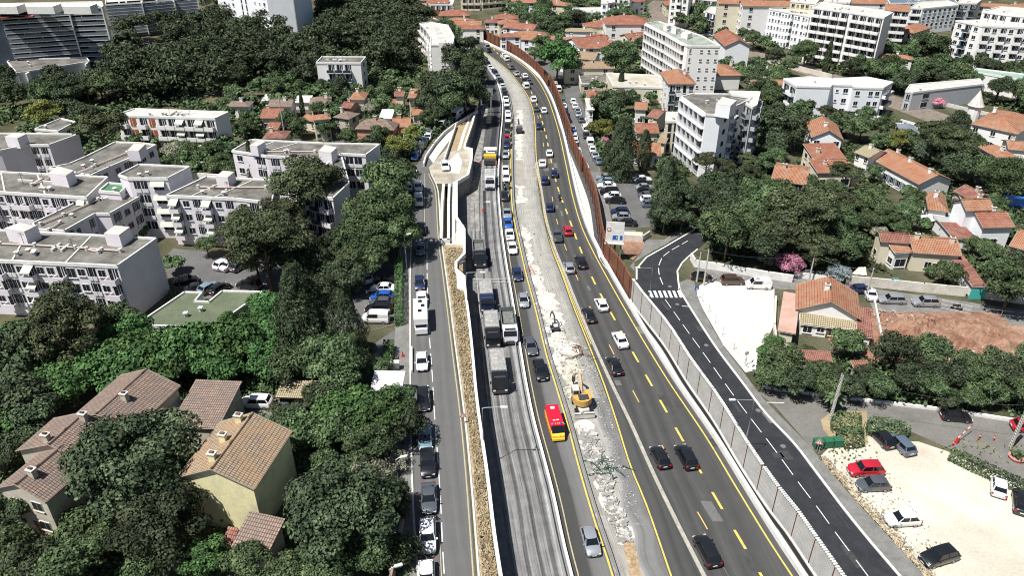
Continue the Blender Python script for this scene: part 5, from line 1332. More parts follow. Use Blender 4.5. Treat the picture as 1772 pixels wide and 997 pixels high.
# ---------------------------------------------------------------- trees and plants
import numpy as np
rng = np.random.default_rng(11)
lf_dark = leaf_mat('leaf_dark_green', (0.012, 0.020, 0.010), (0.098, 0.128, 0.068), .5)
lf_mid = leaf_mat('leaf_green', (0.018, 0.034, 0.014), (0.130, 0.180, 0.082), .5)
lf_bright = leaf_mat('leaf_bright_green', (0.020, 0.052, 0.016), (0.10, 0.185, 0.062), .6)
lf_pine = leaf_mat('pine_needles', (0.014, 0.020, 0.010), (0.105, 0.122, 0.060), .6)
lf_olive = leaf_mat('leaf_grey_green', (0.035, 0.048, 0.030), (0.10, 0.12, 0.080), .6)
lf_yel = leaf_mat('leaf_yellow_green', (0.07, 0.085, 0.02), (0.20, 0.21, 0.06), .6)
lf_pink = leaf_mat('pink_blossom', (0.42, 0.13, 0.21), (0.66, 0.32, 0.38), .9)
lf_white = leaf_mat('white_blossom', (0.09, 0.12, 0.05), (0.55, 0.53, 0.42), 1.6)
lf_blue = leaf_mat('pale_blue_blossom', (0.06, 0.10, 0.06), (0.38, 0.43, 0.48), 1.6)
m_bark = mat('bark', (.10, .075, .055), (.17, .13, .10), scale=2, coord='obj')

def quads_mesh(name, c, nrm, size, m, jit=.35):
    """many small leaf clumps as quads: centres, normals, sizes"""
    n = len(c)
    nrm = nrm / np.linalg.norm(nrm, axis=1, keepdims=True)
    t = rng.normal(size=(n, 3)); t -= (t * nrm).sum(1)[:, None] * nrm; t /= np.linalg.norm(t, axis=1, keepdims=True)
    b = np.cross(nrm, t)
    s1 = (size * rng.uniform(1 - jit, 1 + jit, n))[:, None] * .5; s2 = (size * rng.uniform(1 - jit, 1 + jit, n))[:, None] * .5
    v = np.stack([c - t * s1, c - b * s2 * .8 + t * s1 * .2, c + t * s1, c + b * s2 * .8 - t * s1 * .1], 1).reshape(-1, 3)
    me = bpy.data.meshes.new(name)
    me.vertices.add(4 * n); me.vertices.foreach_set('co', v.astype(np.float32).ravel())
    me.loops.add(4 * n); me.loops.foreach_set('vertex_index', np.arange(4 * n, dtype=np.int32))
    me.polygons.add(n); me.polygons.foreach_set('loop_start', np.arange(0, 4 * n, 4, dtype=np.int32))
    try: me.polygons.foreach_set('loop_total', np.full(n, 4, dtype=np.int32))
    except Exception: pass
    me.materials.append(m); me.update(calc_edges=True); me.validate()
    return me

def crown_pts(n, R_, az, nclump, cr, leaf, flat=0.0, seed=0, low=-.55):
    """leaf positions spread over lumps of foliage inside an ellipsoid crown of radius R_"""
    r = np.random.default_rng(seed)
    d = r.normal(size=(nclump, 3)); d[:, 2] = np.abs(d[:, 2]) * .9 + r.uniform(low, .25, nclump); d /= np.linalg.norm(d, axis=1, keepdims=True)
    rad = r.uniform(.45, .86, nclump)[:, None]
    cc = d * rad * R_
    cc[:, 0] += R_ * .08 * np.sin(seed * 3.1); cc[:, 1] += R_ * .08 * np.cos(seed * 1.7)
    cc[: max(3, nclump // 8)] *= .35
    crr = r.uniform(.75, 1.3, nclump) * cr * R_
    cc[:, 2] *= az
    k = r.choice(nclump, n, p=(crr ** 2) / (crr ** 2).sum())
    dd = r.normal(size=(n, 3)); dd /= np.linalg.norm(dd, axis=1, keepdims=True)
    dd[:, 2] = np.where(dd[:, 2] < -.3, -dd[:, 2] * .6, dd[:, 2])
    sh = np.where(r.random(n) < .72, r.uniform(.84, 1.08, n), r.uniform(.4, .84, n))[:, None]
    p = cc[k] + dd * sh * crr[k][:, None] * np.array([1, 1, .75 if flat == 0 else flat])
    nn = dd + r.normal(size=(n, 3)) * .42 + np.array([0, 0, .25])
    return p, nn

def trunk_mesh(h, r, limbs, spread, seed=0, lean=0.0):
    rr = random.Random(seed)
    g = MB(m_bark)
    top = h
    pts = [(0, 0, -.3), (lean * .3, 0, top * .35), (lean, .1, top * .75), (lean * 1.2, 0, top)]
    g.tube(pts, [r * 1.25, r, r * .7, r * .35], 8)
    for k in range(limbs):
        a = k * 6.283 / limbs + rr.uniform(-.4, .4); z = top * rr.uniform(.5, .85)
        q = Vector((math.cos(a), math.sin(a), 0)) * spread * rr.uniform(.6, 1)
        g.tube([(lean * .8, 0, z), (q.x * .5, q.y * .5, z + spread * .28), (q.x, q.y, z + spread * rr.uniform(.4, .75))], [r * .5, r * .3, r * .1], 6)
    return g.mesh('trunk', True)

# kind: (crown centre height / crown radius, [(crown mesh, trunk mesh)...], vertical half size)
PR = {}
def proto(kind, n, az, nclump, cr, leaf, zc, m, nv=3, flat=0.0, seed=0, low=-.55, limbs=5, tr=.28):
    out = []
    for i in range(nv):
        p, nn = crown_pts(n, 5.0, az, nclump, cr, leaf, flat, seed + i * 7 + 1, low)
        p[:, 2] += zc * 5
        out.append((quads_mesh('crown', p, nn, leaf, m), trunk_mesh(zc * 5 * 1.0, tr, limbs, 3.2, seed + i)))
    PR[kind] = (zc, out)
proto('b', 5200, .85, 26, .34, .50, 1.15, lf_dark, 4)
proto('m', 5200, .85, 26, .34, .50, 1.10, lf_mid, 3, seed=20)
proto('B', 5200, .80, 24, .36, .55, 1.0, lf_bright, 3, seed=40)
proto('P', 6500, .62, 30, .27, .42, 1.5, lf_pine, 3, flat=.5, seed=60, low=-.2, limbs=7)
proto('H', 15000, .80, 52, .25, .30, 1.0, lf_dark, 2, seed=80, limbs=7, tr=.22)      # big near crowns, finer leaves
proto('G', 15000, .80, 48, .26, .30, 1.0, lf_mid, 2, seed=100, limbs=7, tr=.22)
proto('F', 14000, .72, 46, .26, .28, 1.35, lf_pine, 2, flat=.55, seed=120, low=-.3, limbs=8, tr=.22)
proto('T', 16000, 1.1, 44, .24, .30, 1.3, lf_pine, 2, seed=125, low=-.75, limbs=8, tr=.22)
proto('O', 13000, .80, 44, .25, .28, .95, lf_olive, 1, seed=130, limbs=6, tr=.2)
proto('o', 4800, .85, 24, .34, .45, .95, lf_olive, 1, seed=140)
proto('y', 4800, .8, 24, .33, .45, 1.0, lf_yel, 2, seed=150)
proto('k', 4600, .8, 22, .38, .5, .8, lf_pink, 1, seed=160)
proto('w', 4200, .8, 22, .34, .42, .8, lf_white, 2, seed=170)
proto('u', 4200, .8, 22, .34, .42, .8, lf_blue, 1, seed=180)
proto('s', 3000, .72, 18, .38, .60, .62, lf_mid, 3, seed=190, limbs=3, tr=.15)
proto('S', 3000, .72, 18, .38, .60, .62, lf_bright, 2, seed=200, limbs=3, tr=.15)
def slim(kind, n, R_, hh, leaf, m, nv, seed, tip=.05, belly=.35):
    out = []
    for i in range(nv):
        r = np.random.default_rng(seed + i)
        t = r.uniform(0, 1, n) ** .85; a = r.uniform(0, 2 * np.pi, n)
        prof = np.where(t < belly, .75 + .25 * t / belly, tip + (1 - tip) * (1 - (t - belly) / (1 - belly)) ** .62)
        lump = 1 + .16 * np.sin(a * 3 + t * 9 + i) + .10 * np.sin(a * 7 - t * 23)
        rad = R_ * prof * lump * r.uniform(.72, 1.05, n)
        p = np.stack([rad * np.cos(a), rad * np.sin(a), .4 + t * hh], 1)
        nn = np.stack([np.cos(a), np.sin(a), np.full(n, .25)], 1) + r.normal(size=(n, 3)) * .45
        g = MB(m_bark); g.tube([(0, 0, -.3), (0, 0, hh * .5)], [.3, .1], 7)
        out.append((quads_mesh('crown', p, nn, leaf, m), g.mesh('trunk', True)))
    PR[kind] = (hh / 2 / R_, out)
slim('c', 3600, 1.5, 13.0, .42, lf_dark, 3, 300)
slim('C', 10000, 4.2, 20.5, .42, lf_dark, 2, 320, tip=.12, belly=.45)
# palm
def palm():
    cs, ns = [], []
    g = MB(m_bark); g.tube([(0, 0, -.3), (0, 0, 2.5), (0, 0, 5.2)], [.4, .32, .34], 8)
    c = MB(lf_mid)
    for k in range(26):
        a = k * 2.4; el = .9 - (k / 26) * 1.15; L = random.uniform(2.6, 3.3); prev = None
        for i in range(7):
            t = i / 6; x = L * t * math.cos(el) ; z = 5.3 + L * t * math.sin(el) - 1.5 * t * t
            w = .5 * math.sin(math.pi * min(1, t * .9 + .12)); q = Vector((math.cos(a), math.sin(a), 0)); s_ = Vector((-q.y, q.x, 0))
            cur = [c.vert((q.x * x + s_.x * w, q.y * x + s_.y * w, z - .25 * w)), c.vert((q.x * x, q.y * x, z + .05)), c.vert((q.x * x - s_.x * w, q.y * x - s_.y * w, z - .25 * w))]
            if prev: c.idx((prev[0], prev[1], cur[1], cur[0])); c.idx((prev[1], prev[2], cur[2], cur[1]))
            prev = cur
    return c.mesh('crown'), g.mesh('trunk', True)
PR['q'] = (1.75, [palm()])
RAD = {'c': 1.5, 'C': 4.2, 'q': 3.0}
KW = {'b': ('dark green round tree', 'tree'), 'm': ('green leafy tree', 'tree'), 'B': ('bright green tree', 'tree'), 'P': ('dark pine', 'pine'), 'H': ('large dark green tree', 'tree'), 'G': ('large green tree', 'tree'),
      'F': ('large spreading pine', 'pine'), 'T': ('tall dark pine', 'pine'), 'O': ('large grey green tree', 'tree'), 'o': ('grey green tree', 'tree'), 'y': ('yellow green tree', 'tree'), 'k': ('pink flowering shrub', 'shrub'), 'w': ('white flowering shrub', 'shrub'),
      'u': ('pale blue flowering shrub', 'shrub'), 's': ('green shrub', 'shrub'), 'S': ('bright green shrub', 'shrub'), 'c': ('slim dark cypress', 'cypress'), 'C': ('broad dark cypress', 'cypress'), 'q': ('palm with arching fronds', 'palm')}
NM = {'tree': 'tree', 'pine': 'pine_tree', 'shrub': 'shrub', 'cypress': 'cypress_tree', 'palm': 'palm_tree'}
TREES = []      # (obj, kind, u, v, label or None)
CIRC = []
def plant(kind, x, y, z0, sc, lab=None, uv=None):
    zc, ms = PR[kind]
    cm, tm = random.choice(ms)
    what, cat = KW[kind]
    r = bpy.data.objects.new(NM[cat], None); COL.objects.link(r)
    r.location = (x, y, z0); r.rotation_euler = (0, 0, random.uniform(0, 6.28)); r.scale = (sc * random.uniform(.94, 1.06), sc * random.uniform(.94, 1.06), sc * random.uniform(.92, 1.08))
    r['category'] = cat
    for nm, me in (('crown', cm), ('trunk', tm)):
        if cat == 'shrub' and nm == 'trunk' and uv and uv[1] < 350: continue
        o = bpy.data.objects.new(nm, me); COL.objects.link(o); o.parent = r
    TREES.append([r, kind, uv[0], uv[1], lab])
    CIRC.append((x, y, RAD.get(kind, 5) * sc))
def tree(kind, u, v, w, z0=0.0, lab=None, hs=1.0):
    """crown centred at photo pixel (u, v), w pixels wide, standing on level z0"""
    zc, _ = PR[kind]; r0 = RAD.get(kind, 5.0)
    R_ = 5.0
    for _ in range(6):
        z = z0 + zc * R_
        y = (v - CY) / F_PX; d = (H - z) / (SP + y * CP)
        R_ = w * d / F_PX / 2
    x, yy = P(u, v, z0 + zc * R_)
    plant(kind, x, yy, z0, R_ / r0, lab, (u, v))
W_ = PL
for t in [('H', 232, 795, 225), ('H', 290, 905, 165), ('T', 118, 562, 158, 'large pine in front of the estate block with the dark end wall'),
          ('B', 255, 605, 120), ('B', 335, 600, 120), ('B', 410, 592, 110), ('B', 478, 590, 90), ('B', 190, 640, 115), ('B', 125, 665, 95), ('B', 80, 640, 100), ('B', 300, 640, 90), ('B', 380, 635, 90), ('B', 450, 625, 90),
          ('b', 25, 625, 120), ('b', 20, 690, 120), ('b', 60, 720, 100), ('b', 30, 770, 80), ('b', 5, 890, 95), ('b', 0, 800, 80),
          ('C', 520, 545, 92), ('C', 597, 568, 68), ('G', 572, 635, 130), ('m', 500, 640, 90), ('B', 600, 712, 100), ('B', 662, 715, 105), ('b', 695, 735, 80), ('m', 520, 748, 85), ('m', 575, 752, 80), ('m', 640, 770, 90), ('b', 560, 690, 80), ('m', 690, 690, 60),
          ('H', 585, 880, 215, 'huge dark tree with a billowing crown beside the local road'), ('w', 640, 822, 85, 'white flowering oleander beside the pavement'), ('w', 678, 800, 50, 'smaller white flowering oleander close to the pavement'), ('m', 425, 975, 85), ('B', 345, 965, 90), ('m', 260, 975, 90), ('m', 120, 985, 110), ('b', 55, 980, 100),
          ('m', 500, 1000, 90), ('b', 690, 885, 60), ('m', 180, 940, 70), ('m', 640, 960, 90), ('m', 570, 990, 100),
          ('F', 520, 318, 148, 'umbrella pine with a broad flat crown in the estate courtyard'), ('F', 455, 418, 150, 'tall pine with layered boughs over the estate car park'), ('T', 425, 395, 85), ('T', 490, 385, 90), ('T', 440, 440, 90), ('P', 552, 330, 90), ('b', 500, 440, 90), ('b', 545, 465, 80), ('b', 560, 500, 60),
          ('G', 665, 378, 135), ('G', 628, 420, 110), ('G', 690, 415, 90), ('m', 668, 315, 90), ('b', 600, 470, 80), ('m', 640, 455, 70), ('y', 690, 253, 55), ('c', 437, 290, 24), ('b', 77, 275, 34), ('b', 50, 284, 30), ('m', 242, 400, 32), ('m', 300, 455, 34), ('m', 357, 425, 42),
          ('P', 172, 222, 100), ('y', 75, 195, 62), ('m', 235, 240, 34), ('m', 275, 243, 30), ('m', 305, 238, 30), ('s', 345, 252, 30), ('m', 368, 255, 34), ('s', 320, 262, 40), ('w', 300, 262, 36), ('m', 260, 285, 42), ('m', 295, 288, 40), ('m', 330, 290, 34), ('s', 365, 290, 40), ('s', 395, 292, 36), ('b', 390, 245, 30),
          ('m', 422, 222, 42), ('m', 498, 210, 40), ('m', 518, 218, 42), ('s', 440, 228, 30), ('m', 566, 222, 40, 'round dark tree in front of the tall beige house'), ('m', 552, 188, 34), ('m', 572, 190, 34), ('B', 545, 162, 30), ('b', 590, 148, 40), ('m', 568, 128, 30), ('m', 655, 183, 32), ('w', 640, 190, 30), ('m', 692, 192, 28), ('m', 640, 165, 34), ('m', 742, 205, 38), ('y', 712, 232, 34), ('s', 680, 200, 24),
          ('b', 770, 150, 78), ('b', 805, 160, 70), ('b', 745, 168, 60), ('b', 740, 185, 46), ('b', 815, 130, 60), ('m', 780, 185, 50), ('b', 790, 105, 60), ('b', 800, 80, 44), ('b', 775, 66, 40), ('b', 832, 168, 34), ('b', 760, 195, 34), ('m', 790, 60, 30), ('q', 415, 157, 24), ('m', 395, 205, 30), ('q', 512, 590, 60),
          ('c', 522, 180, 9), ('s', 605, 500, 34), ('s', 640, 600, 26), ('m', 650, 640, 46), ('S', 580, 500, 34)]:
    tree(t[0], t[1], t[2], t[3], W_, t[4] if len(t) > 4 else None)
for t in [('B', 965, 108, 78, 'big bright green tree behind the brown noise wall'), ('G', 1076, 100, 78, 'broad green tree in front of the loggia slab'), ('c', 1075, 140, 12), ('c', 1062, 60, 8), ('m', 940, 75, 40), ('m', 925, 92, 34), ('m', 1000, 120, 30),
          ('C', 1078, 255, 50, 'broad dark cypress in the group by the residents car park'), ('C', 1115, 262, 27), ('C', 1052, 270, 22), ('c', 1032, 190, 12), ('b', 1052, 190, 60), ('b', 1075, 175, 44), ('y', 1043, 225, 46), ('k', 1048, 245, 20), ('m', 1095, 165, 26), ('m', 1127, 168, 24), ('m', 1118, 200, 26), ('m', 1140, 250, 24), ('y', 1126, 235, 20),
          ('C', 1152, 335, 52), ('b', 1190, 345, 60), ('m', 1170, 305, 40), ('b', 1230, 318, 62), ('b', 1262, 318, 60), ('m', 1290, 330, 50), ('b', 1215, 350, 56), ('b', 1150, 380, 52), ('b', 1180, 380, 44), ('m', 1300, 300, 40), ('m', 1325, 320, 40),
          ('G', 1262, 400, 122, 'broad round tree overhanging the end of the side road'), ('F', 1380, 360, 135, 'brownish green pine behind the pink flowering shrub'), ('P', 1340, 400, 90), ('G', 1445, 385, 90), ('P', 1415, 425, 80), ('m', 1475, 430, 70), ('b', 1330, 425, 80), ('m', 1350, 330, 60), ('m', 1400, 325, 50), ('m', 1440, 330, 50), ('m', 1480, 350, 50), ('m', 1510, 340, 44), ('m', 1535, 378, 50), ('m', 1565, 372, 50), ('m', 1500, 385, 50),
          ('b', 1350, 215, 80), ('b', 1330, 250, 55), ('b', 1372, 232, 60), ('m', 1335, 280, 44), ('m', 1382, 195, 50), ('m', 1305, 215, 40), ('m', 1460, 212, 52), ('m', 1480, 225, 50), ('m', 1500, 200, 40), ('m', 1525, 245, 40), ('m', 1500, 262, 34), ('y', 1555, 245, 46), ('b', 1590, 250, 44), ('P', 1612, 222, 66, 'flat topped cedar beside the small dark pavilion'), ('F', 1655, 245, 90), ('o', 1610, 268, 56), ('b', 1650, 290, 60), ('b', 1690, 285, 50), ('G', 1745, 312, 100), ('m', 1720, 355, 44),
          ('m', 1600, 320, 30), ('m', 1585, 345, 44), ('m', 1515, 300, 36), ('m', 1560, 395, 40), ('s', 1700, 425, 36), ('m', 1712, 440, 44), ('m', 1730, 470, 60), ('m', 1750, 500, 90), ('b', 1765, 455, 60), ('m', 1640, 475, 52), ('s', 1610, 470, 30), ('k', 1368, 458, 52, 'pink flowering shrub on the garden wall'), ('w', 1328, 448, 38, 'white flowering shrub left of the pink one'), ('u', 1453, 474, 42, 'pale blue flowering shrub at the wall corner'), ('w', 1520, 405, 34), ('k', 1555, 398, 22),
          ('S', 1334, 612, 44), ('S', 1338, 590, 34), ('m', 1340, 655, 60), ('b', 1385, 665, 60), ('m', 1430, 672, 60), ('b', 1475, 672, 60), ('m', 1520, 672, 60), ('b', 1550, 612, 80, 'dark tree standing above the others beside the earthworks'), ('b', 1570, 660, 66), ('m', 1612, 675, 60), ('b', 1650, 655, 74), ('m', 1695, 665, 76), ('b', 1740, 650, 76), ('m', 1770, 680, 70), ('b', 1600, 645, 60), ('m', 1680, 690, 50), ('b', 1440, 645, 44), ('s', 1402, 606, 24), ('s', 1365, 606, 28), ('s', 1405, 625, 40), ('b', 1500, 650, 50), ('q', 1445, 683, 46), ('m', 1720, 690, 46), ('b', 1640, 690, 46),
          ('m', 1618, 82, 66, 'big round tree right of the yellowish apartment houses'), ('G', 1395, 92, 52, 'broad tree in front of the long white slab block'), ('c', 1433, 100, 14), ('m', 1305, 68, 36), ('m', 1322, 75, 30), ('m', 1570, 92, 34), ('m', 1555, 88, 30), ('m', 1700, 88, 60), ('m', 1735, 95, 50), ('m', 1765, 90, 40),
          ('c', 1192, 14, 10), ('y', 1150, 10, 14), ('m', 1252, 85, 24), ('m', 1262, 100, 28), ('m', 1280, 120, 30), ('m', 1298, 125, 34), ('b', 1310, 140, 40), ('m', 1330, 155, 40), ('b', 1310, 180, 34), ('k', 1600, 170, 20), ('k', 1622, 178, 22), ('k', 1580, 163, 18), ('y', 1440, 170, 24)]:
    tree(t[0], t[1], t[2], t[3], 0, t[4] if len(t) > 4 else None)

# ---- fill: regions between, kept clear of roofs, roads and other crowns
def inside(p, poly):
    x, y = p; c = False; n = len(poly)
    for i in range(n):
        x1, y1 = poly[i]; x2, y2 = poly[(i + 1) % n]
        if (y1 > y) != (y2 > y) and x < (x2 - x1) * (y - y1) / (y2 - y1) + x1: c = not c
    return c
def near_foot(x, y, m):
    for f in FOOT:
        cx = sum(q[0] for q in f) / len(f); cy = sum(q[1] for q in f) / len(f)
        if abs(cx - x) > 60 or abs(cy - y) > 60: continue
        if inside((x, y), f): return True
        for i in range(len(f)):
            a, b = f[i], f[(i + 1) % len(f)]
            dx, dy = b[0] - a[0], b[1] - a[1]; L2 = dx * dx + dy * dy
            t = max(0, min(1, ((x - a[0]) * dx + (y - a[1]) * dy) / L2)) if L2 else 0
            if math.hypot(a[0] + dx * t - x, a[1] + dy * t - y) < m: return True
    return False
def fill(px, z0, kinds, n, rmin, rmax, sep=.62, clear=.75, avoid=()):
    poly = pth(px, z0); av = [pth(a, z0) for a in avoid]
    x0, x1 = min(p[0] for p in poly), max(p[0] for p in poly); y0, y1 = min(p[1] for p in poly), max(p[1] for p in poly)
    made = 0; tries = 0
    while made < n and tries < n * 30:
        tries += 1
        x, y = random.uniform(x0, x1), random.uniform(y0, y1)
        if not inside((x, y), poly) or any(inside((x, y), a) for a in av): continue
        r = random.uniform(rmin, rmax)
        if near_foot(x, y, r * clear): continue
        if any((x - cx) ** 2 + (y - cy) ** 2 < ((r + cr) * sep) ** 2 for cx, cy, cr in CIRC): continue
        k = random.choice(kinds)
        plant(k, x, y, z0, r / RAD.get(k, 5.0), None, PX(x, y, z0 + r)); made += 1
AV_W = [[(640, 600), (712, 558), (712, 900), (690, 900), (640, 690)], [(395, 688), (560, 690), (545, 728), (400, 722)], [(556, 515), (600, 500), (660, 450), (712, 450), (712, 560), (640, 565)]]
fill([(545, 290), (700, 290), (705, 460), (610, 500), (560, 500), (590, 400)], W_, 'mb', 10, 3, 4.5, avoid=AV_W)
fill([(0, 600), (500, 560), (640, 640), (640, 700), (560, 690), (400, 690), (300, 650), (0, 830)], W_, 'BBm', 16, 3, 4.5, .6)
fill([(0, 900), (150, 900), (400, 930), (520, 960), (690, 940), (700, 1010), (0, 1010)], W_, 'msb', 14, 2, 3.8, .6)
fill([(480, 730), (690, 780), (690, 900), (500, 900), (500, 780)], W_, 'msb', 8, 2, 3.4, .6)
fill([(395, 150), (700, 150), (735, 240), (690, 300), (640, 250), (460, 245), (390, 215)], W_, 'msbms', 46, 1.8, 3.6, .6, .7, avoid=[[(590, 222), (620, 190), (645, 140), (655, 145), (635, 195), (600, 255), (570, 300), (545, 295)]])
fill([(0, 150), (190, 170), (205, 240), (140, 240), (130, 215), (0, 235)], W_, 'bmb', 10, 4, 5.5, .62)
fill([(735, 30), (830, 100), (822, 185), (735, 200), (730, 130)], W_, 'bm', 12, 3.5, 5, .62)
fill([(200, 245), (400, 270), (440, 262), (400, 300), (330, 295), (280, 280), (275, 250)], W_, 'sm', 10, 1.6, 2.8, .7)
# far village across the wall
fill([(850, 10), (1040, 0), (1120, 30), (1110, 130), (1050, 118), (990, 118), (985, 130), (950, 75), (900, 60)], 0, 'mbmbB', 42, 3.2, 5.0, .68, .8)
fill([(1020, 150), (1060, 158), (1150, 165), (1150, 300), (1045, 292), (1025, 230)], 0, 'mbs', 14, 1.8, 3.2, .68, .8)
fill([(1130, 300), (1320, 290), (1330, 200), (1420, 190), (1500, 340), (1560, 420), (1520, 470), (1330, 455), (1230, 450), (1215, 400), (1140, 390)], 0, 'mbPm', 26, 2.8, 4.4, .64, .8)
fill([(1320, 170), (1350, 150), (1385, 225), (1440, 240), (1560, 235), (1680, 235), (1700, 330), (1640, 310), (1540, 245), (1480, 245), (1400, 240)], 0, 'mbs', 24, 2.2, 4.0, .66, .8)
fill([(1560, 330), (1760, 400), (1790, 530), (1700, 480), (1560, 385)], 0, 'msb', 16, 1.6, 3.2, .68, .8)
fill([(1315, 665), (1790, 722), (1790, 640), (1640, 645), (1500, 640), (1440, 615), (1320, 620)], 0, 'mbm', 14, 2.4, 4.0, .62, .8)
fill([(1440, 125), (1560, 170), (1560, 155), (1690, 165), (1790, 215), (1790, 110), (1650, 105), (1500, 80), (1450, 105)], 0, 'mbm', 46, 3.4, 4.8, .66, .8, avoid=[[(1560, 165), (1640, 170), (1760, 190), (1680, 215), (1560, 190)]])
fill([(1040, 0), (1320, 0), (1300, 95), (1240, 60), (1180, 62), (1140, 45), (1110, 30)], 0, 'mbm', 20, 3.2, 4.6, .68, .8, avoid=[[(1110, 0), (1165, 0), (1160, 40), (1320, 90), (1300, 110), (1100, 30)]])
fill([(1250, 110), (1330, 120), (1370, 135), (1350, 200), (1300, 200), (1250, 130)], 0, 'mb', 10, 3, 4.4, .66, .8)

# ---- the far wood that reads as one mass, and low growth under the trees
def wood(name, px, z0, sp, rad, m, holes=()):
    poly = pth(px, z0); hp = [pth(a, z0) for a in holes]; C_, N_ = [], []
    x0, x1 = min(p[0] for p in poly), max(p[0] for p in poly); y0, y1 = min(p[1] for p in poly), max(p[1] for p in poly)
    y = y0; j = 0; k = 0
    while y < y1:
        x = x0 + (j % 2) * sp * .5
        while x < x1:
            px_, py_ = x + random.uniform(-.35, .35) * sp, y + random.uniform(-.35, .35) * sp
            x += sp
            r = random.uniform(.72, 1.25) * rad
            if not inside((px_, py_), poly) or any(inside((px_, py_), h) for h in hp) or near_foot(px_, py_, r * .8): continue
            if any((px_ - cx) ** 2 + (py_ - cy) ** 2 < ((r + cr) * .5) ** 2 for cx, cy, cr in CIRC): continue
            p, nn = crown_pts(900, r, random.uniform(.75, 1.15), 15, .36, .6, 0, k); k += 1
            p += np.array([px_, py_, z0 + r * random.uniform(.8, 1.5)]); C_.append(p); N_.append(nn)
        y += sp * .86; j += 1
    me = quads_mesh(name, np.concatenate(C_), np.concatenate(N_), .85, m)
    o = link(name, me); o['kind'] = 'stuff'; return o
HW = [[(372, 52), (475, 84), (530, 98), (560, 60), (560, -20), (383, -20)], [(545, 100), (640, 100), (636, 172), (545, 182)], [(255, 60), (300, 100), (290, 114), (240, 92)], [(545, 150), (640, 150), (640, 96), (545, 100)], [(183, 66), (350, 58), (350, -20), (150, -20), (183, 30)], [(5, 178), (165, 158), (215, 118), (180, -20), (-40, -20), (-40, 150)]]
wood('wood', [(150, 135), (190, 90), (183, 66), (350, 55), (360, -20), (700, -20), (722, 42), (726, 130), (640, 150), (545, 162), (500, 150), (400, 165), (205, 192), (190, 175), (-30, 165), (-30, 130)], W_, 8.2, 5.4, lf_dark, HW)
def cover(name, px, z0, n, size, m, hmax=1.0, avoid=()):
    poly = pth(px, z0); av = [pth(a, z0) for a in avoid]; C_ = []
    x0, x1 = min(p[0] for p in poly), max(p[0] for p in poly); y0, y1 = min(p[1] for p in poly), max(p[1] for p in poly)
    t = 0
    while len(C_) < n and t < n * 6:
        t += 1; x, y = random.uniform(x0, x1), random.uniform(y0, y1)
        if not inside((x, y), poly) or any(inside((x, y), a) for a in av): continue
        q = noise.noise(Vector((x * .09, y * .09, 2.2)))
        if q < -.12 or near_foot(x, y, .8): continue
        C_.append((x, y, z0, hmax * (.4 + max(0, q) * 1.6)))
    c0 = np.array(C_); kk = 7
    c = np.repeat(c0, kk, 0); c[:, :2] += rng.normal(size=(len(c), 2)) * .7; c[:, 2] += np.abs(rng.normal(size=len(c))) * c[:, 3] * .6 + .05
    nn = rng.normal(size=(len(c), 3)) * .6 + np.array([0, 0, 1])
    o = link(name, quads_mesh(name, c[:, :3].copy(), nn, size, m)); o['kind'] = 'stuff'; return o
cover('undergrowth', [(0, 590), (500, 555), (560, 520), (640, 600), (700, 700), (700, 1010), (0, 1010)], W_, 5200, .5, lf_mid, 1.2, AV_W)
cover('undergrowth', [(545, 290), (705, 290), (708, 460), (620, 500), (300, 560), (290, 470), (540, 440)], W_, 1500, .5, lf_mid, .9, AV_W + [[(300, 430), (400, 440), (500, 460), (490, 520), (455, 545), (300, 500), (280, 450)]])
cover('undergrowth', [(390, 150), (830, 100), (822, 180), (735, 250), (690, 290), (380, 300), (0, 260), (0, 150)], W_, 8000, 1.0, lf_mid, 1.8, [[(590, 222), (620, 190), (645, 140), (655, 145), (635, 195), (600, 255), (570, 300), (545, 295)]])
cover('undergrowth', [(870, 10), (1120, 10), (1150, 160), (1150, 300), (1045, 292), (1000, 130), (950, 80)], 0, 3600, .9, lf_mid, 1.6)
cover('undergrowth', [(1130, 300), (1300, 180), (1420, 140), (1560, 215), (1700, 235), (1790, 300), (1790, 530), (1560, 470), (1450, 468), (1240, 450), (1215, 400), (1140, 400)], 0, 6000, .8, lf_mid, 1.6)
cover('undergrowth', [(1312, 668), (1790, 722), (1790, 640), (1640, 640), (1500, 640), (1440, 590), (1345, 575), (1320, 600)], 0, 2200, .6, lf_mid, 1.4)
cover('undergrowth', [(1300, 80), (1560, 160), (1560, 170), (1790, 230), (1790, 100), (1300, 40)], 0, 4200, 1.0, lf_mid, 1.8, [[(1560, 165), (1640, 170), (1760, 190), (1680, 215), (1560, 190)]])

# past 300 of a kind: the trees that show smallest join one far woodland
def show(t):
    o = t[0]; d = o.location.y * CP + (H - o.location.z) * SP
    return RAD.get(t[1], 5.0) * o.scale.x / d if -40 < t[2] < 1812 and -30 < t[3] < 1030 else 0
tt = sorted([t for t in TREES if KW[t[1]][1] == 'tree'], key=show, reverse=True)[292:]
C_, N_ = [], []
for k, t in enumerate(tt):
    o = t[0]; r = 5.0 * o.scale.x
    if show(t) > 0:
        p, nn = crown_pts(1100, r, .85, 16, .36, .6, 0, 900 + k)
        p += np.array([o.location.x, o.location.y, o.location.z + r * 1.1]); C_.append(p); N_.append(nn)
    for ch in list(o.children): bpy.data.objects.remove(ch)
    bpy.data.objects.remove(o)
kill = {id(t) for t in tt}
TREES = [t for t in TREES if id(t) not in kill]
if C_:
    o = link('woodland', quads_mesh('woodland', np.concatenate(C_), np.concatenate(N_), .62, lf_mid)); o['kind'] = 'stuff'

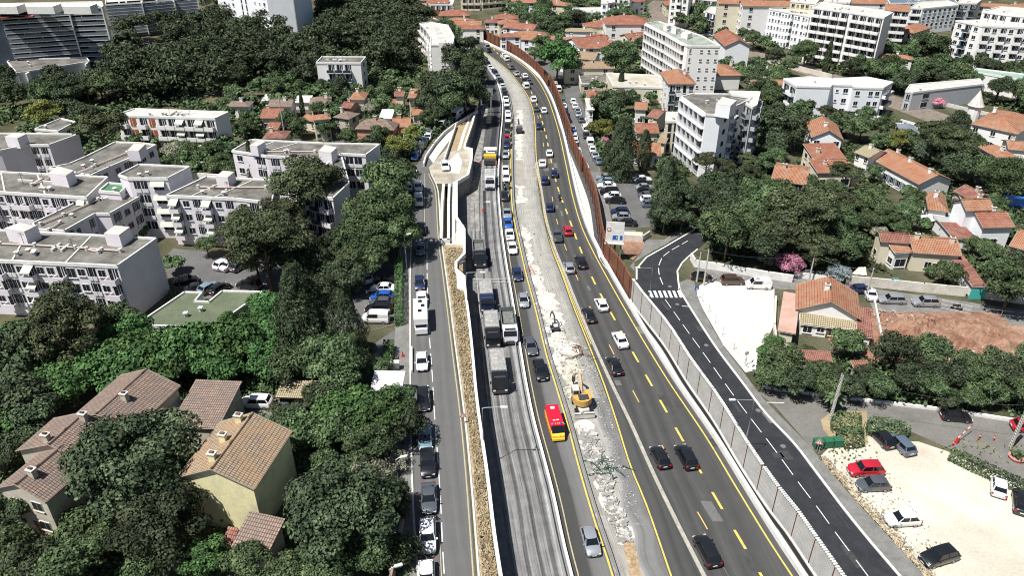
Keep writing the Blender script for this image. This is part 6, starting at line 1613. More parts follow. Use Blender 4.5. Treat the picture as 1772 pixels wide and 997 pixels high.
# ---- labels: what it is, where it stands, and its place among its likes
ZONES = [((0, 0, 395, 250), 'at the edge of the wood above the estate'), ((395, 140, 735, 262), 'among the village house gardens'), ((0, 230, 400, 310), 'between the estate blocks and the long terrace'), ((395, 262, 735, 510), 'between the estate and the local road'),
         ((230, 380, 395, 480), 'at the foot of the awning block'), ((0, 470, 520, 700), 'in the green belt below the estate'), ((460, 480, 735, 790), 'by the yards left of the local road'), ((0, 640, 400, 1100), 'around the long old farmhouse'), ((400, 700, 735, 1100), 'around the yellow farmhouse garden'),
         ((690, 0, 850, 262), 'beside the white bent tower block'), ((850, 0, 1130, 135), 'in the village across the brown wall'), ((1000, 130, 1170, 305), 'in the gardens by the residents car park'), ((1130, 250, 1320, 460), 'around the foot of the loggia tower'),
         ((1130, 0, 1350, 110), 'near the railway behind the loggia slab'), ((1240, 100, 1345, 200), 'between the railway and the loggia tower'), ((1345, 0, 1800, 175), 'along the railway below the white blocks'), ((1290, 170, 1560, 300), 'in the park around the modern white building'), ((1560, 160, 1800, 370), 'in the park near the turret villa'),
         ((1300, 300, 1600, 500), 'in the dark grove behind the garden wall'), ((1560, 340, 1800, 560), 'around the yellowish and double gable houses'), ((1290, 560, 1800, 760), 'in the belt above the sandy car park')]
grp = {}
for t in TREES:
    z = next((z for (b, z) in ZONES if b[0] <= t[2] <= b[2] and b[1] <= t[3] <= b[3]), 'elsewhere among the roofs')
    grp.setdefault((KW[t[1]][0], z), []).append(t)
for (what, z), ts in grp.items():
    ts.sort(key=lambda t: t[2])
    for i, t in enumerate(ts):
        if t[4]: t[0]['label'] = t[4]
        elif len(ts) == 1: t[0]['label'] = what + ' ' + z
        else: t[0]['label'] = what + ' ' + z + ', ' + ordinal(i) + ' from left'
        if len(ts) > 2: t[0]['group'] = what + 's ' + z
print('TREES', len(TREES), {k: sum(1 for t in TREES if t[1] == k) for k in KW})
cover('undergrowth', [(-30, 130), (190, 90), (350, 60), (540, 50), (560, 0), (700, 0), (724, 42), (728, 130), (500, 150), (400, 168), (205, 195), (-30, 175)], PL, 7000, 1.3, lf_dark, 3.0, HW[2:3])

wood('woodland', [(860, 8), (1050, -2), (1180, -4), (1300, -8), (1800, -8), (1800, -28), (850, -24)], 0, 11, 5.5, lf_mid)
wood('woodland', [(1170, 55), (1250, 82), (1300, 98), (1330, 95), (1316, 70), (1240, 62), (1200, 20), (1160, 10), (1150, 30)], 0, 10, 4.2, lf_mid)
tufts('dry_grass', lambda: (lambda t, j: (P(1415, 792)[0] + (P(1610, 1010)[0] - P(1415, 792)[0]) * t + j, P(1415, 792)[1] + (P(1610, 1010)[1] - P(1415, 792)[1]) * t + random.uniform(-.6, .6)))(random.random(), abs(random.gauss(0, .8))), 500, .1, .35, MATS['straw'], .03)
tufts('weeds', lambda: (lambda p: (p[0] + random.gauss(0, 1.2), p[1] + random.gauss(0, 1.0)))(P(random.choice([1440, 1475, 1652, 1700, 1760]), random.choice([772, 780, 790]))), 130, .1, .4, lf_yel, .03)
# ---------------------------------------------------------------- vehicles
def paint(name, c, metal=0.0):
    return mat('paint_' + name, c, rough=.32, spec=.5, coat=.6, metal=metal)
PC = {'white': paint('white', (.74, .74, .73)), 'black': paint('black', (.012, .012, .014)), 'silver': paint('silver', (.42, .44, .46), .5), 'grey': paint('grey', (.10, .11, .125), .3),
      'slate': paint('slate', (.13, .17, .22), .3), 'blue': paint('blue', (.02, .09, .36)), 'navy': paint('navy', (.015, .025, .07)), 'red': paint('red', (.42, .015, .03)), 'brown': paint('brown', (.07, .04, .03)),
      'sky': paint('sky', (.22, .32, .38), .3), 'yellow': paint('yellow', (.72, .44, .04)), 'teal': paint('teal', (.05, .2, .2))}
m_cglass = mat('car_glass', (.008, .010, .013), rough=.06, spec=.7)
m_tyre = mat('tyre_rubber', (.015, .015, .015), rough=.85)
m_rim = mat('wheel_rim', (.35, .36, .37), rough=.35, metal=.8, spec=.5)
m_head = mat('headlight_glass', (.62, .65, .68), rough=.12, spec=.7)
m_tail = mat('tail_light_red', (.38, .01, .012), rough=.2, spec=.5)
m_plate = mat('number_plate', (.7, .7, .68), rough=.5)
SPEC = {  # length, width, height, hood z, cowl x, roof front x, roof rear x, rear glass foot x, tail z
    'hatchback': (4.05, 1.76, 1.48, .92, 1.02, .38, -1.30, -1.82, .98), 'sedan': (4.55, 1.80, 1.44, .90, 1.05, .38, -.95, -1.60, 1.0), 'suv': (4.45, 1.84, 1.66, 1.05, 1.12, .55, -1.65, -2.05, 1.10),
    'estate': (4.65, 1.80, 1.50, .92, 1.15, .50, -1.75, -2.15, 1.0), 'van': (4.45, 1.85, 1.85, 1.10, 1.50, .90, -2.05, -2.18, 1.10), 'pickup': (5.1, 1.88, 1.72, 1.08, 1.15, .65, -.55, -.75, 1.05)}
WH = {}
def car_meshes(kind, col):
    key = (kind, col)
    if key in WH: return WH[key]
    L, W, Hh, hz, xc, xf, xr, xb, tz = SPEC[kind]
    w = W / 2; l = L / 2; p = PC[col]
    g = MB(p, m_darkmetal)
    st = [(-l, .78, .42, tz - .22), (-l + .10, .90, .26, tz - .08), (-l + .35, .97, .2, tz), (xb, 1.0, .2, tz + .02), (0, 1.0, .2, hz + .04), (xc, 1.0, .2, hz + .02), ((xc + l) / 2, .98, .2, hz - .04), (l - .32, .95, .2, hz - .14), (l - .08, .84, .26, hz - .28), (l, .70, .36, hz - .42)]
    rings = []
    for x, ws, zb, zt in st:
        ww = w * ws
        rings.append([(x, -ww * .9, zb), (x, -ww, zb + .2), (x, -ww, zt - .18), (x, -ww * .95, zt - .04), (x, -ww * .55, zt + .03), (x, ww * .55, zt + .03), (x, ww * .95, zt - .04), (x, ww, zt - .18), (x, ww, zb + .2), (x, ww * .9, zb)])
    g.loft(rings)
    wb, wr = w * .90, w * .74
    zb, zr = min(hz, tz) - .02, Hh
    if kind == 'van': wr = w * .86
    # roof skin
    m = .06
    rr = []
    for x, ws, dz in ((xf + .02, .90, -.05), (xf - .15, .98, -.005), ((xf + xr) / 2, 1.0, .03), (xr + .12, .96, 0), (xr - .04, .88, -.06)):
        a = wr * ws + .02
        rr.append([(x, -a, zr + dz - .05), (x, -a, zr + dz), (x, -a * .6, zr + dz + .035), (x, a * .6, zr + dz + .035), (x, a, zr + dz), (x, a, zr + dz - .05)])
    g.loft(rr)
    # pillars
    def pillar(x0, x1, t=.05):
        for s_ in (-1, 1): g.tube([(x0, s_ * (wb + .01), zb), (x1, s_ * (wr + .01), zr - .02)], t, 5)
    pillar(xc, xf, .045); pillar(xb, xr, .075 if kind != 'sedan' else .06); pillar((xf + xr) / 2 + .1, (xf + xr) / 2 + .02, .04)
    if kind in ('van',):
        for s_ in (-1, 1): g.box((( xb - .1 + (xf + xr) / 2) / 2, s_ * (w * .88), zb), (abs(xb - (xf + xr) / 2) , .1, zr - zb - .05))
    if kind == 'pickup':
        g.box((xb / 2 - l / 2 - .02, 0, hz - .02), (l + xb - .25, W * .78, .07), 0, 1)
    # dark lower trim
    g.box((0, 0, .17), (L * .93, W * .9, .14), 0, 1)
    g.box((l - .02, 0, .38), (.06, W * .5, .18), 0, 1)
    body = g.mesh('body', True)
    try: body.set_sharp_from_angle(angle=R(38))
    except Exception: pass
    g = MB(m_cglass)
    lo = [(xc, -wb * .86, zb), (xc - .18, -wb, zb), (xb + .15, -wb, zb), (xb, -wb * .86, zb), (xb, wb * .86, zb), (xb + .15, wb, zb), (xc - .18, wb, zb), (xc, wb * .86, zb)]
    hi = [(xf, -wr * .9, zr), (xf - .12, -wr, zr), (xr + .08, -wr, zr), (xr, -wr * .9, zr), (xr, wr * .9, zr), (xr + .08, wr, zr), (xf - .12, wr, zr), (xf, wr * .9, zr)]
    g.loft([lo, [tuple(a * .5 + b * .5 for a, b in zip(p_, q_)) for p_, q_ in zip(lo, hi)], [tuple(a * .03 + b * .97 for a, b in zip(p_, q_)) for p_, q_ in zip(lo, hi)]])
    glass = g.mesh('window')
    g = MB(m_tyre, m_rim)
    g.tube([(0, -.11, 0), (0, -.08, 0), (0, .08, 0), (0, .11, 0)], [.28, .32, .32, .28], 14, 0)
    g.tube([(0, -.125, 0), (0, .125, 0)], [.19, .19], 10, 1)
    wheel = g.mesh('wheel')
    def lamp(m_, sx, x, z, d):
        q = MB(m_); q.box((x, 0, z), (.16, .34, .16)); return q.mesh('lamp')
    hl = MB(m_head); hl.box((0, 0, 0), (.30, .36, .15)); hl = hl.mesh('headlight')
    tl = MB(m_tail); tl.box((0, 0, 0), (.12, .30, .22)); tl = tl.mesh('tail_light')
    mr = MB(p); mr.box((0, 0, 0), (.16, .22, .14)); mr = mr.mesh('mirror')
    pl = MB(m_plate); pl.box((0, 0, 0), (.05, .52, .11)); pl = pl.mesh('number_plate')
    WH[key] = (body, glass, wheel, hl, tl, mr, pl)
    return WH[key]
VEH = []
def add(nm, me, par, loc=(0, 0, 0), rz=0):
    o = bpy.data.objects.new(nm, me); COL.objects.link(o); o.parent = par; o.location = loc
    if rz: o.rotation_euler = (0, 0, rz)
    return o
def car(kind, col, x, y, z0, ang, label, group=None, lod=0):
    L, W, Hh, hz, xc, xf, xr, xb, tz = SPEC[kind]
    body, glass, wheel, hl, tl, mr, pl = car_meshes(kind, col)
    r = thing('parked_car' if group and 'parked' in group else 'car', label, 'car' if kind not in ('van', 'pickup') else kind, (x, y, z0 + .02), ang, group)
    r.scale = (1.05, 1.05, 1.05)
    add('body', body, r); add('window', glass, r)
    if lod < 2:
        for sx in (L * .31, -L * .30):
            for sy in (-1, 1): add('wheel', wheel, r, (sx, sy * (W / 2 - .11), .32))
    if lod < 1:
        for sy in (-1, 1):
            add('headlight', hl, r, (L / 2 - .20, sy * W * .34, hz - .42)); add('tail_light', tl, r, (-L / 2 + .07, sy * W * .40, tz - .34)); add('mirror', mr, r, (xc - .25, sy * (W / 2 + .08), hz + .02))
        add('number_plate', pl, r, (-L / 2 - .01, 0, .62)); add('number_plate', pl, r, (L / 2 + .0, 0, .42))
    return r
NICE = {'sky': 'pale blue', 'slate': 'slate blue', 'navy': 'dark blue', 'grey': 'dark grey'}
def lane(items, z0, heading, place, group, first='from the camera'):
    """items: (kind, colour, u, v[, label]); heading: function(x, y) -> angle or a number in degrees"""
    items = sorted(items, key=lambda i: -i[3])
    for i, it in enumerate(items):
        kind, col, u, v = it[:4]
        x, y = P(u, v, z0 + .75)
        a = heading(x, y) if callable(heading) else R(heading + random.uniform(-3, 3))
        if len(it) > 5 and it[5] is not None: a = R(it[5])
        lab = it[4] if len(it) > 4 and it[4] else f'{NICE.get(col, col)} {kind}, {ordinal(i)} {place}'
        car(kind, col, x, y, z0, a, lab, group, 0 if v > 420 else (1 if v > 170 else 2))
toward = lambda l: (lambda x, y: l.ang(y) + math.pi)
away = lambda l: (lambda x, y: l.ang(y))
L_lc = Line([(741, 1010), (740, 930), (737, 800), (732, 700), (730, 620), (727, 520), (726, 430), (724, 350), (718, 300)], PL)
lane([('hatchback', 'white', 738, 998), ('suv', 'white', 740, 928), ('sedan', 'grey', 742, 861), ('suv', 'black', 740, 801), ('sedan', 'sky', 735, 757), ('estate', 'black', 733, 690), ('hatchback', 'white', 730, 625), ('sedan', 'white', 730, 517), ('hatchback', 'navy', 726.5, 489),
      ('hatchback', 'slate', 727.5, 430), ('hatchback', 'black', 729, 395), ('van', 'white', 724.5, 347), ('sedan', 'white', 723.5, 322), ('hatchback', 'silver', 715, 297)], PL, toward(L_lc), 'car from the camera in the local road queue', 'cars queueing on the local road')
L_slip = Line([(718, 272), (722, 263), (731, 251), (740, 236), (755, 220), (774, 208), (790, 197), (814, 187)], PL)
def slip_h(x, y):
    return L_slip.ang(y) + math.pi
lane([('hatchback', 'blue', 718, 270), ('sedan', 'black', 723, 262), ('hatchback', 'grey', 729, 253), ('sedan', 'navy', 735, 244), ('hatchback', 'white', 741, 236.5), ('sedan', 'silver', 744, 230.5), ('hatchback', 'black', 755, 221), ('sedan', 'white', 765, 213.5), ('hatchback', 'white', 775, 208), ('sedan', 'grey', 805, 190), ('hatchback', 'black', 815, 187)],
     PL, slip_h, 'car up the slip road queue by the building site', 'cars queueing on the slip road')
lane([('sedan', 'silver', 738, 227), ('hatchback', 'white', 727, 243), ('hatchback', 'silver', 741, 218)], PL, slip_h, 'car in the outer row of the slip road', 'cars in the outer slip road row')
lane([('suv', 'white', 770, 287, 'white car standing alone on the sandy building site', -80)], PL, -80, '', None)
L_q = Line([(1040, 1000), (1022, 936), (960, 731), (935, 641), (918, 598), (906, 519), (895, 474), (882, 405), (875, 340), (875, 268), (878, 235), (879, 205), (873, 163), (863, 138), (847, 118), (832, 99), (800, 74), (760, 46), (735, 30)])
q_items = [('hatchback', 'silver', 1022, 936), ('suv', 'black', 935, 641), ('sedan', 'grey', 918, 598), ('hatchback', 'silver', 906, 519), ('hatchback', 'navy', 895, 474), ('sedan', 'white', 886.5, 428), ('sedan', 'white', 882, 405), ('hatchback', 'blue', 879.5, 386), ('pickup', 'silver', 877.5, 369), ('hatchback', 'black', 874, 339),
           ('sedan', 'white', 876, 306), ('sedan', 'white', 875, 293), ('hatchback', 'silver', 875.5, 267), ('suv', 'navy', 878, 249), ('hatchback', 'red', 878, 239), ('sedan', 'grey', 878.5, 230), ('suv', 'black', 879, 219.5), ('van', 'white', 879.5, 206), ('hatchback', 'white', 879, 197), ('sedan', 'grey', 878, 188)]
cols = ['white', 'silver', 'black', 'grey', 'white', 'navy', 'silver', 'white', 'black']
for i, v in enumerate([179, 171, 163, 156, 149, 143, 137, 131.5, 126, 121, 116, 111, 106.5, 102, 98, 94, 90, 86, 82]):
    y = P(0, v, .75)[1]; uu = PX(L_q(y), y, .75)[0]
    q_items.append((['hatchback', 'sedan', 'suv'][i % 3], cols[(i * 4) % 9], uu, v))
lane(q_items, 0, toward(L_q), 'car from the camera in the motorway queue', 'cars queueing on the motorway')
lane([('suv', 'black', 1223, 953), ('suv', 'black', 1187, 790, 'black car with a roof rail beside another black car on the open lanes'), ('hatchback', 'black', 1142, 790, 'black hatchback left of the pair running side by side'), ('sedan', 'black', 1063, 632), ('sedan', 'white', 1073, 587), ('hatchback', 'white', 1040.5, 526), ('sedan', 'black', 1018.5, 544), ('hatchback', 'silver', 984.5, 462),
      ('suv', 'black', 1005, 453), ('hatchback', 'red', 982, 398, 'red hatchback driving away on the open motorway lanes'), ('pickup', 'grey', 963.5, 407), ('hatchback', 'navy', 951, 357), ('suv', 'navy', 942.5, 311), ('hatchback', 'navy', 959, 299), ('sedan', 'white', 938.5, 281), ('hatchback', 'white', 950.5, 264), ('sedan', 'navy', 933, 217), ('hatchback', 'white', 941, 190),
      ('hatchback', 'grey', 927.5, 187), ('suv', 'white', 923, 171), ('van', 'white', 910, 148), ('hatchback', 'black', 905, 139), ('sedan', 'grey', 915, 140), ('hatchback', 'white', 908, 130), ('sedan', 'silver', 893.5, 126), ('hatchback', 'grey', 884, 115), ('van', 'white', 876, 101), ('hatchback', 'white', 871, 95), ('sedan', 'black', 845, 86), ('van', 'silver', 842, 80), ('hatchback', 'black', 824, 71)],
     0, away(L_dash2), 'car from the camera on the open lanes', 'cars driving away on the motorway')
L_st = Line([(1020, 296), (1005, 276), (999, 259), (992, 228), (982, 205), (975, 181), (965, 150)])
lane([('hatchback', 'teal', 973, 173), ('sedan', 'white', 975.5, 182), ('hatchback', 'navy', 979, 194), ('sedan', 'black', 982.5, 205), ('hatchback', 'silver', 990, 221), ('sedan', 'blue', 992, 228.5), ('suv', 'white', 993.5, 235.5), ('hatchback', 'white', 995, 242.5), ('sedan', 'black', 997, 251.5), ('hatchback', 'white', 999.5, 260), ('hatchback', 'silver', 1001.5, 268), ('hatchback', 'red', 1005, 276.5), ('sedan', 'white', 1010, 286)],
     0, away(L_st), 'car in the row along the noise wall', 'cars parked along the noise wall')
lane([('van', 'white', 960, 147), ('van', 'white', 966, 154), ('hatchback', 'white', 991.5, 174), ('sedan', 'white', 995, 182), ('hatchback', 'silver', 999, 190), ('sedan', 'silver', 1000.5, 196), ('hatchback', 'grey', 1005, 205.5), ('van', 'white', 1013, 222), ('hatchback', 'black', 1014.5, 233), ('van', 'white', 1021, 245), ('hatchback', 'white', 1025, 257), ('sedan', 'silver', 1029, 267), ('sedan', 'slate', 1034, 277)],
     0, away(L_st), 'vehicle in the row below the gardens', 'cars parked below the gardens')
lane([('sedan', 'silver', 1047, 306), ('hatchback', 'sky', 1049, 313), ('sedan', 'white', 1050, 320), ('suv', 'black', 1055, 331), ('hatchback', 'white', 1060, 338), ('sedan', 'black', 1065, 346), ('hatchback', 'navy', 1073, 365), ('hatchback', 'silver', 1075, 374), ('sedan', 'black', 1084, 385)],
     0, 176, 'car in the west row of the residents car park', 'cars parked in the west row')
lane([('sedan', 'white', 1112, 309), ('hatchback', 'black', 1114, 316), ('sedan', 'silver', 1116.5, 323), ('hatchback', 'black', 1118, 330), ('sedan', 'grey', 1121, 337), ('hatchback', 'white', 1123, 344), ('hatchback', 'slate', 1126, 352.5)],
     0, 4, 'car in the east row of the residents car park', 'cars parked in the east row')
lane([('suv', 'brown', 1268, 485, 'dark brown suv parked on the back street by the garden wall', 2), ('hatchback', 'black', 1215, 479, 'black car in the shade beside the two poles', -8), ('van', 'white', 1312, 492, 'white van parked near the gravel lot', 176),
      ('hatchback', 'navy', 1492, 500, 'dark hatchback beside the villa annex', 5), ('sedan', 'white', 1506, 507, 'white car nose to the villa annex', 80), ('estate', 'silver', 1543.5, 517.5, 'silver estate car in front of the long wall', 176), ('suv', 'silver', 1601.5, 522.5, 'grey suv in front of the long wall next to the motor scooter', 176),
      ('hatchback', 'black', 1655, 719, 'black car driving along the access road below the trees', -9), ('hatchback', 'black', 1527, 757, 'black car parked against the clipped hedge', 104), ('estate', 'slate', 1558, 766, 'slate blue estate parked against the clipped hedge', 104),
      ('suv', 'red', 1498, 812, 'red suv parked on the sandy car park', 183), ('hatchback', 'grey', 1511, 838, 'dark grey hatchback parked just below the red suv', 183), ('hatchback', 'white', 1562, 898, 'white hatchback parked along the wire fence', 184), ('suv', 'black', 1625, 963, 'black people carrier parked at the lower wire fence', 197),
      ('hatchback', 'white', 1729, 840, 'white hatchback parked against the long hedge', 62), ('suv', 'black', 1768, 868, 'black car cut off by the right border', 62), ('hatchback', 'red', 1778, 738, 'red car just inside the right border on the access road', -10)], 0, 0, '', None)
lane([('suv', 'white', 443, 696, 'white suv parked in the yard beside the carport', 178), ('hatchback', 'grey', 496, 697, 'grey car parked under the left half of the carport', 90), ('hatchback', 'grey', 524, 698, 'grey car parked under the right half of the carport', 90),
      ('hatchback', 'black', 611, 484, 'black hatchback in the shade at the back of the small car park', 120), ('hatchback', 'white', 632, 479, 'white hatchback at the back of the small car park', 120), ('hatchback', 'black', 667, 487, 'black car nearest the top of the clipped hedge', 178), ('sedan', 'white', 663, 498, 'white saloon parked next to the blue car', 178),
      ('hatchback', 'blue', 661, 512, 'bright blue car parked by the clipped hedge', 178), ('hatchback', 'grey', 659, 523, 'dark grey car parked below the blue one', 178), ('suv', 'black', 655, 534, 'black suv parked above the white van', 178), ('van', 'white', 650, 550, 'white van at the lower end of the hedge car park', 178),
      ('hatchback', 'white', 386, 456, 'white car parked left of its white twin beside the pine', 62), ('sedan', 'white', 399, 457, 'white saloon parked close to the pine trunk', 62), ('hatchback', 'grey', 414, 459, 'grey car half hidden by the tall pine', 62),
      ('hatchback', 'black', 322, 484, 'black car in the shadow of the dark end wall', 20), ('sedan', 'black', 341, 498, 'black saloon beside the mossy roof notch', 20), ('hatchback', 'sky', 361, 497, 'pale blue car between two black cars above the green roof', 60), ('hatchback', 'black', 380, 498, 'black hatchback right of the pale blue car', 60), ('suv', 'black', 431, 492, 'black car alone on the estate car park', 165),
      ('sedan', 'silver', 265, 92, 'silver car on the clearing below the slab towers', 20), ('hatchback', 'red', 263, 100, 'red car on the clearing below the slab towers', 10), ('hatchback', 'black', 322, 277, 'black car on the street behind the raised central block', 0), ('hatchback', 'white', 706, 322, 'white car parked on the inner side of the local road bend', 100)], PL, 0, '', None)

# ---- box-shaped vehicles
def wheels(r, xs, w, rad=.5, wd=.3):
    g = MB(m_tyre, m_rim); g.tube([(0, -wd / 2, 0), (0, wd / 2, 0)], [rad, rad], 14, 0); g.tube([(0, -wd / 2 - .02, 0), (0, wd / 2 + .02, 0)], [rad * .5] * 2, 10, 1); me = g.mesh('wheel')
    for x in xs:
        for s_ in (-1, 1): add('wheel', me, r, (x, s_ * (w / 2 - wd / 2), rad))
def truck(u, v, l, label, cabc, bedc, L=8.4, tarp=True, z0=0.0, group='tipper trucks queueing for the asphalt'):
    x, y = P(u, v, 1.5)
    r = thing('tipper_truck', label, 'truck', (x, y, z0 + .02), l.ang(y) + math.pi, group)
    W = 2.5; cp = PC[cabc]
    g = MB(cp, m_darkmetal)
    c0 = L / 2 - 2.1
    prof = [(c0, .75), (L / 2 - .15, .75), (L / 2, 1.1), (L / 2 - .05, 1.9), (L / 2 - .42, 3.0), (c0 + .1, 3.1), (c0, 2.9)]
    for i in range(len(prof)):
        a, b = prof[i], prof[(i + 1) % len(prof)]
        g.face([(a[0], -W / 2, a[1]), (b[0], -W / 2, b[1]), (b[0], W / 2, b[1]), (a[0], W / 2, a[1])][::-1], cp)
    g.face([(p[0], -W / 2, p[1]) for p in prof], cp); g.face([(p[0], W / 2, p[1]) for p in prof[::-1]], cp)
    g.box((L / 2 - .1, 0, .4), (.3, W * .96, .5), 0, m_darkmetal)
    g.box((L / 2 - .55, 0, 3.05), (.35, W * .7, .16), 0, m_darkmetal)
    g.build('cab', r)
    g = MB(m_cglass); g.face([(L / 2 - .03, -1.12, 1.95), (L / 2 - .03, 1.12, 1.95), (L / 2 - .36, 1.08, 2.85), (L / 2 - .36, -1.08, 2.85)])
    for s_ in (-1, 1): g.face([(L / 2 - .3, s_ * 1.262, 1.9), (c0 + .5, s_ * 1.262, 1.9), (c0 + .6, s_ * 1.262, 2.75), (L / 2 - .6, s_ * 1.262, 2.75)])
    g.build('window', r)
    bp = {'grey': mat('truck_bed_grey', (.16, .16, .16), (.26, .26, .25), scale=1, fine=.1), 'green': mat('truck_bed_green', (.10, .13, .12), (.17, .2, .18), scale=1, fine=.1), 'white': m_conc_w}[bedc]
    g = MB(bp); b0, b1 = -L / 2, c0 - .35; bl = b1 - b0; bm = (b0 + b1) / 2
    g.box((bm, 0, 1.15), (bl, W, .15))
    for s_ in (-1, 1):
        g.box((bm, s_ * (W / 2 - .05), 1.3), (bl, .1, 1.35))
        for k in range(6): g.box((b0 + bl * (k + .5) / 6, s_ * (W / 2 + .03), 1.3), (.1, .06, 1.35))
    g.box((b0 + .05, 0, 1.3), (.1, W - .2, 1.35)); g.box((b1 - .05, 0, 1.3), (.1, W - .2, 1.75)); g.box((0, 0, .7), (L * .9, .9, .4), 0, m_darkmetal)
    g.build('tipper_bed', r)
    g = MB(mat('tarpaulin', (.24, .235, .22), (.36, .35, .33), scale=1.2, fine=.2))
    if tarp:
        n = 22
        for k in range(n):
            xa, xb_ = b0 + .1 + (bl - .2) * k / n, b0 + .1 + (bl - .2) * (k + 1) / n
            za, zb_ = 2.62 + .12 * abs(math.sin(k * math.pi / 3.5)), 2.62 + .12 * abs(math.sin((k + 1) * math.pi / 3.5))
            g.face([(xa, -W / 2 + .1, 2.55), (xb_, -W / 2 + .1, 2.55), (xb_, 0, zb_), (xa, 0, za)]); g.face([(xa, 0, za), (xb_, 0, zb_), (xb_, W / 2 - .1, 2.55), (xa, W / 2 - .1, 2.55)])
        g.build('tarpaulin', r)
    else:
        g = MB(mat('load_gravel', (.12, .12, .115), (.2, .2, .19), scale=3, fine=.2)); g.box((bm, 0, 1.3), (bl - .3, W - .3, .6), 0, None, None, .9); g.build('load', r)
    hl = MB(m_head); hl.box((0, 0, 0), (.1, .4, .2)); me = hl.mesh('headlight')
    for s_ in (-1, 1): add('headlight', me, r, (L / 2 + .03, s_ * .9, .85))
    mm = MB(m_darkmetal); mm.box((0, 0, 0), (.12, .2, .6)); me = mm.mesh('mirror')
    for s_ in (-1, 1): add('mirror', me, r, (L / 2 - .2, s_ * 1.45, 2.1))
    wheels(r, (L / 2 - 1.2, -L / 2 + 2.6, -L / 2 + 1.2), W, .5)
    return r
L_tr = L_B1.shift(-4.6)
truck(829, 438, L_tr, 'dark tipper truck with red gear on its bed, highest up the stripped lane', 'black', 'grey', 8, False)
truck(841, 512, L_tr, 'dark tipper truck with a pale rippled tarpaulin just below the road gauge', 'navy', 'grey', 8.2)
truck(851, 569, L_tr, 'black tipper truck standing left beside the white cabbed one', 'black', 'grey', 8.4)
truck(880, 563, L_B1.shift(-1.9), 'white cabbed tipper truck with a grey green bed', 'white', 'green', 8.4, False)
truck(862, 641, L_tr, 'black tipper truck with a pale rippled tarpaulin, nearest to the camera', 'black', 'grey', 9.0)
truck(848, 310, L_B1.shift(-2.6), 'white cabbed truck right behind the asphalt paver', 'white', 'white', 8.0)
# motorhome
x, y = P(728, 548, PL + 1.6)
r = thing('motorhome', 'white motorhome with dark roof hatches in the local road queue', 'motorhome', (x, y, PL + .03), L_lc.ang(y) + math.pi, None)
g = MB(PC['white']); g.box((-.9, 0, .45), (5.4, 2.3, 2.5)); g.box((2.2, 0, 1.85), (1.4, 2.25, 1.05)); g.build('body', r)
g = MB(PC['white']); g.box((2.65, 0, .4), (1.7, 2.0, .9)); g.loft([[(1.8, -1.0, 1.3), (1.8, 1.0, 1.3), (1.8, 1.0, 1.85), (1.8, -1.0, 1.85)], [(3.0, -.95, 1.2), (3.0, .95, 1.2), (2.5, .9, 1.85), (2.5, -.9, 1.85)]]); g.build('cab', r)
g = MB(m_cglass); g.face([(3.02, -.9, 1.3), (3.02, .9, 1.3), (2.66, .85, 1.84), (2.66, -.85, 1.84)]); g.build('window', r)
for hx, hy in ((-2.6, 0), (-1.2, .4), (.4, -.1)):
    g = MB(m_cglass); g.box((hx, hy, 2.96), (.7, .6, .1)); g.build('roof_hatch', r)
g = MB(m_conc_w); g.box((-.3, -.6, 2.96), (1.2, .5, .08)); g.build('roof_rack', r)
wheels(r, (2.2, -2.0), 2.2, .36, .22)
x, y = P(790, 197, PL + 1.3)
r = thing('camper_van', 'white camper van in the slip road queue under the trees', 'camper', (x, y, PL + .03), slip_h(x, y), None)
g = MB(PC['white']); g.box((-.4, 0, .4), (5.0, 2.1, 2.3)); g.box((2.6, 0, .4), (1.2, 2.0, 1.0)); g.build('body', r)
g = MB(m_cglass); g.face([(3.1, -.9, 1.4), (3.1, .9, 1.4), (2.15, .9, 2.3), (2.15, -.9, 2.3)]); g.box((-.4, 1.06, 1.5), (1.6, .04, .6)); g.build('window', r)
wheels(r, (2.1, -1.6), 2.0, .34, .22)
# red emergency van
x, y = P(960.5, 732, 1.3)
r = thing('emergency_van', 'red roofed emergency van with yellow chevrons in the motorway queue', 'van', (x, y, .03), L_q.ang(y) + math.pi, None)
red = mat('signal_red', (.60, .012, .035), rough=.3, spec=.5, coat=.5)
fl = mat('fluo_yellow', (.85, .55, .05), rough=.4)
g = MB(red, fl)
g.box((-.55, 0, .35), (4.7, 1.98, 1.95), 0, red, None, .97)
for s_ in (-1, 1):
    g.box((-.55, s_ * 1.0, .45), (4.6, .03, 1.0), 0, fl)
    for k in range(6): g.box((-2.5 + k * .8, s_ * 1.02, .5), (.35, .03, .9), 0, red)
g.loft([[(1.75, -.98, .4), (1.75, .98, .4), (1.75, .95, 1.4), (1.75, -.95, 1.4)], [(2.75, -.9, .4), (2.75, .9, .4), (2.7, .85, 1.05), (2.7, -.85, 1.05)]], fl)
for k in range(-3, 4):
    g.face([(1.82, k * .26 - .06, 1.42 - .0), (2.72, k * .20 + (.22 if k >= 0 else -.22), 1.08), (2.72, k * .20 + (.32 if k >= 0 else -.12), 1.08), (1.82, k * .26 + .06, 1.42)], red)
g.box((2.78, 0, .35), (.12, 1.75, .35), 0, fl)
for k in range(-3, 4):   # chevrons over the windscreen
    g.face([(1.25, k * .26, 2.315), (1.62, k * .26 + (.14 if k >= 0 else -.14), 2.285), (1.62, k * .26 + (.26 if k >= 0 else -.02), 2.285), (1.25, k * .26 + .12, 2.315)], fl)
g.build('body', r)
g = MB(m_cglass); g.face([(2.32, -.88, 1.3), (2.32, .88, 1.3), (1.80, .84, 2.22), (1.80, -.84, 2.22)]); g.face([(1.80, -.84, 2.22), (1.80, .84, 2.22), (1.79, .84, 2.0), (1.79, -.84, 2.0)]); g.build('window', r)
g = MB(fl); g.face([(2.72, -.85, 1.05), (2.72, .85, 1.05), (2.32, .9, 1.29), (2.32, -.9, 1.29)]); g.build('bonnet', r)
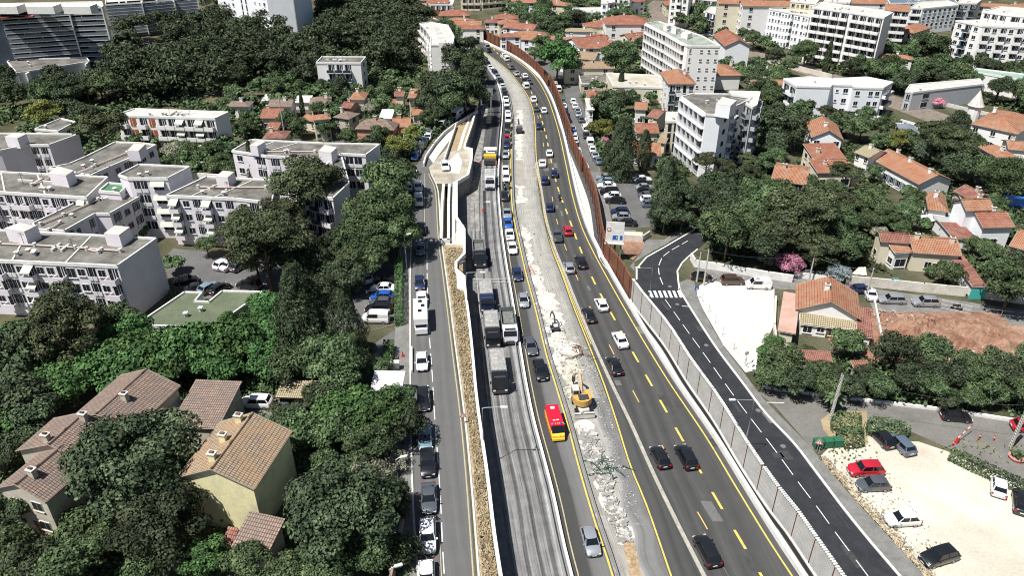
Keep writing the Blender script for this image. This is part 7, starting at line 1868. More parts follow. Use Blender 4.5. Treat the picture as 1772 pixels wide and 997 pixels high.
g = MB(m_conc_w); g.box((-2.1, 0, 2.31), (.5, .6, .06)); g.build('roof_hatch', r)
g = MB(m_conc_w)
for i_, (cx_, wds) in enumerate([(-.5, 1), (-.3, 1)]):
    g.box((.6 + 0, -.28 + i_ * .5, 2.30), (.2, .34, .03))
g.build('roof_marking', r)
g = MB(PC['blue']); g.box((1.45, .55, 2.3), (.25, .3, .14)); g.box((1.45, -.55, 2.3), (.25, .3, .14)); g.build('beacon', r)
wheels(r, (1.9, -1.7), 1.95, .36, .22)
# road paver and roller
x, y = P(848, 272, 1.5)
r = thing('asphalt_paver', 'white and yellow asphalt paver laying the fresh black strip', 'paver', (x, y, .04), L_tr.ang(y) + math.pi, None)
g = MB(PC['yellow']); g.box((-.3, 0, .8), (2.2, 3.2, 1.3)); g.build('body', r)
g = MB(m_conc_w); g.box((-1.9, 0, 3.1), (2.2, 3.4, .12)); g.build('canopy', r)
g = MB(m_darkmetal); g.box((1.6, 0, .3), (1.8, 3.0, 1.2)); g.box((-2.8, 0, .05), (1.2, 4.6, .5))
for s_ in (-1, 1):
    for q in (-2.8, -1.0): g.box((q, s_ * 1.5, .5), (.1, .1, 2.6))
g.build('hopper', r)
g = MB(m_conc_w); g.box((-5.0, 0, 2.2), (1.2, 2.6, .12)); g.box((-5.0, 0, .4), (1.6, 2.4, .8)); g.build('screed_platform', r)
g = MB(m_tyre)
for s_ in (-1, 1): g.box((-.4, s_ * 1.3, 0), (3.4, .45, .8))
g.build('track', r)
x, y = P(846, 207, 1)
r = thing('road_roller', 'small yellow road roller beside the fresh asphalt', 'roller', (x, y, .04), L_tr.ang(y) + math.pi, None)
g = MB(PC['yellow']); g.box((0, 0, .6), (2.6, 1.4, .9)); g.box((.1, 0, 2.2), (1.3, 1.4, .1)); g.build('body', r)
g = MB(m_darkmetal)
for q in (-.5, .7):
    for s_ in (-1, 1): g.box((q, s_ * .6, 1.4), (.08, .08, .85))
g.build('canopy_post', r)
for q in (-1.4, 1.4):
    g = MB(m_steel); g.tube([(q, -.75, .55), (q, .75, .55)], .55, 14); g.build('drum', r)
# excavator with dozer blade
x, y = P(1007, 700, .8)
r = thing('excavator', 'yellow wheeled excavator with a white blade breaking up the rubble', 'excavator', (x, y, .05), R(96), None)
yl = mat('machine_yellow', (.60, .36, .09), (.45, .28, .10), scale=2, rough=.45)
wg = mat('worn_grey_paint', (.42, .40, .36), (.6, .58, .53), scale=2.5, rough=.6)
g = MB(wg); g.box((0, 0, .55), (3.4, 1.6, .5)); g.box((1.6, 0, .5), (.5, 2.2, .4)); g.box((-1.5, 0, .5), (.5, 2.2, .4)); g.build('chassis', r)
wheels(r, (1.35, -1.35), 2.6, .55, .5)
g = MB(wg); g.box((-2.45, 0, .15), (.18, 3.0, .75)); g.box((-2.3, 0, .82), (.5, 3.0, .08))
for s_ in (-1, 1): g.box((-2.0, s_ * .8, .4), (1.0, .14, .2))
for k in range(3): g.box((-2.1, 1.0 - k * .12 - .4, .85), (.5, .05, .4), 0, m_conc_w)
g.build('blade', r)
g = MB(yl)
arc = [(-1.55 * math.cos(a) + .15, 1.45 * math.sin(a)) for a in [R(-78 + i * 13) for i in range(13)]]
g.prism(arc + [(.6, 1.42), (.6, -1.42)], 1.35, 2.35, yl, yl)
g.build('counterweight', r)
g = MB(wg); g.prism([(.6, -1.35), (1.5, -1.35), (1.5, 1.35), (.6, 1.35)], 1.2, 1.7); g.build('upper_deck', r)
g = MB(m_darkmetal); g.box((-.35, -.1, 2.36), (1.1, 1.5, .12)); g.box((-.9, .2, 2.4), (.25, .8, .14)); g.build('engine_cover', r)
g = MB(yl); g.prism([(.2, -1.4), (1.6, -1.3), (1.6, -.55), (.2, -.45)], 1.7, 2.3); g.build('side_tank', r)
g = MB(wg)
for px_, py_ in ((.35, .45), (1.75, .45), (.35, 1.35), (1.75, 1.35)): g.box((px_, py_, 1.6), (.1, .1, 1.5))
g.box((1.05, .9, 3.1), (1.5, 1.0, .1)); g.build('cab', r)
g = MB(m_cglass); g.box((1.05, .9, 1.75), (1.38, .86, 1.34)); g.build('window', r)
arm_c = mat('dusty_boom', (.50, .34, .16), (.42, .36, .28), scale=2, rough=.6)
g = MB(arm_c); g.tube([(1.2, -.1, 1.7), (2.4, -.15, 3.0), (3.9, -.2, 3.6)], [.28, .3, .24], 6); g.build('boom', r)
g = MB(arm_c); g.tube([(3.9, -.2, 3.6), (4.9, .1, 3.0), (5.6, .3, 1.7)], [.22, .2, .16], 6); g.build('stick', r)
for s_ in (-1, 1):
    g = MB(m_steel); g.tube([(1.5, -.1 + s_ * .3, 1.8), (2.9, -.15 + s_ * .3, 3.1)], .08, 6); g.build('ram', r)
g = MB(m_darkmetal); g.box((5.6, .3, .9), (.5, .5, .9)); g.tube([(5.6, .3, .95), (5.6, .3, .05)], [.14, .05], 8); g.build('breaker', r)
# demolition robot
x, y = P(961, 566, .6)
r = thing('demolition_robot', 'small dark demolition robot with outriggers on the pale rubble', 'machine', (x, y, .05), R(100), None)
g = MB(m_darkmetal); g.box((0, 0, .3), (1.5, .9, .7)); g.build('body', r)
g = MB(m_tyre)
for s_ in (-1, 1): g.box((0, s_ * .6, 0), (1.7, .3, .45))
g.build('track', r)
for sx in (-1, 1):
    for sy in (-1, 1):
        g = MB(m_steel); g.tube([(sx * .5, sy * .5, .6), (sx * 1.2, sy * 1.25, .75), (sx * 1.4, sy * 1.5, .08)], .09, 6); g.build('outrigger', r)
g = MB(m_darkmetal); g.tube([(.3, 0, 1.0), (1.0, 0, 2.2), (2.2, .1, 2.4), (3.0, .2, 1.4), (3.2, .25, .4)], [.16, .15, .14, .12, .08], 6); g.build('boom', r)
g = MB(m_conc_w); g.box((-.3, 0, 1.0), (.8, .7, .1)); g.build('hood', r)
x, y = P(899, 226, .6)
r = thing('milling_machine', 'compact dark milling machine on the pale slab up the median', 'machine', (x, y, .05), R(95), None)
g = MB(m_darkmetal); g.box((0, 0, .5), (2.6, 1.5, 1.2)); g.box((.2, 0, 1.7), (1.2, 1.2, .5), 0, m_steel); g.build('body', r)
g = MB(m_darkmetal); g.tube([(1.2, 0, 1.2), (3.8, 0, 2.8)], [.3, .25], 6); g.build('conveyor', r)
wheels(r, (1.0, -1.0), 1.9, .45, .35)
# motorcycles and riders
def motorbike(u, v, z0, ang, label, rider_label, scooter=False):
    x, y = P(u, v, z0 + .6)
    r = thing('scooter' if scooter else 'motorcycle', label, 'motor scooter' if scooter else 'motorcycle', (x, y, z0 + .03), ang)
    g = MB(PC['black']); g.tube([(-.75, 0, .75), (-.2, 0, .82), (.35, 0, .95), (.55, 0, .9)], [.10, .2, .22, .12], 8); g.tube([(.0, 0, .35), (.3, 0, .6)], [.2, .22], 8); g.build('body', r)
    g = MB(m_tyre); g.tube([(0, -.07, 0), (0, .07, 0)], [.31, .31], 14); me = g.mesh('wheel')
    for q in (.72, -.68): add('wheel', me, r, (q, 0, .31))
    g = MB(m_darkmetal); g.tube([(.45, -.38, 1.1), (.5, 0, 1.02), (.45, .38, 1.1)], .03, 6); g.tube([(.5, 0, 1.0), (.72, 0, .3)], .05, 6); g.build('handlebar', r)
    g = MB(m_head); g.box((.68, 0, .85), (.12, .2, .16)); g.build('headlight', r)
    g = MB(m_black_rub); g.box((-.35, 0, .86), (.65, .3, .1)); g.build('seat', r)
    if rider_label: person(x, y, z0 + .03, ang, 'ride', (.03, .03, .035), (.05, .05, .06), rider_label, helmet=(.6, .6, .6))
def person(x, y, z0, ang, pose, top, leg, label, helmet=None):
    if pose == 'ride':
        pts = {'pel': (-.3, 0, .98), 'che': (-.05, 0, 1.38), 'nec': (.02, 0, 1.5), 'hea': (.06, 0, 1.68), 'kl': (.15, .24, .85), 'kr': (.15, -.24, .85), 'fl': (-.05, .26, .38), 'fr': (-.05, -.26, .38), 'tl': (.1, .27, .33), 'tr': (.1, -.27, .33), 'sl': (-.02, .2, 1.42), 'sr': (-.02, -.2, 1.42), 'el': (.2, .34, 1.22), 'er': (.2, -.34, 1.22), 'hl': (.43, .36, 1.14), 'hr': (.43, -.36, 1.14)}
    else:
        pts = {'pel': (0, 0, .95), 'che': (.02, 0, 1.3), 'nec': (.03, 0, 1.5), 'hea': (.05, 0, 1.66), 'kl': (.06, .12, .5), 'kr': (-.02, -.12, .5), 'fl': (0, .13, .08), 'fr': (-.12, -.13, .08), 'tl': (.16, .14, .04), 'tr': (.04, -.14, .04), 'sl': (.0, .19, 1.42), 'sr': (0, -.19, 1.42), 'el': (.04, .27, 1.15), 'er': (.1, -.27, 1.15), 'hl': (.2, .27, .95), 'hr': (.3, -.22, 1.05)}
    rad = {'pel': .15, 'che': .165, 'nec': .065, 'hea': .105, 'kl': .075, 'kr': .075, 'fl': .05, 'fr': .05, 'tl': .04, 'tr': .04, 'sl': .075, 'sr': .075, 'el': .05, 'er': .05, 'hl': .035, 'hr': .035}
    ed = [('pel', 'che'), ('che', 'nec'), ('nec', 'hea'), ('pel', 'kl'), ('pel', 'kr'), ('kl', 'fl'), ('kr', 'fr'), ('fl', 'tl'), ('fr', 'tr'), ('che', 'sl'), ('che', 'sr'), ('sl', 'el'), ('sr', 'er'), ('el', 'hl'), ('er', 'hr')]
    ks = list(pts); me = bpy.data.meshes.new('person'); me.from_pydata([pts[k] for k in ks], [(ks.index(a), ks.index(b)) for a, b in ed], [])
    o = bpy.data.objects.new('person', me); COL.objects.link(o); o.location = (x, y, z0); o.rotation_euler = (0, 0, ang)
    o.modifiers.new('skin', 'SKIN'); s_ = o.modifiers.new('sub', 'SUBSURF'); s_.levels = 1; s_.render_levels = 1
    sv_ = me.skin_vertices[0]
    for i, k in enumerate(ks): sv_.data[i].radius = (rad[k], rad[k]); sv_.data[i].use_root = (k == 'pel')
    m = bpy.data.materials.new('work_clothes'); m.use_nodes = True; nt = m.node_tree; b = nt.nodes['Principled BSDF']
    tc = nd(nt, 'ShaderNodeTexCoord'); sp = nd(nt, 'ShaderNodeSeparateXYZ'); nt.links.new(tc.outputs['Object'], sp.inputs[0])
    rp = nd(nt, 'ShaderNodeValToRGB'); rp.color_ramp.interpolation = 'CONSTANT'; e = rp.color_ramp.elements
    e[0].color = (.03, .025, .02, 1); e[0].position = 0; e[1].position = .06; e[1].color = (*leg, 1)
    n1 = e.new(.5); n1.color = (*top, 1); n2 = e.new(.775); n2.color = (.45, .28, .2, 1)
    mr = nd(nt, 'ShaderNodeMapRange'); mr.inputs[2].default_value = 2.0; nt.links.new(sp.outputs['Z'], mr.inputs[0]); nt.links.new(mr.outputs[0], rp.inputs[0]); nt.links.new(rp.outputs[0], b.inputs['Base Color']); b.inputs['Roughness'].default_value = .8
    me.materials.append(m)
    tag(o, label, 'person')
    h = pts['hea']
    g = MB(mat('helmet_%s' % ('white' if helmet else 'hair'), helmet or (.04, .03, .02), rough=.4)); g.blob((h[0] - .01, h[1], h[2] + .05), .13, None, 8, 6)
    add('helmet' if helmet else 'hair', g.mesh('helmet'), o)
    return o
motorbike(873, 324, 0, L_q.ang(P(873, 324)[1]) + math.pi, 'dark motorcycle left in the pair in the motorway queue', 'dark clothed person riding the left motorcycle of the pair')
motorbike(881, 322, 0, L_q.ang(P(881, 322)[1]) + math.pi, 'dark motorcycle right in the pair in the motorway queue', 'dark clothed person riding the right motorcycle of the pair')
motorbike(968, 342, 0, L_dash2.ang(P(968, 342)[1]), 'dark motorcycle alone on the open motorway lanes', 'dark clothed person riding alone on the open lanes')
motorbike(1656, 531, 0, R(-20), 'black motor scooter parked in front of the long wall', None, True)
person(*P(831, 288), .03, R(-60), 'stand', (.75, .10, .04), (.03, .03, .06), 'person in red orange work clothes left of the asphalt paver', helmet=(.7, .7, .7))
person(*P(859, 290), .03, R(200), 'stand', (.75, .10, .04), (.03, .03, .06), 'person in red orange work clothes right of the asphalt paver', helmet=(.7, .7, .7))
person(*P(836, 370), .03, R(100), 'stand', (.75, .12, .05), (.5, .08, .04), 'person in red orange work clothes alone on the stripped lane', helmet=(.7, .7, .7))
# ---------------------------------------------------------------- street furniture, fences, hedges, rubble
def lamp(ub, vb, vt, z0, arm, label, al=1.6, group='street lamps'):
    x, y = P(ub, vb, z0); h = height_at(vb, vt, z0)
    r = thing('street_lamp', label, 'street lamp', (x, y, z0), arm, group)
    g = MB(m_steel); g.tube([(0, 0, 0), (0, 0, h * .5), (0, 0, h - .1), (.25, 0, h + .02), (al, 0, h + .1)], [.12, .09, .06, .05, .045], 8); g.build('pole', r)
    g = MB(m_conc_w); g.box((al + .3, 0, h + .03), (.8, .3, .14)); g.build('lamp_head', r)
lamp(694, 881, 795, PL, R(20), 'street lamp on the pavement by the dark billowing tree', .6)
lamp(704, 466, 407, PL, R(20), 'street lamp on the pavement above the clipped hedge', .6)
lamp(686, 1085, 985, PL, R(20), 'street lamp at the bottom edge of the picture', .6)
lamp(1283, 800, 693, 0, R(180), 'tall street lamp behind the grey noise wall panels, nearest one', 2.6)
lamp(1119, 556, 464, 0, R(180), 'tall street lamp near the zebra crossing', 2.2)
lamp(767, 206, 190, PL, 0, 'short lamp on the slip road under the trees', .3)
for (u, v), lab in (((834, 706), 'street lamp on the retaining wall beside the nearest truck'), ((807, 472), 'street lamp on the retaining wall notch above the trucks'), ((820, 350), 'street lamp on the upper retaining wall near the ramp')):
    h = 10.5; x, y = P(u, v, h); x = L_wall(y) if v > 400 else x
    r = thing('street_lamp', lab, 'street lamp', (x + .1, y, 0), 0, 'street lamps')
    g = MB(m_steel); g.tube([(0, 0, 0), (0, 0, 5), (0, 0, h - .1), (.25, 0, h), (2.4, 0, h + .1)], [.13, .10, .07, .06, .05], 8); g.build('pole', r)
    g = MB(m_conc_w); g.box((2.8, 0, h + .03), (.9, .32, .14)); g.build('lamp_head', r)
def pole(ub, vb, vt, z0, label, lattice=False):
    x, y = P(ub, vb, z0); h = height_at(vb, vt, z0)
    m = mat('pole_concrete', (.38, .36, .32), (.5, .48, .44), scale=2)
    r = thing('utility_pole', label, 'utility pole', (x, y, z0), 0, 'utility poles')
    g = MB(m)
    if lattice:
        for s_ in (-1, 1): g.box((0, s_ * .22, 0), (.22, .1, h), 0, None, None, .8)
        for k in range(int(h / .45)): g.box((0, 0, .25 + k * .45), (.2, .42, .16))
    else: g.tube([(0, 0, 0), (0, 0, h)], [.19, .11], 8)
    g.build('mast', r)
    g = MB(m_darkmetal); g.box((0, 0, h - .5), (1.6, .08, .08), R(20)); 
    for q in (-.7, 0, .7): g.tube([(q * math.cos(R(20)), q * math.sin(R(20)), h - .42), (q * math.cos(R(20)), q * math.sin(R(20)), h - .2)], .05, 6)
    g.build('cross_arm', r)
    return (x, y, z0 + h - .2)
A1 = pole(1217.5, 494, 432, 0, 'pale round pole right of its twin at the street corner')
A2 = pole(1205.5, 488, 437, 0, 'dark stained pole left of its twin at the street corner')
A3 = pole(1399, 489, 441, 0, 'slim pole between pink and blue flowering shrubs')
A4 = pole(1436, 728, 648, 0, 'perforated concrete pole beside the clipped hedges', True)
A5 = pole(1747, 776, 700, 0, 'perforated concrete pole beside the planter at the right', True)
A6 = pole(1498, 515, 464, 0, 'slim dark pole behind the villa roof')
A7 = pole(1299, 150 + 0, 112, 0, 'slim pole beside the railway line')
A8 = pole(493, 236, 165, PL, 'tall dark pole between the village houses, left one')
A9 = pole(609, 205, 157, PL, 'tall dark pole on the village street')
def wire(a, b, sag, label):
    g = MB(m_darkmetal); pts = [(a[0] + (b[0] - a[0]) * t, a[1] + (b[1] - a[1]) * t, a[2] + (b[2] - a[2]) * t - sag * 4 * t * (1 - t)) for t in [i / 14 for i in range(15)]]
    g.tube(pts, .022, 4); tag(g.build('overhead_wire'), label, 'wire')
wire(A4, A5, 1.2, 'overhead wire between the two perforated poles')
wire(A3, A1, 1.0, 'overhead wire along the back street from the corner pole')
wire(A3, A6, .8, 'overhead wire from the slim pole toward the villa')
# signs
def sign(ub, vb, h, z0, label, shape, ang=0, c=None, s=.45):
    x, y = P(ub, vb, z0)
    r = thing('road_sign', label, 'road sign', (x, y, z0), ang, None)
    g = MB(m_steel); g.tube([(0, 0, 0), (0, 0, h)], .04, 6); g.build('post', r)
    g = MB(m_conc_w, m_red_p, m_blue_p)
    if shape == 'tri':
        g.face([(-s, -.05, h - .3), (s, -.05, h - .3), (0, -.05, h + s * 1.3)], 1); g.face([(-s * .68, -.06, h - .2), (s * .68, -.06, h - .2), (0, -.06, h + s * .85)], 0)
        g.face([(s, .05, h - .3), (-s, .05, h - .3), (0, .05, h + s * 1.3)], 0); g.box((0, -.07, h - .1), (.08, .02, .3), 0, m_black_rub)
    elif shape == 'round':
        g.face([(s * .8 * math.cos(k * .524), -.05, h + s * .8 * math.sin(k * .524)) for k in range(12)], 1); g.face([(s * .55 * math.cos(k * .524), -.06, h + s * .55 * math.sin(k * .524)) for k in range(12)], 0)
        g.box((0, -.07, h - .15), (.1, .02, .3), 0, m_black_rub)
    else:
        g.box((0, -.05, h - .3), (s * 2, .04, s * 2), 0, 2); g.face([(-.22, -.08, h - .15), (.22, -.08, h - .15), (0, -.08, h + .35)], 0)
    g.build('sign_plate', r)
sign(802, 735, 1.6, PL, 'triangular warning sign on the dry grass strip', 'tri', 0, None, .5)
sign(1203, 518, 2.3, 0, 'square blue pedestrian crossing sign by the zebra crossing', 'sq', R(20))
sign(1288, 634, 2.6, 0, 'red rimmed round and triangular sign at the gravel lot fence', 'round', R(10))
sign(1413, 783, 1.8, 0, 'triangular yield sign beside the green bins', 'tri', R(-20), None, .55)
sign(1308, 500, 2.2, 0, 'small round sign beside the white van', 'round', R(0))
x, y = P(1062, 452); r = thing('direction_sign', 'large pale motorway direction board on a mast above the noise wall', 'road sign', (x, y, 0), R(-6))
g = MB(m_rust); g.tube([(0, .2, 0), (0, .2, 7.6)], .2, 8); g.tube([(1.2, .2, 0), (1.2, .2, 6.6)], .16, 8, m_steel); g.build('mast', r)
g = MB(m_conc_w); g.box((-.2, 0, 4.2), (3.6, .14, 4.6)); g.box((-.2, -.15, 4.0), (3.8, .5, .2)); g.build('board', r)
g = MB(m_blue_p); g.box((-.1, -.10, 5.0), (1.0, .04, .9)); g.box((1.1, -.10, 5.0), (.5, .04, .9)); g.box((.25, -.13, 5.2), (.15, .02, .5), 0, m_conc_w); g.build('blue_panel', r)
g = MB(m_red_p); g.tube([(-1.4, -.11, 7.2), (-1.4, -.12, 7.2)], [.45, .45], 14); g.tube([(-1.4, -.13, 7.2), (-1.4, -.14, 7.2)], [.3, .3], 14, m_conc_w); g.build('round_symbol', r)
x, y = P(833, 176, PL); r = thing('gantry_sign', 'small grey gantry sign over the slip road exit', 'road sign', (x, y, 0), 0)
g = MB(m_steel); g.tube([(0, 0, 0), (0, 0, 8)], .2, 8); g.tube([(3, 0, 0), (3, 0, 8)], .2, 8); g.build('mast', r)
g = MB(mat('sign_grey', (.25, .28, .30))); g.box((1.5, 0, 6), (4.2, .2, 2.2)); g.build('board', r)
# white road gauge frame over the stripped lane
x, y = P(829, 484, 1); r = thing('site_barrier', 'white site barrier frame across the stripped lane', 'barrier', (x, y, .04), R(2))
g = MB(m_conc_w)
for k in range(7): g.box((k * 1.1 - .6, 0, 0), (.06, .06, 1.1))
g.box((2.6, 0, 1.05), (7.2, .06, .08)); g.box((2.6, 0, .3), (7.2, .05, .05)); g.build('frame', r)
# clipped hedges
def hedge(px, z0, h, label, m=lf_bright, leaf=.3):
    w = pth(px, z0 + h); n_ = []; c_ = []
    x0, x1 = min(p[0] for p in w), max(p[0] for p in w); y0, y1 = min(p[1] for p in w), max(p[1] for p in w)
    per = sum(math.dist(w[i], w[(i + 1) % len(w)]) for i in range(len(w)))
    for i in range(len(w)):
        a, b = w[i], w[(i + 1) % len(w)]; L = math.dist(a, b)
        o_ = 1 if orient(w) else -1
        nx, ny = (b[1] - a[1]) / L * o_, -(b[0] - a[0]) / L * o_
        for _ in range(int(L * h * 26)):
            t, q = random.random(), random.random(); c_.append((a[0] + (b[0] - a[0]) * t + random.gauss(0, .06), a[1] + (b[1] - a[1]) * t + random.gauss(0, .06), z0 + h * q)); n_.append((nx, ny, .4))
    ar = int((x1 - x0) * (y1 - y0) * 26)
    for _ in range(ar):
        p = (random.uniform(x0, x1), random.uniform(y0, y1))
        if inside(p, w): c_.append((p[0], p[1], z0 + h + random.gauss(0, .07))); n_.append((0, 0, 1))
    n_ = np.array(n_, float) + rng.normal(size=(len(n_), 3)) * .4
    o = link('hedge', quads_mesh('hedge', np.array(c_), n_, leaf, m)); tag(o, label, 'hedge', 'clipped hedges')
hedge([(683, 548), (696, 545), (696, 444), (683, 445)], PL, 2.2, 'tall clipped hedge between the small car park and the local road')
hedge([(664, 636), (678, 636), (680, 588), (664, 588)], PL, 2.0, 'short clipped hedge beside the yard entrance')
hm = lf_mid
hedge([(1441, 735), (1490, 739), (1491, 716), (1450, 709), (1440, 722)], 0, 1.3, 'rounded hedge right under the perforated pole', hm)
hedge([(1448, 760), (1470, 768), (1496, 765), (1495, 742), (1450, 740)], 0, 1.2, 'lower rounded hedge beside the green bins', hm)
hedge([(1503, 742), (1570, 752), (1577, 740), (1565, 729), (1510, 719), (1502, 728)], 0, 1.4, 'long rounded hedge in front of the two parked dark cars', hm)
hedge([(1644, 786), (1800, 858), (1800, 842), (1652, 774)], 0, 1.3, 'long straight hedge along the sandy car park', hm)
# planting bed, planters, bins
g = MB(m_tan); g.sheet(pth([(1420, 728), (1440, 712), (1500, 712), (1500, 745), (1502, 770), (1450, 775), (1425, 745)]), .05); struct('planting_bed', g)
x, y = P(1432, 773); r = thing('waste_container', 'dark green waste containers at the corner of the access road', 'waste bins', (x, y, .03), R(5))
g = MB(m_green_p)
for k in range(3): g.box((-1.5 + k * 1.4, 0, .1), (1.2, 1.0, 1.1)); g.box((-1.5 + k * 1.4, 0, 1.2), (1.25, 1.05, .12))
g.build('bins', r)
for (u, v), lab, cc in (((684, 640), 'grey metal cabinet beside the short clipped hedge', m_steel), ((697, 618), 'red and white traffic cone marker on the pavement', m_red_p)):
    x, y = P(u, v, PL); g = MB(cc)
    if cc is m_steel: g.box((0, 0, 0), (1.3, .8, 1.3)); g.box((0, 0, 1.3), (1.4, .9, .1), 0, m_conc)
    else: g.box((0, 0, 0), (.5, .5, .05)); g.tube([(0, 0, .05), (0, 0, .5), (0, 0, .95)], [.2, .12, .04], 10)
    o = g.build('street_cabinet' if cc is m_steel else 'traffic_cone'); o.location = (x, y, PL + .13); tag(o, lab, 'cabinet' if cc is m_steel else 'traffic cone')
x, y = P(1758, 795); r = thing('planter', 'round pink planter with a small bush at the right', 'planter', (x, y, 0))
g = MB(mat('pink_planter', (.5, .22, .18))); g.tube([(0, 0, 0), (0, 0, .5)], [.9, 1.1], 14); g.build('pot', r)
p_, n_ = crown_pts(500, .9, .8, 10, .4, .2, 0, 5); p_[:, 2] += .9; add('plant', quads_mesh('plant', p_, n_, .25, lf_mid), r)
x, y = P(1665, 760); r = thing('barrier_arm', 'red and white raised barrier arm at the access road', 'barrier', (x, y, 0), R(35))
g = MB(m_red_p); g.box((-1.6, 0, 0), (.35, .35, 1.1)); g.build('post', r)
g = MB(m_conc_w, m_red_p)
for k in range(6): g.box((-1.4 + k * .6, 0, 1.0 + k * .12), (.6, .1, .12), 0, k % 2)
g.build('arm', r)
for i, (u, v) in enumerate([(1694, 760), (1719, 763), (1648, 772)]):
    g = MB(m_red_p); g.tube([(0, 0, 0), (0, 0, .9)], .1, 8); g.tube([(0, 0, .55), (0, 0, .72)], .105, 8, m_conc_w); o = g.build('bollard'); o.location = (*P(u, v), .02)
    tag(o, ('red bollard in the middle of the access road', 'red bollard nearest the round planter', 'red bollard at the tip of the long hedge')[i], 'bollard', 'red bollards')
# walls
def wall(px, z0, h, label, m=m_conc_w, t=.3, cat='wall'):
    w = pth(px, z0 + h); g = MB(m)
    for a, b in zip(w, w[1:]): g.box(((a[0] + b[0]) / 2, (a[1] + b[1]) / 2, z0), (math.dist(a, b) + t * .9, t, h), math.atan2(b[1] - a[1], b[0] - a[0]))
    g2 = MB(m_conc)
    tag(g.build('garden_wall'), label, cat)
m_oldwall = mat('stained_wall', (.50, .46, .39), (.66, .62, .55), scale=.5, detail=8, fine=.1)
wall([(1197, 438), (1204, 450), (1240, 455), (1330, 470), (1372, 476)], 0, 1.6, 'white garden wall in front of the broad round tree and grove', m_conc_w)
wall([(1468, 477), (1545, 484), (1600, 490), (1674, 497)], 0, 2.0, 'long stained wall in front of the yellowish house', m_oldwall)
wall([(1708, 506), (1790, 517)], 0, 1.4, 'stained wall right of the garage at the border', m_oldwall)
wall([(1376, 470), (1430, 478)], 0, 1.2, 'low white wall with railing under the pink shrub', m_conc_w)
wall([(1343, 512), (1341, 560), (1345, 600)], 0, 1.2, 'low wall between the gravel lot and the villa', m_oldwall)
wall([(1514, 520), (1522, 560), (1530, 600)], 0, 1.4, 'pale wall along the right side of the villa', m_oldwall)
wall([(675, 1000), (685, 950), (696, 895)], PL, 2.2, 'brown rendered wall beside the lower pavement', mat('brown_render', (.28, .19, .14), (.36, .26, .2), scale=.8))
wall([(712, 640), (712, 600)], PL, .6, 'low kerb wall at the yard entrance', m_conc)
wall([(1060, 404), (1112, 408), (1124, 400)], 0, 1.4, 'sandy wall at the lower end of the residents car park', m_oldwall)
wall([(325, 298), (400, 303)], PL, 1.6, 'white wall along the street in front of the long terrace', m_conc_w)
wall([(280, 276), (410, 283)], PL, 1.4, 'white garden wall under the long terrace', m_conc_w)
wall([(1330, 100), (1400, 118), (1440, 128)], 0, 2.0, 'stained wall beside the railway below the white slab', m_oldwall)
wall([(1222, 88), (1330, 112)], 0, 1.6, 'stone wall between railway and green verge', m_oldwall)
wall([(1560, 150), (1640, 178), (1770, 208), (1800, 218)], 0, 1.2, 'grey retaining wall above the railway cutting', m_conc)
wall([(1540, 211), (1600, 217), (1560, 206)], 0, 1.4, 'white wall beside the modern white building', m_conc_w)
# gate, tarpaulins, awnings
g = MB(m_teal); g.box((0, 0, 0), (1.3, .1, 2.1)); o = g.build('gate'); o.location = (*P(1545, 498), .02); tag(o, 'turquoise gate in the long stained wall', 'gate')
def sheet3(px, zs, m, name, label, cat):
    w = [(*P(u, v, z), z) for (u, v), z in zip(px, zs)]; c = [sum(q[i] for q in w) / 4 for i in range(3)]
    N = 7; g = MB(m); idn = {}
    for i in range(N):
        for j in range(N):
            s_, t_ = i / (N - 1), j / (N - 1)
            p = [w[0][k] * (1 - s_) * (1 - t_) + w[1][k] * s_ * (1 - t_) + w[2][k] * s_ * t_ + w[3][k] * (1 - s_) * t_ - c[k] for k in range(3)]
            p[2] += random.uniform(-.08, .08) - .3 * math.sin(math.pi * s_) * math.sin(math.pi * t_); idn[i, j] = g.vert(p)
    for i in range(N - 1):
        for j in range(N - 1): g.idx((idn[i, j], idn[i + 1, j], idn[i + 1, j + 1], idn[i, j + 1]))
    o = g.build(name); o.location = c; tag(o, label, cat)
sheet3([(1470, 608), (1488, 612), (1496, 596), (1476, 594)], [1.6, 1.2, 1.5, 1.9], mat('blue_tarp', (.03, .22, .60), (.35, .5, .7), scale=1.6), 'tarpaulin', 'crumpled blue tarpaulin in the yard below the villa porch', 'tarpaulin')
sheet3([(1597, 385), (1620, 382), (1612, 370), (1590, 373)], [2.6, 2.3, 2.8, 2.4], m_conc_w, 'shade_sail', 'white shade sail beside the grey sheet canopy', 'shade sail')
sheet3([(1474, 474), (1500, 477), (1498, 462), (1486, 462)], [1.6, 1.5, 2.2, 2.3], mat('cream_canvas', (.6, .56, .44)), 'shade_sail', 'cream canvas shade behind the wall next to the blue shrub', 'shade sail')
# wire fences
def fence(px, z0, h, label, step=3.0, m=m_steel):
    w = pth(px, z0); r = thing('wire_fence', label, 'fence', (*w[0], z0), 0)
    k = 0
    g = MB(m)
    for a, b in zip(w, w[1:]):
        L = math.dist(a, b); n = max(1, int(L / step))
        for i in range(n):
            t = i / n; q = MB(m); q.tube([(a[0] + (b[0] - a[0]) * t, a[1] + (b[1] - a[1]) * t, z0), (a[0] + (b[0] - a[0]) * t, a[1] + (b[1] - a[1]) * t, z0 + h)], .05, 6); rel3(q, r); q.build('post', r)
        for zz in (.15, h * .5, h - .05): g.tube([(*a, z0 + zz), (*b, z0 + zz)], .018, 4)
    rel3(g, r); g.build('wire', r)
fence([(1415, 790), (1440, 815), (1484, 862), (1562, 945), (1610, 1010)], 0, 1.7, 'wire fence between the pavement and the sandy car park')
fence([(1215, 522), (1250, 580), (1290, 632), (1330, 680)], 0, 1.6, 'wire fence along the edge of the gravel lot')
fence([(1625, 533), (1680, 545), (1730, 552), (1790, 560)], 0, 1.8, 'wire fence along the back street above the earthworks', 3.5)
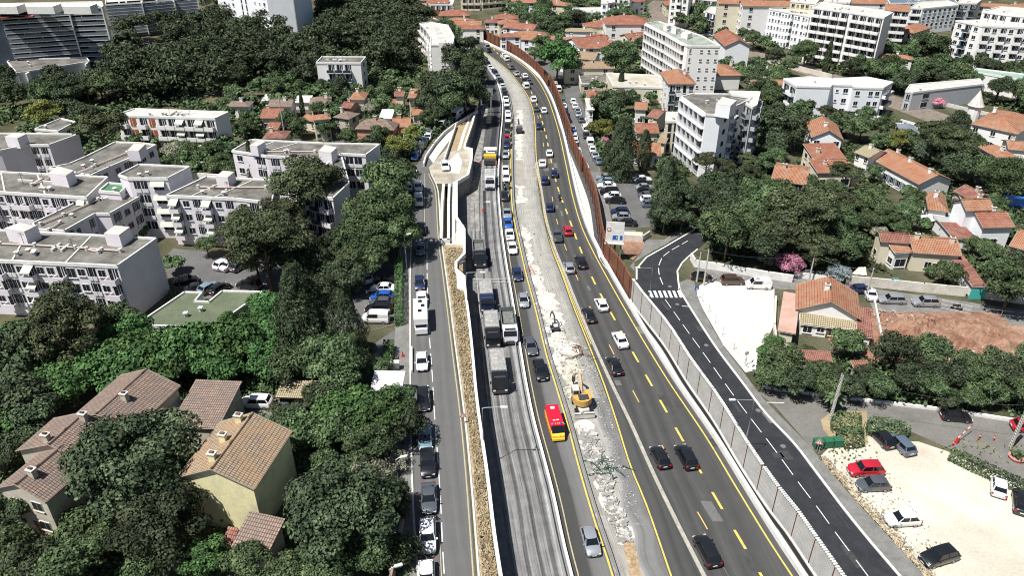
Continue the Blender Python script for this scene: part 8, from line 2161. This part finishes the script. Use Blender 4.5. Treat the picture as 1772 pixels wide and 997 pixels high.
fence([(1376, 470), (1430, 478)], 1.2, .8, 'low railing on the wall under the pink shrub', 2)
fence([(1478, 722), (1500, 760)], 0, 1.8, 'green mesh gate fence between the rounded hedges', 1.2, m_green_p)
fence([(640, 575), (700, 560)], PL, 1.0, 'low railing at the lower end of the hedge car park', 2.0)
# rubble: far too many pieces to count
def chunks(name, area, n, smin, smax, m, z=.03, cap=1.0):
    g = MB(*m)
    for _ in range(n):
        x, y = area(); s = smin + (smax - smin) * random.random() ** 3
        M = Matrix.Translation((x, y, z + s * .2 + random.random() * .1)) @ Matrix.Rotation(random.uniform(0, 6.28), 4, 'Z') @ Matrix.Rotation(random.uniform(-.5, .5), 4, 'X')
        g.M = M; k = random.randrange(len(m)); a, b, c = s, s * random.uniform(.4, .9), s * random.uniform(.2, .5)
        j = lambda: random.uniform(.7, 1.1)
        v = [g.vert((sx * a / 2 * j(), sy * b / 2 * j(), sz * c / 2)) for sz in (-1, 1) for sx, sy in ((-1, -1), (1, -1), (1, 1), (-1, 1))]
        for q in ((3, 2, 1, 0), (4, 5, 6, 7), (0, 1, 5, 4), (1, 2, 6, 5), (2, 3, 7, 6), (3, 0, 4, 7)): g.idx([v[i] for i in q], k)
    g.M = Matrix.Identity(4); o = g.build(name); o['kind'] = 'stuff'
m_ch1 = mat('stone_pale', (.52, .50, .45), (.38, .36, .33), scale=2); m_ch2 = mat('stone_grey', (.27, .26, .24)); m_ch3 = mat('stone_dark', (.14, .13, .12))
def poly_pt(px):
    w = pth(px); x0, x1 = min(p[0] for p in w), max(p[0] for p in w); y0, y1 = min(p[1] for p in w), max(p[1] for p in w)
    def f():
        while True:
            p = (random.uniform(x0, x1), random.uniform(y0, y1))
            if inside(p, w): return p
    return f
chunks('rubble', poly_pt([(1004, 750), (1030, 750), (1052, 800), (1066, 835), (1058, 850), (1082, 900), (1094, 940), (1072, 942), (1052, 890), (1040, 850), (1016, 800)]), 1300, .10, .75, [m_ch1, m_ch2, m_ch2])
chunks('rubble', poly_pt([(960, 590), (1004, 592), (1010, 640), (1020, 720), (985, 730), (965, 650)]), 350, .06, .4, [m_ch1, m_ch2])
chunks('rubble', poly_pt([(900, 395), (925, 395), (985, 560), (1075, 900), (1040, 900), (955, 600)]), 350, .05, .28, [m_ch1, m_ch2, m_ch3])
chunks('rubble', poly_pt([(1005, 600), (1020, 600), (1110, 900), (1085, 900)]), 500, .06, .3, [m_ch1, m_ch2])
chunks('stones', poly_pt([(1500, 536), (1640, 548), (1720, 640), (1560, 640)]), 700, .1, .7, [m_ch1, mat('red_clod', (.34, .17, .1)), m_ch2], .3)
chunks('stones', poly_pt([(1430, 770), (1480, 760), (1520, 790), (1640, 960), (1600, 1000), (1500, 880)]), 500, .05, .25, [m_ch2, m_tan])
# broken slabs and tangled green steel
def debris(u, v, name, label, m, n, s):
    x, y = P(u, v); g = MB(m)
    for _ in range(n):
        a = random.uniform(0, 6.28); L = random.uniform(.8, 2.6) * s; q = (random.gauss(0, .9), random.gauss(0, .9)); z = random.uniform(.1, .8)
        g.tube([(q[0], q[1], z), (q[0] + math.cos(a) * L * .5, q[1] + math.sin(a) * L * .5, z + random.uniform(-.1, .5)), (q[0] + math.cos(a) * L, q[1] + math.sin(a) * L, max(.08, z + random.uniform(-.5, .3)))], .06, 5)
    o = g.build(name); o.location = (x, y, .05); tag(o, label, 'scrap heap')
debris(1052, 818, 'scrap_heap', 'tangled green steel scrap on the white rubble', mat('green_steel', (.035, .09, .06)), 20, .8)
debris(999, 612, 'scrap_heap', 'small rusty scrap heap at the end of the pale rubble', m_rust, 18, .8)
debris(921, 474, 'scrap_heap', 'scattered red and white site tape on the rubble', m_red_p, 6, .5)
for i, (px, lab) in enumerate([([(966, 612), (985, 610), (1000, 604), (1003, 617), (990, 622)], 'large pale broken slab lifted at the end of the rubble')]):
    w = pth(px); c = P(985, 614); g = MB(m_white_rubble); g.prism([(a - c[0], b - c[1]) for a, b in w], .15, .55); o = g.build('broken_slab'); o.location = (c[0], c[1], 0); tag(o, lab, 'concrete slab')
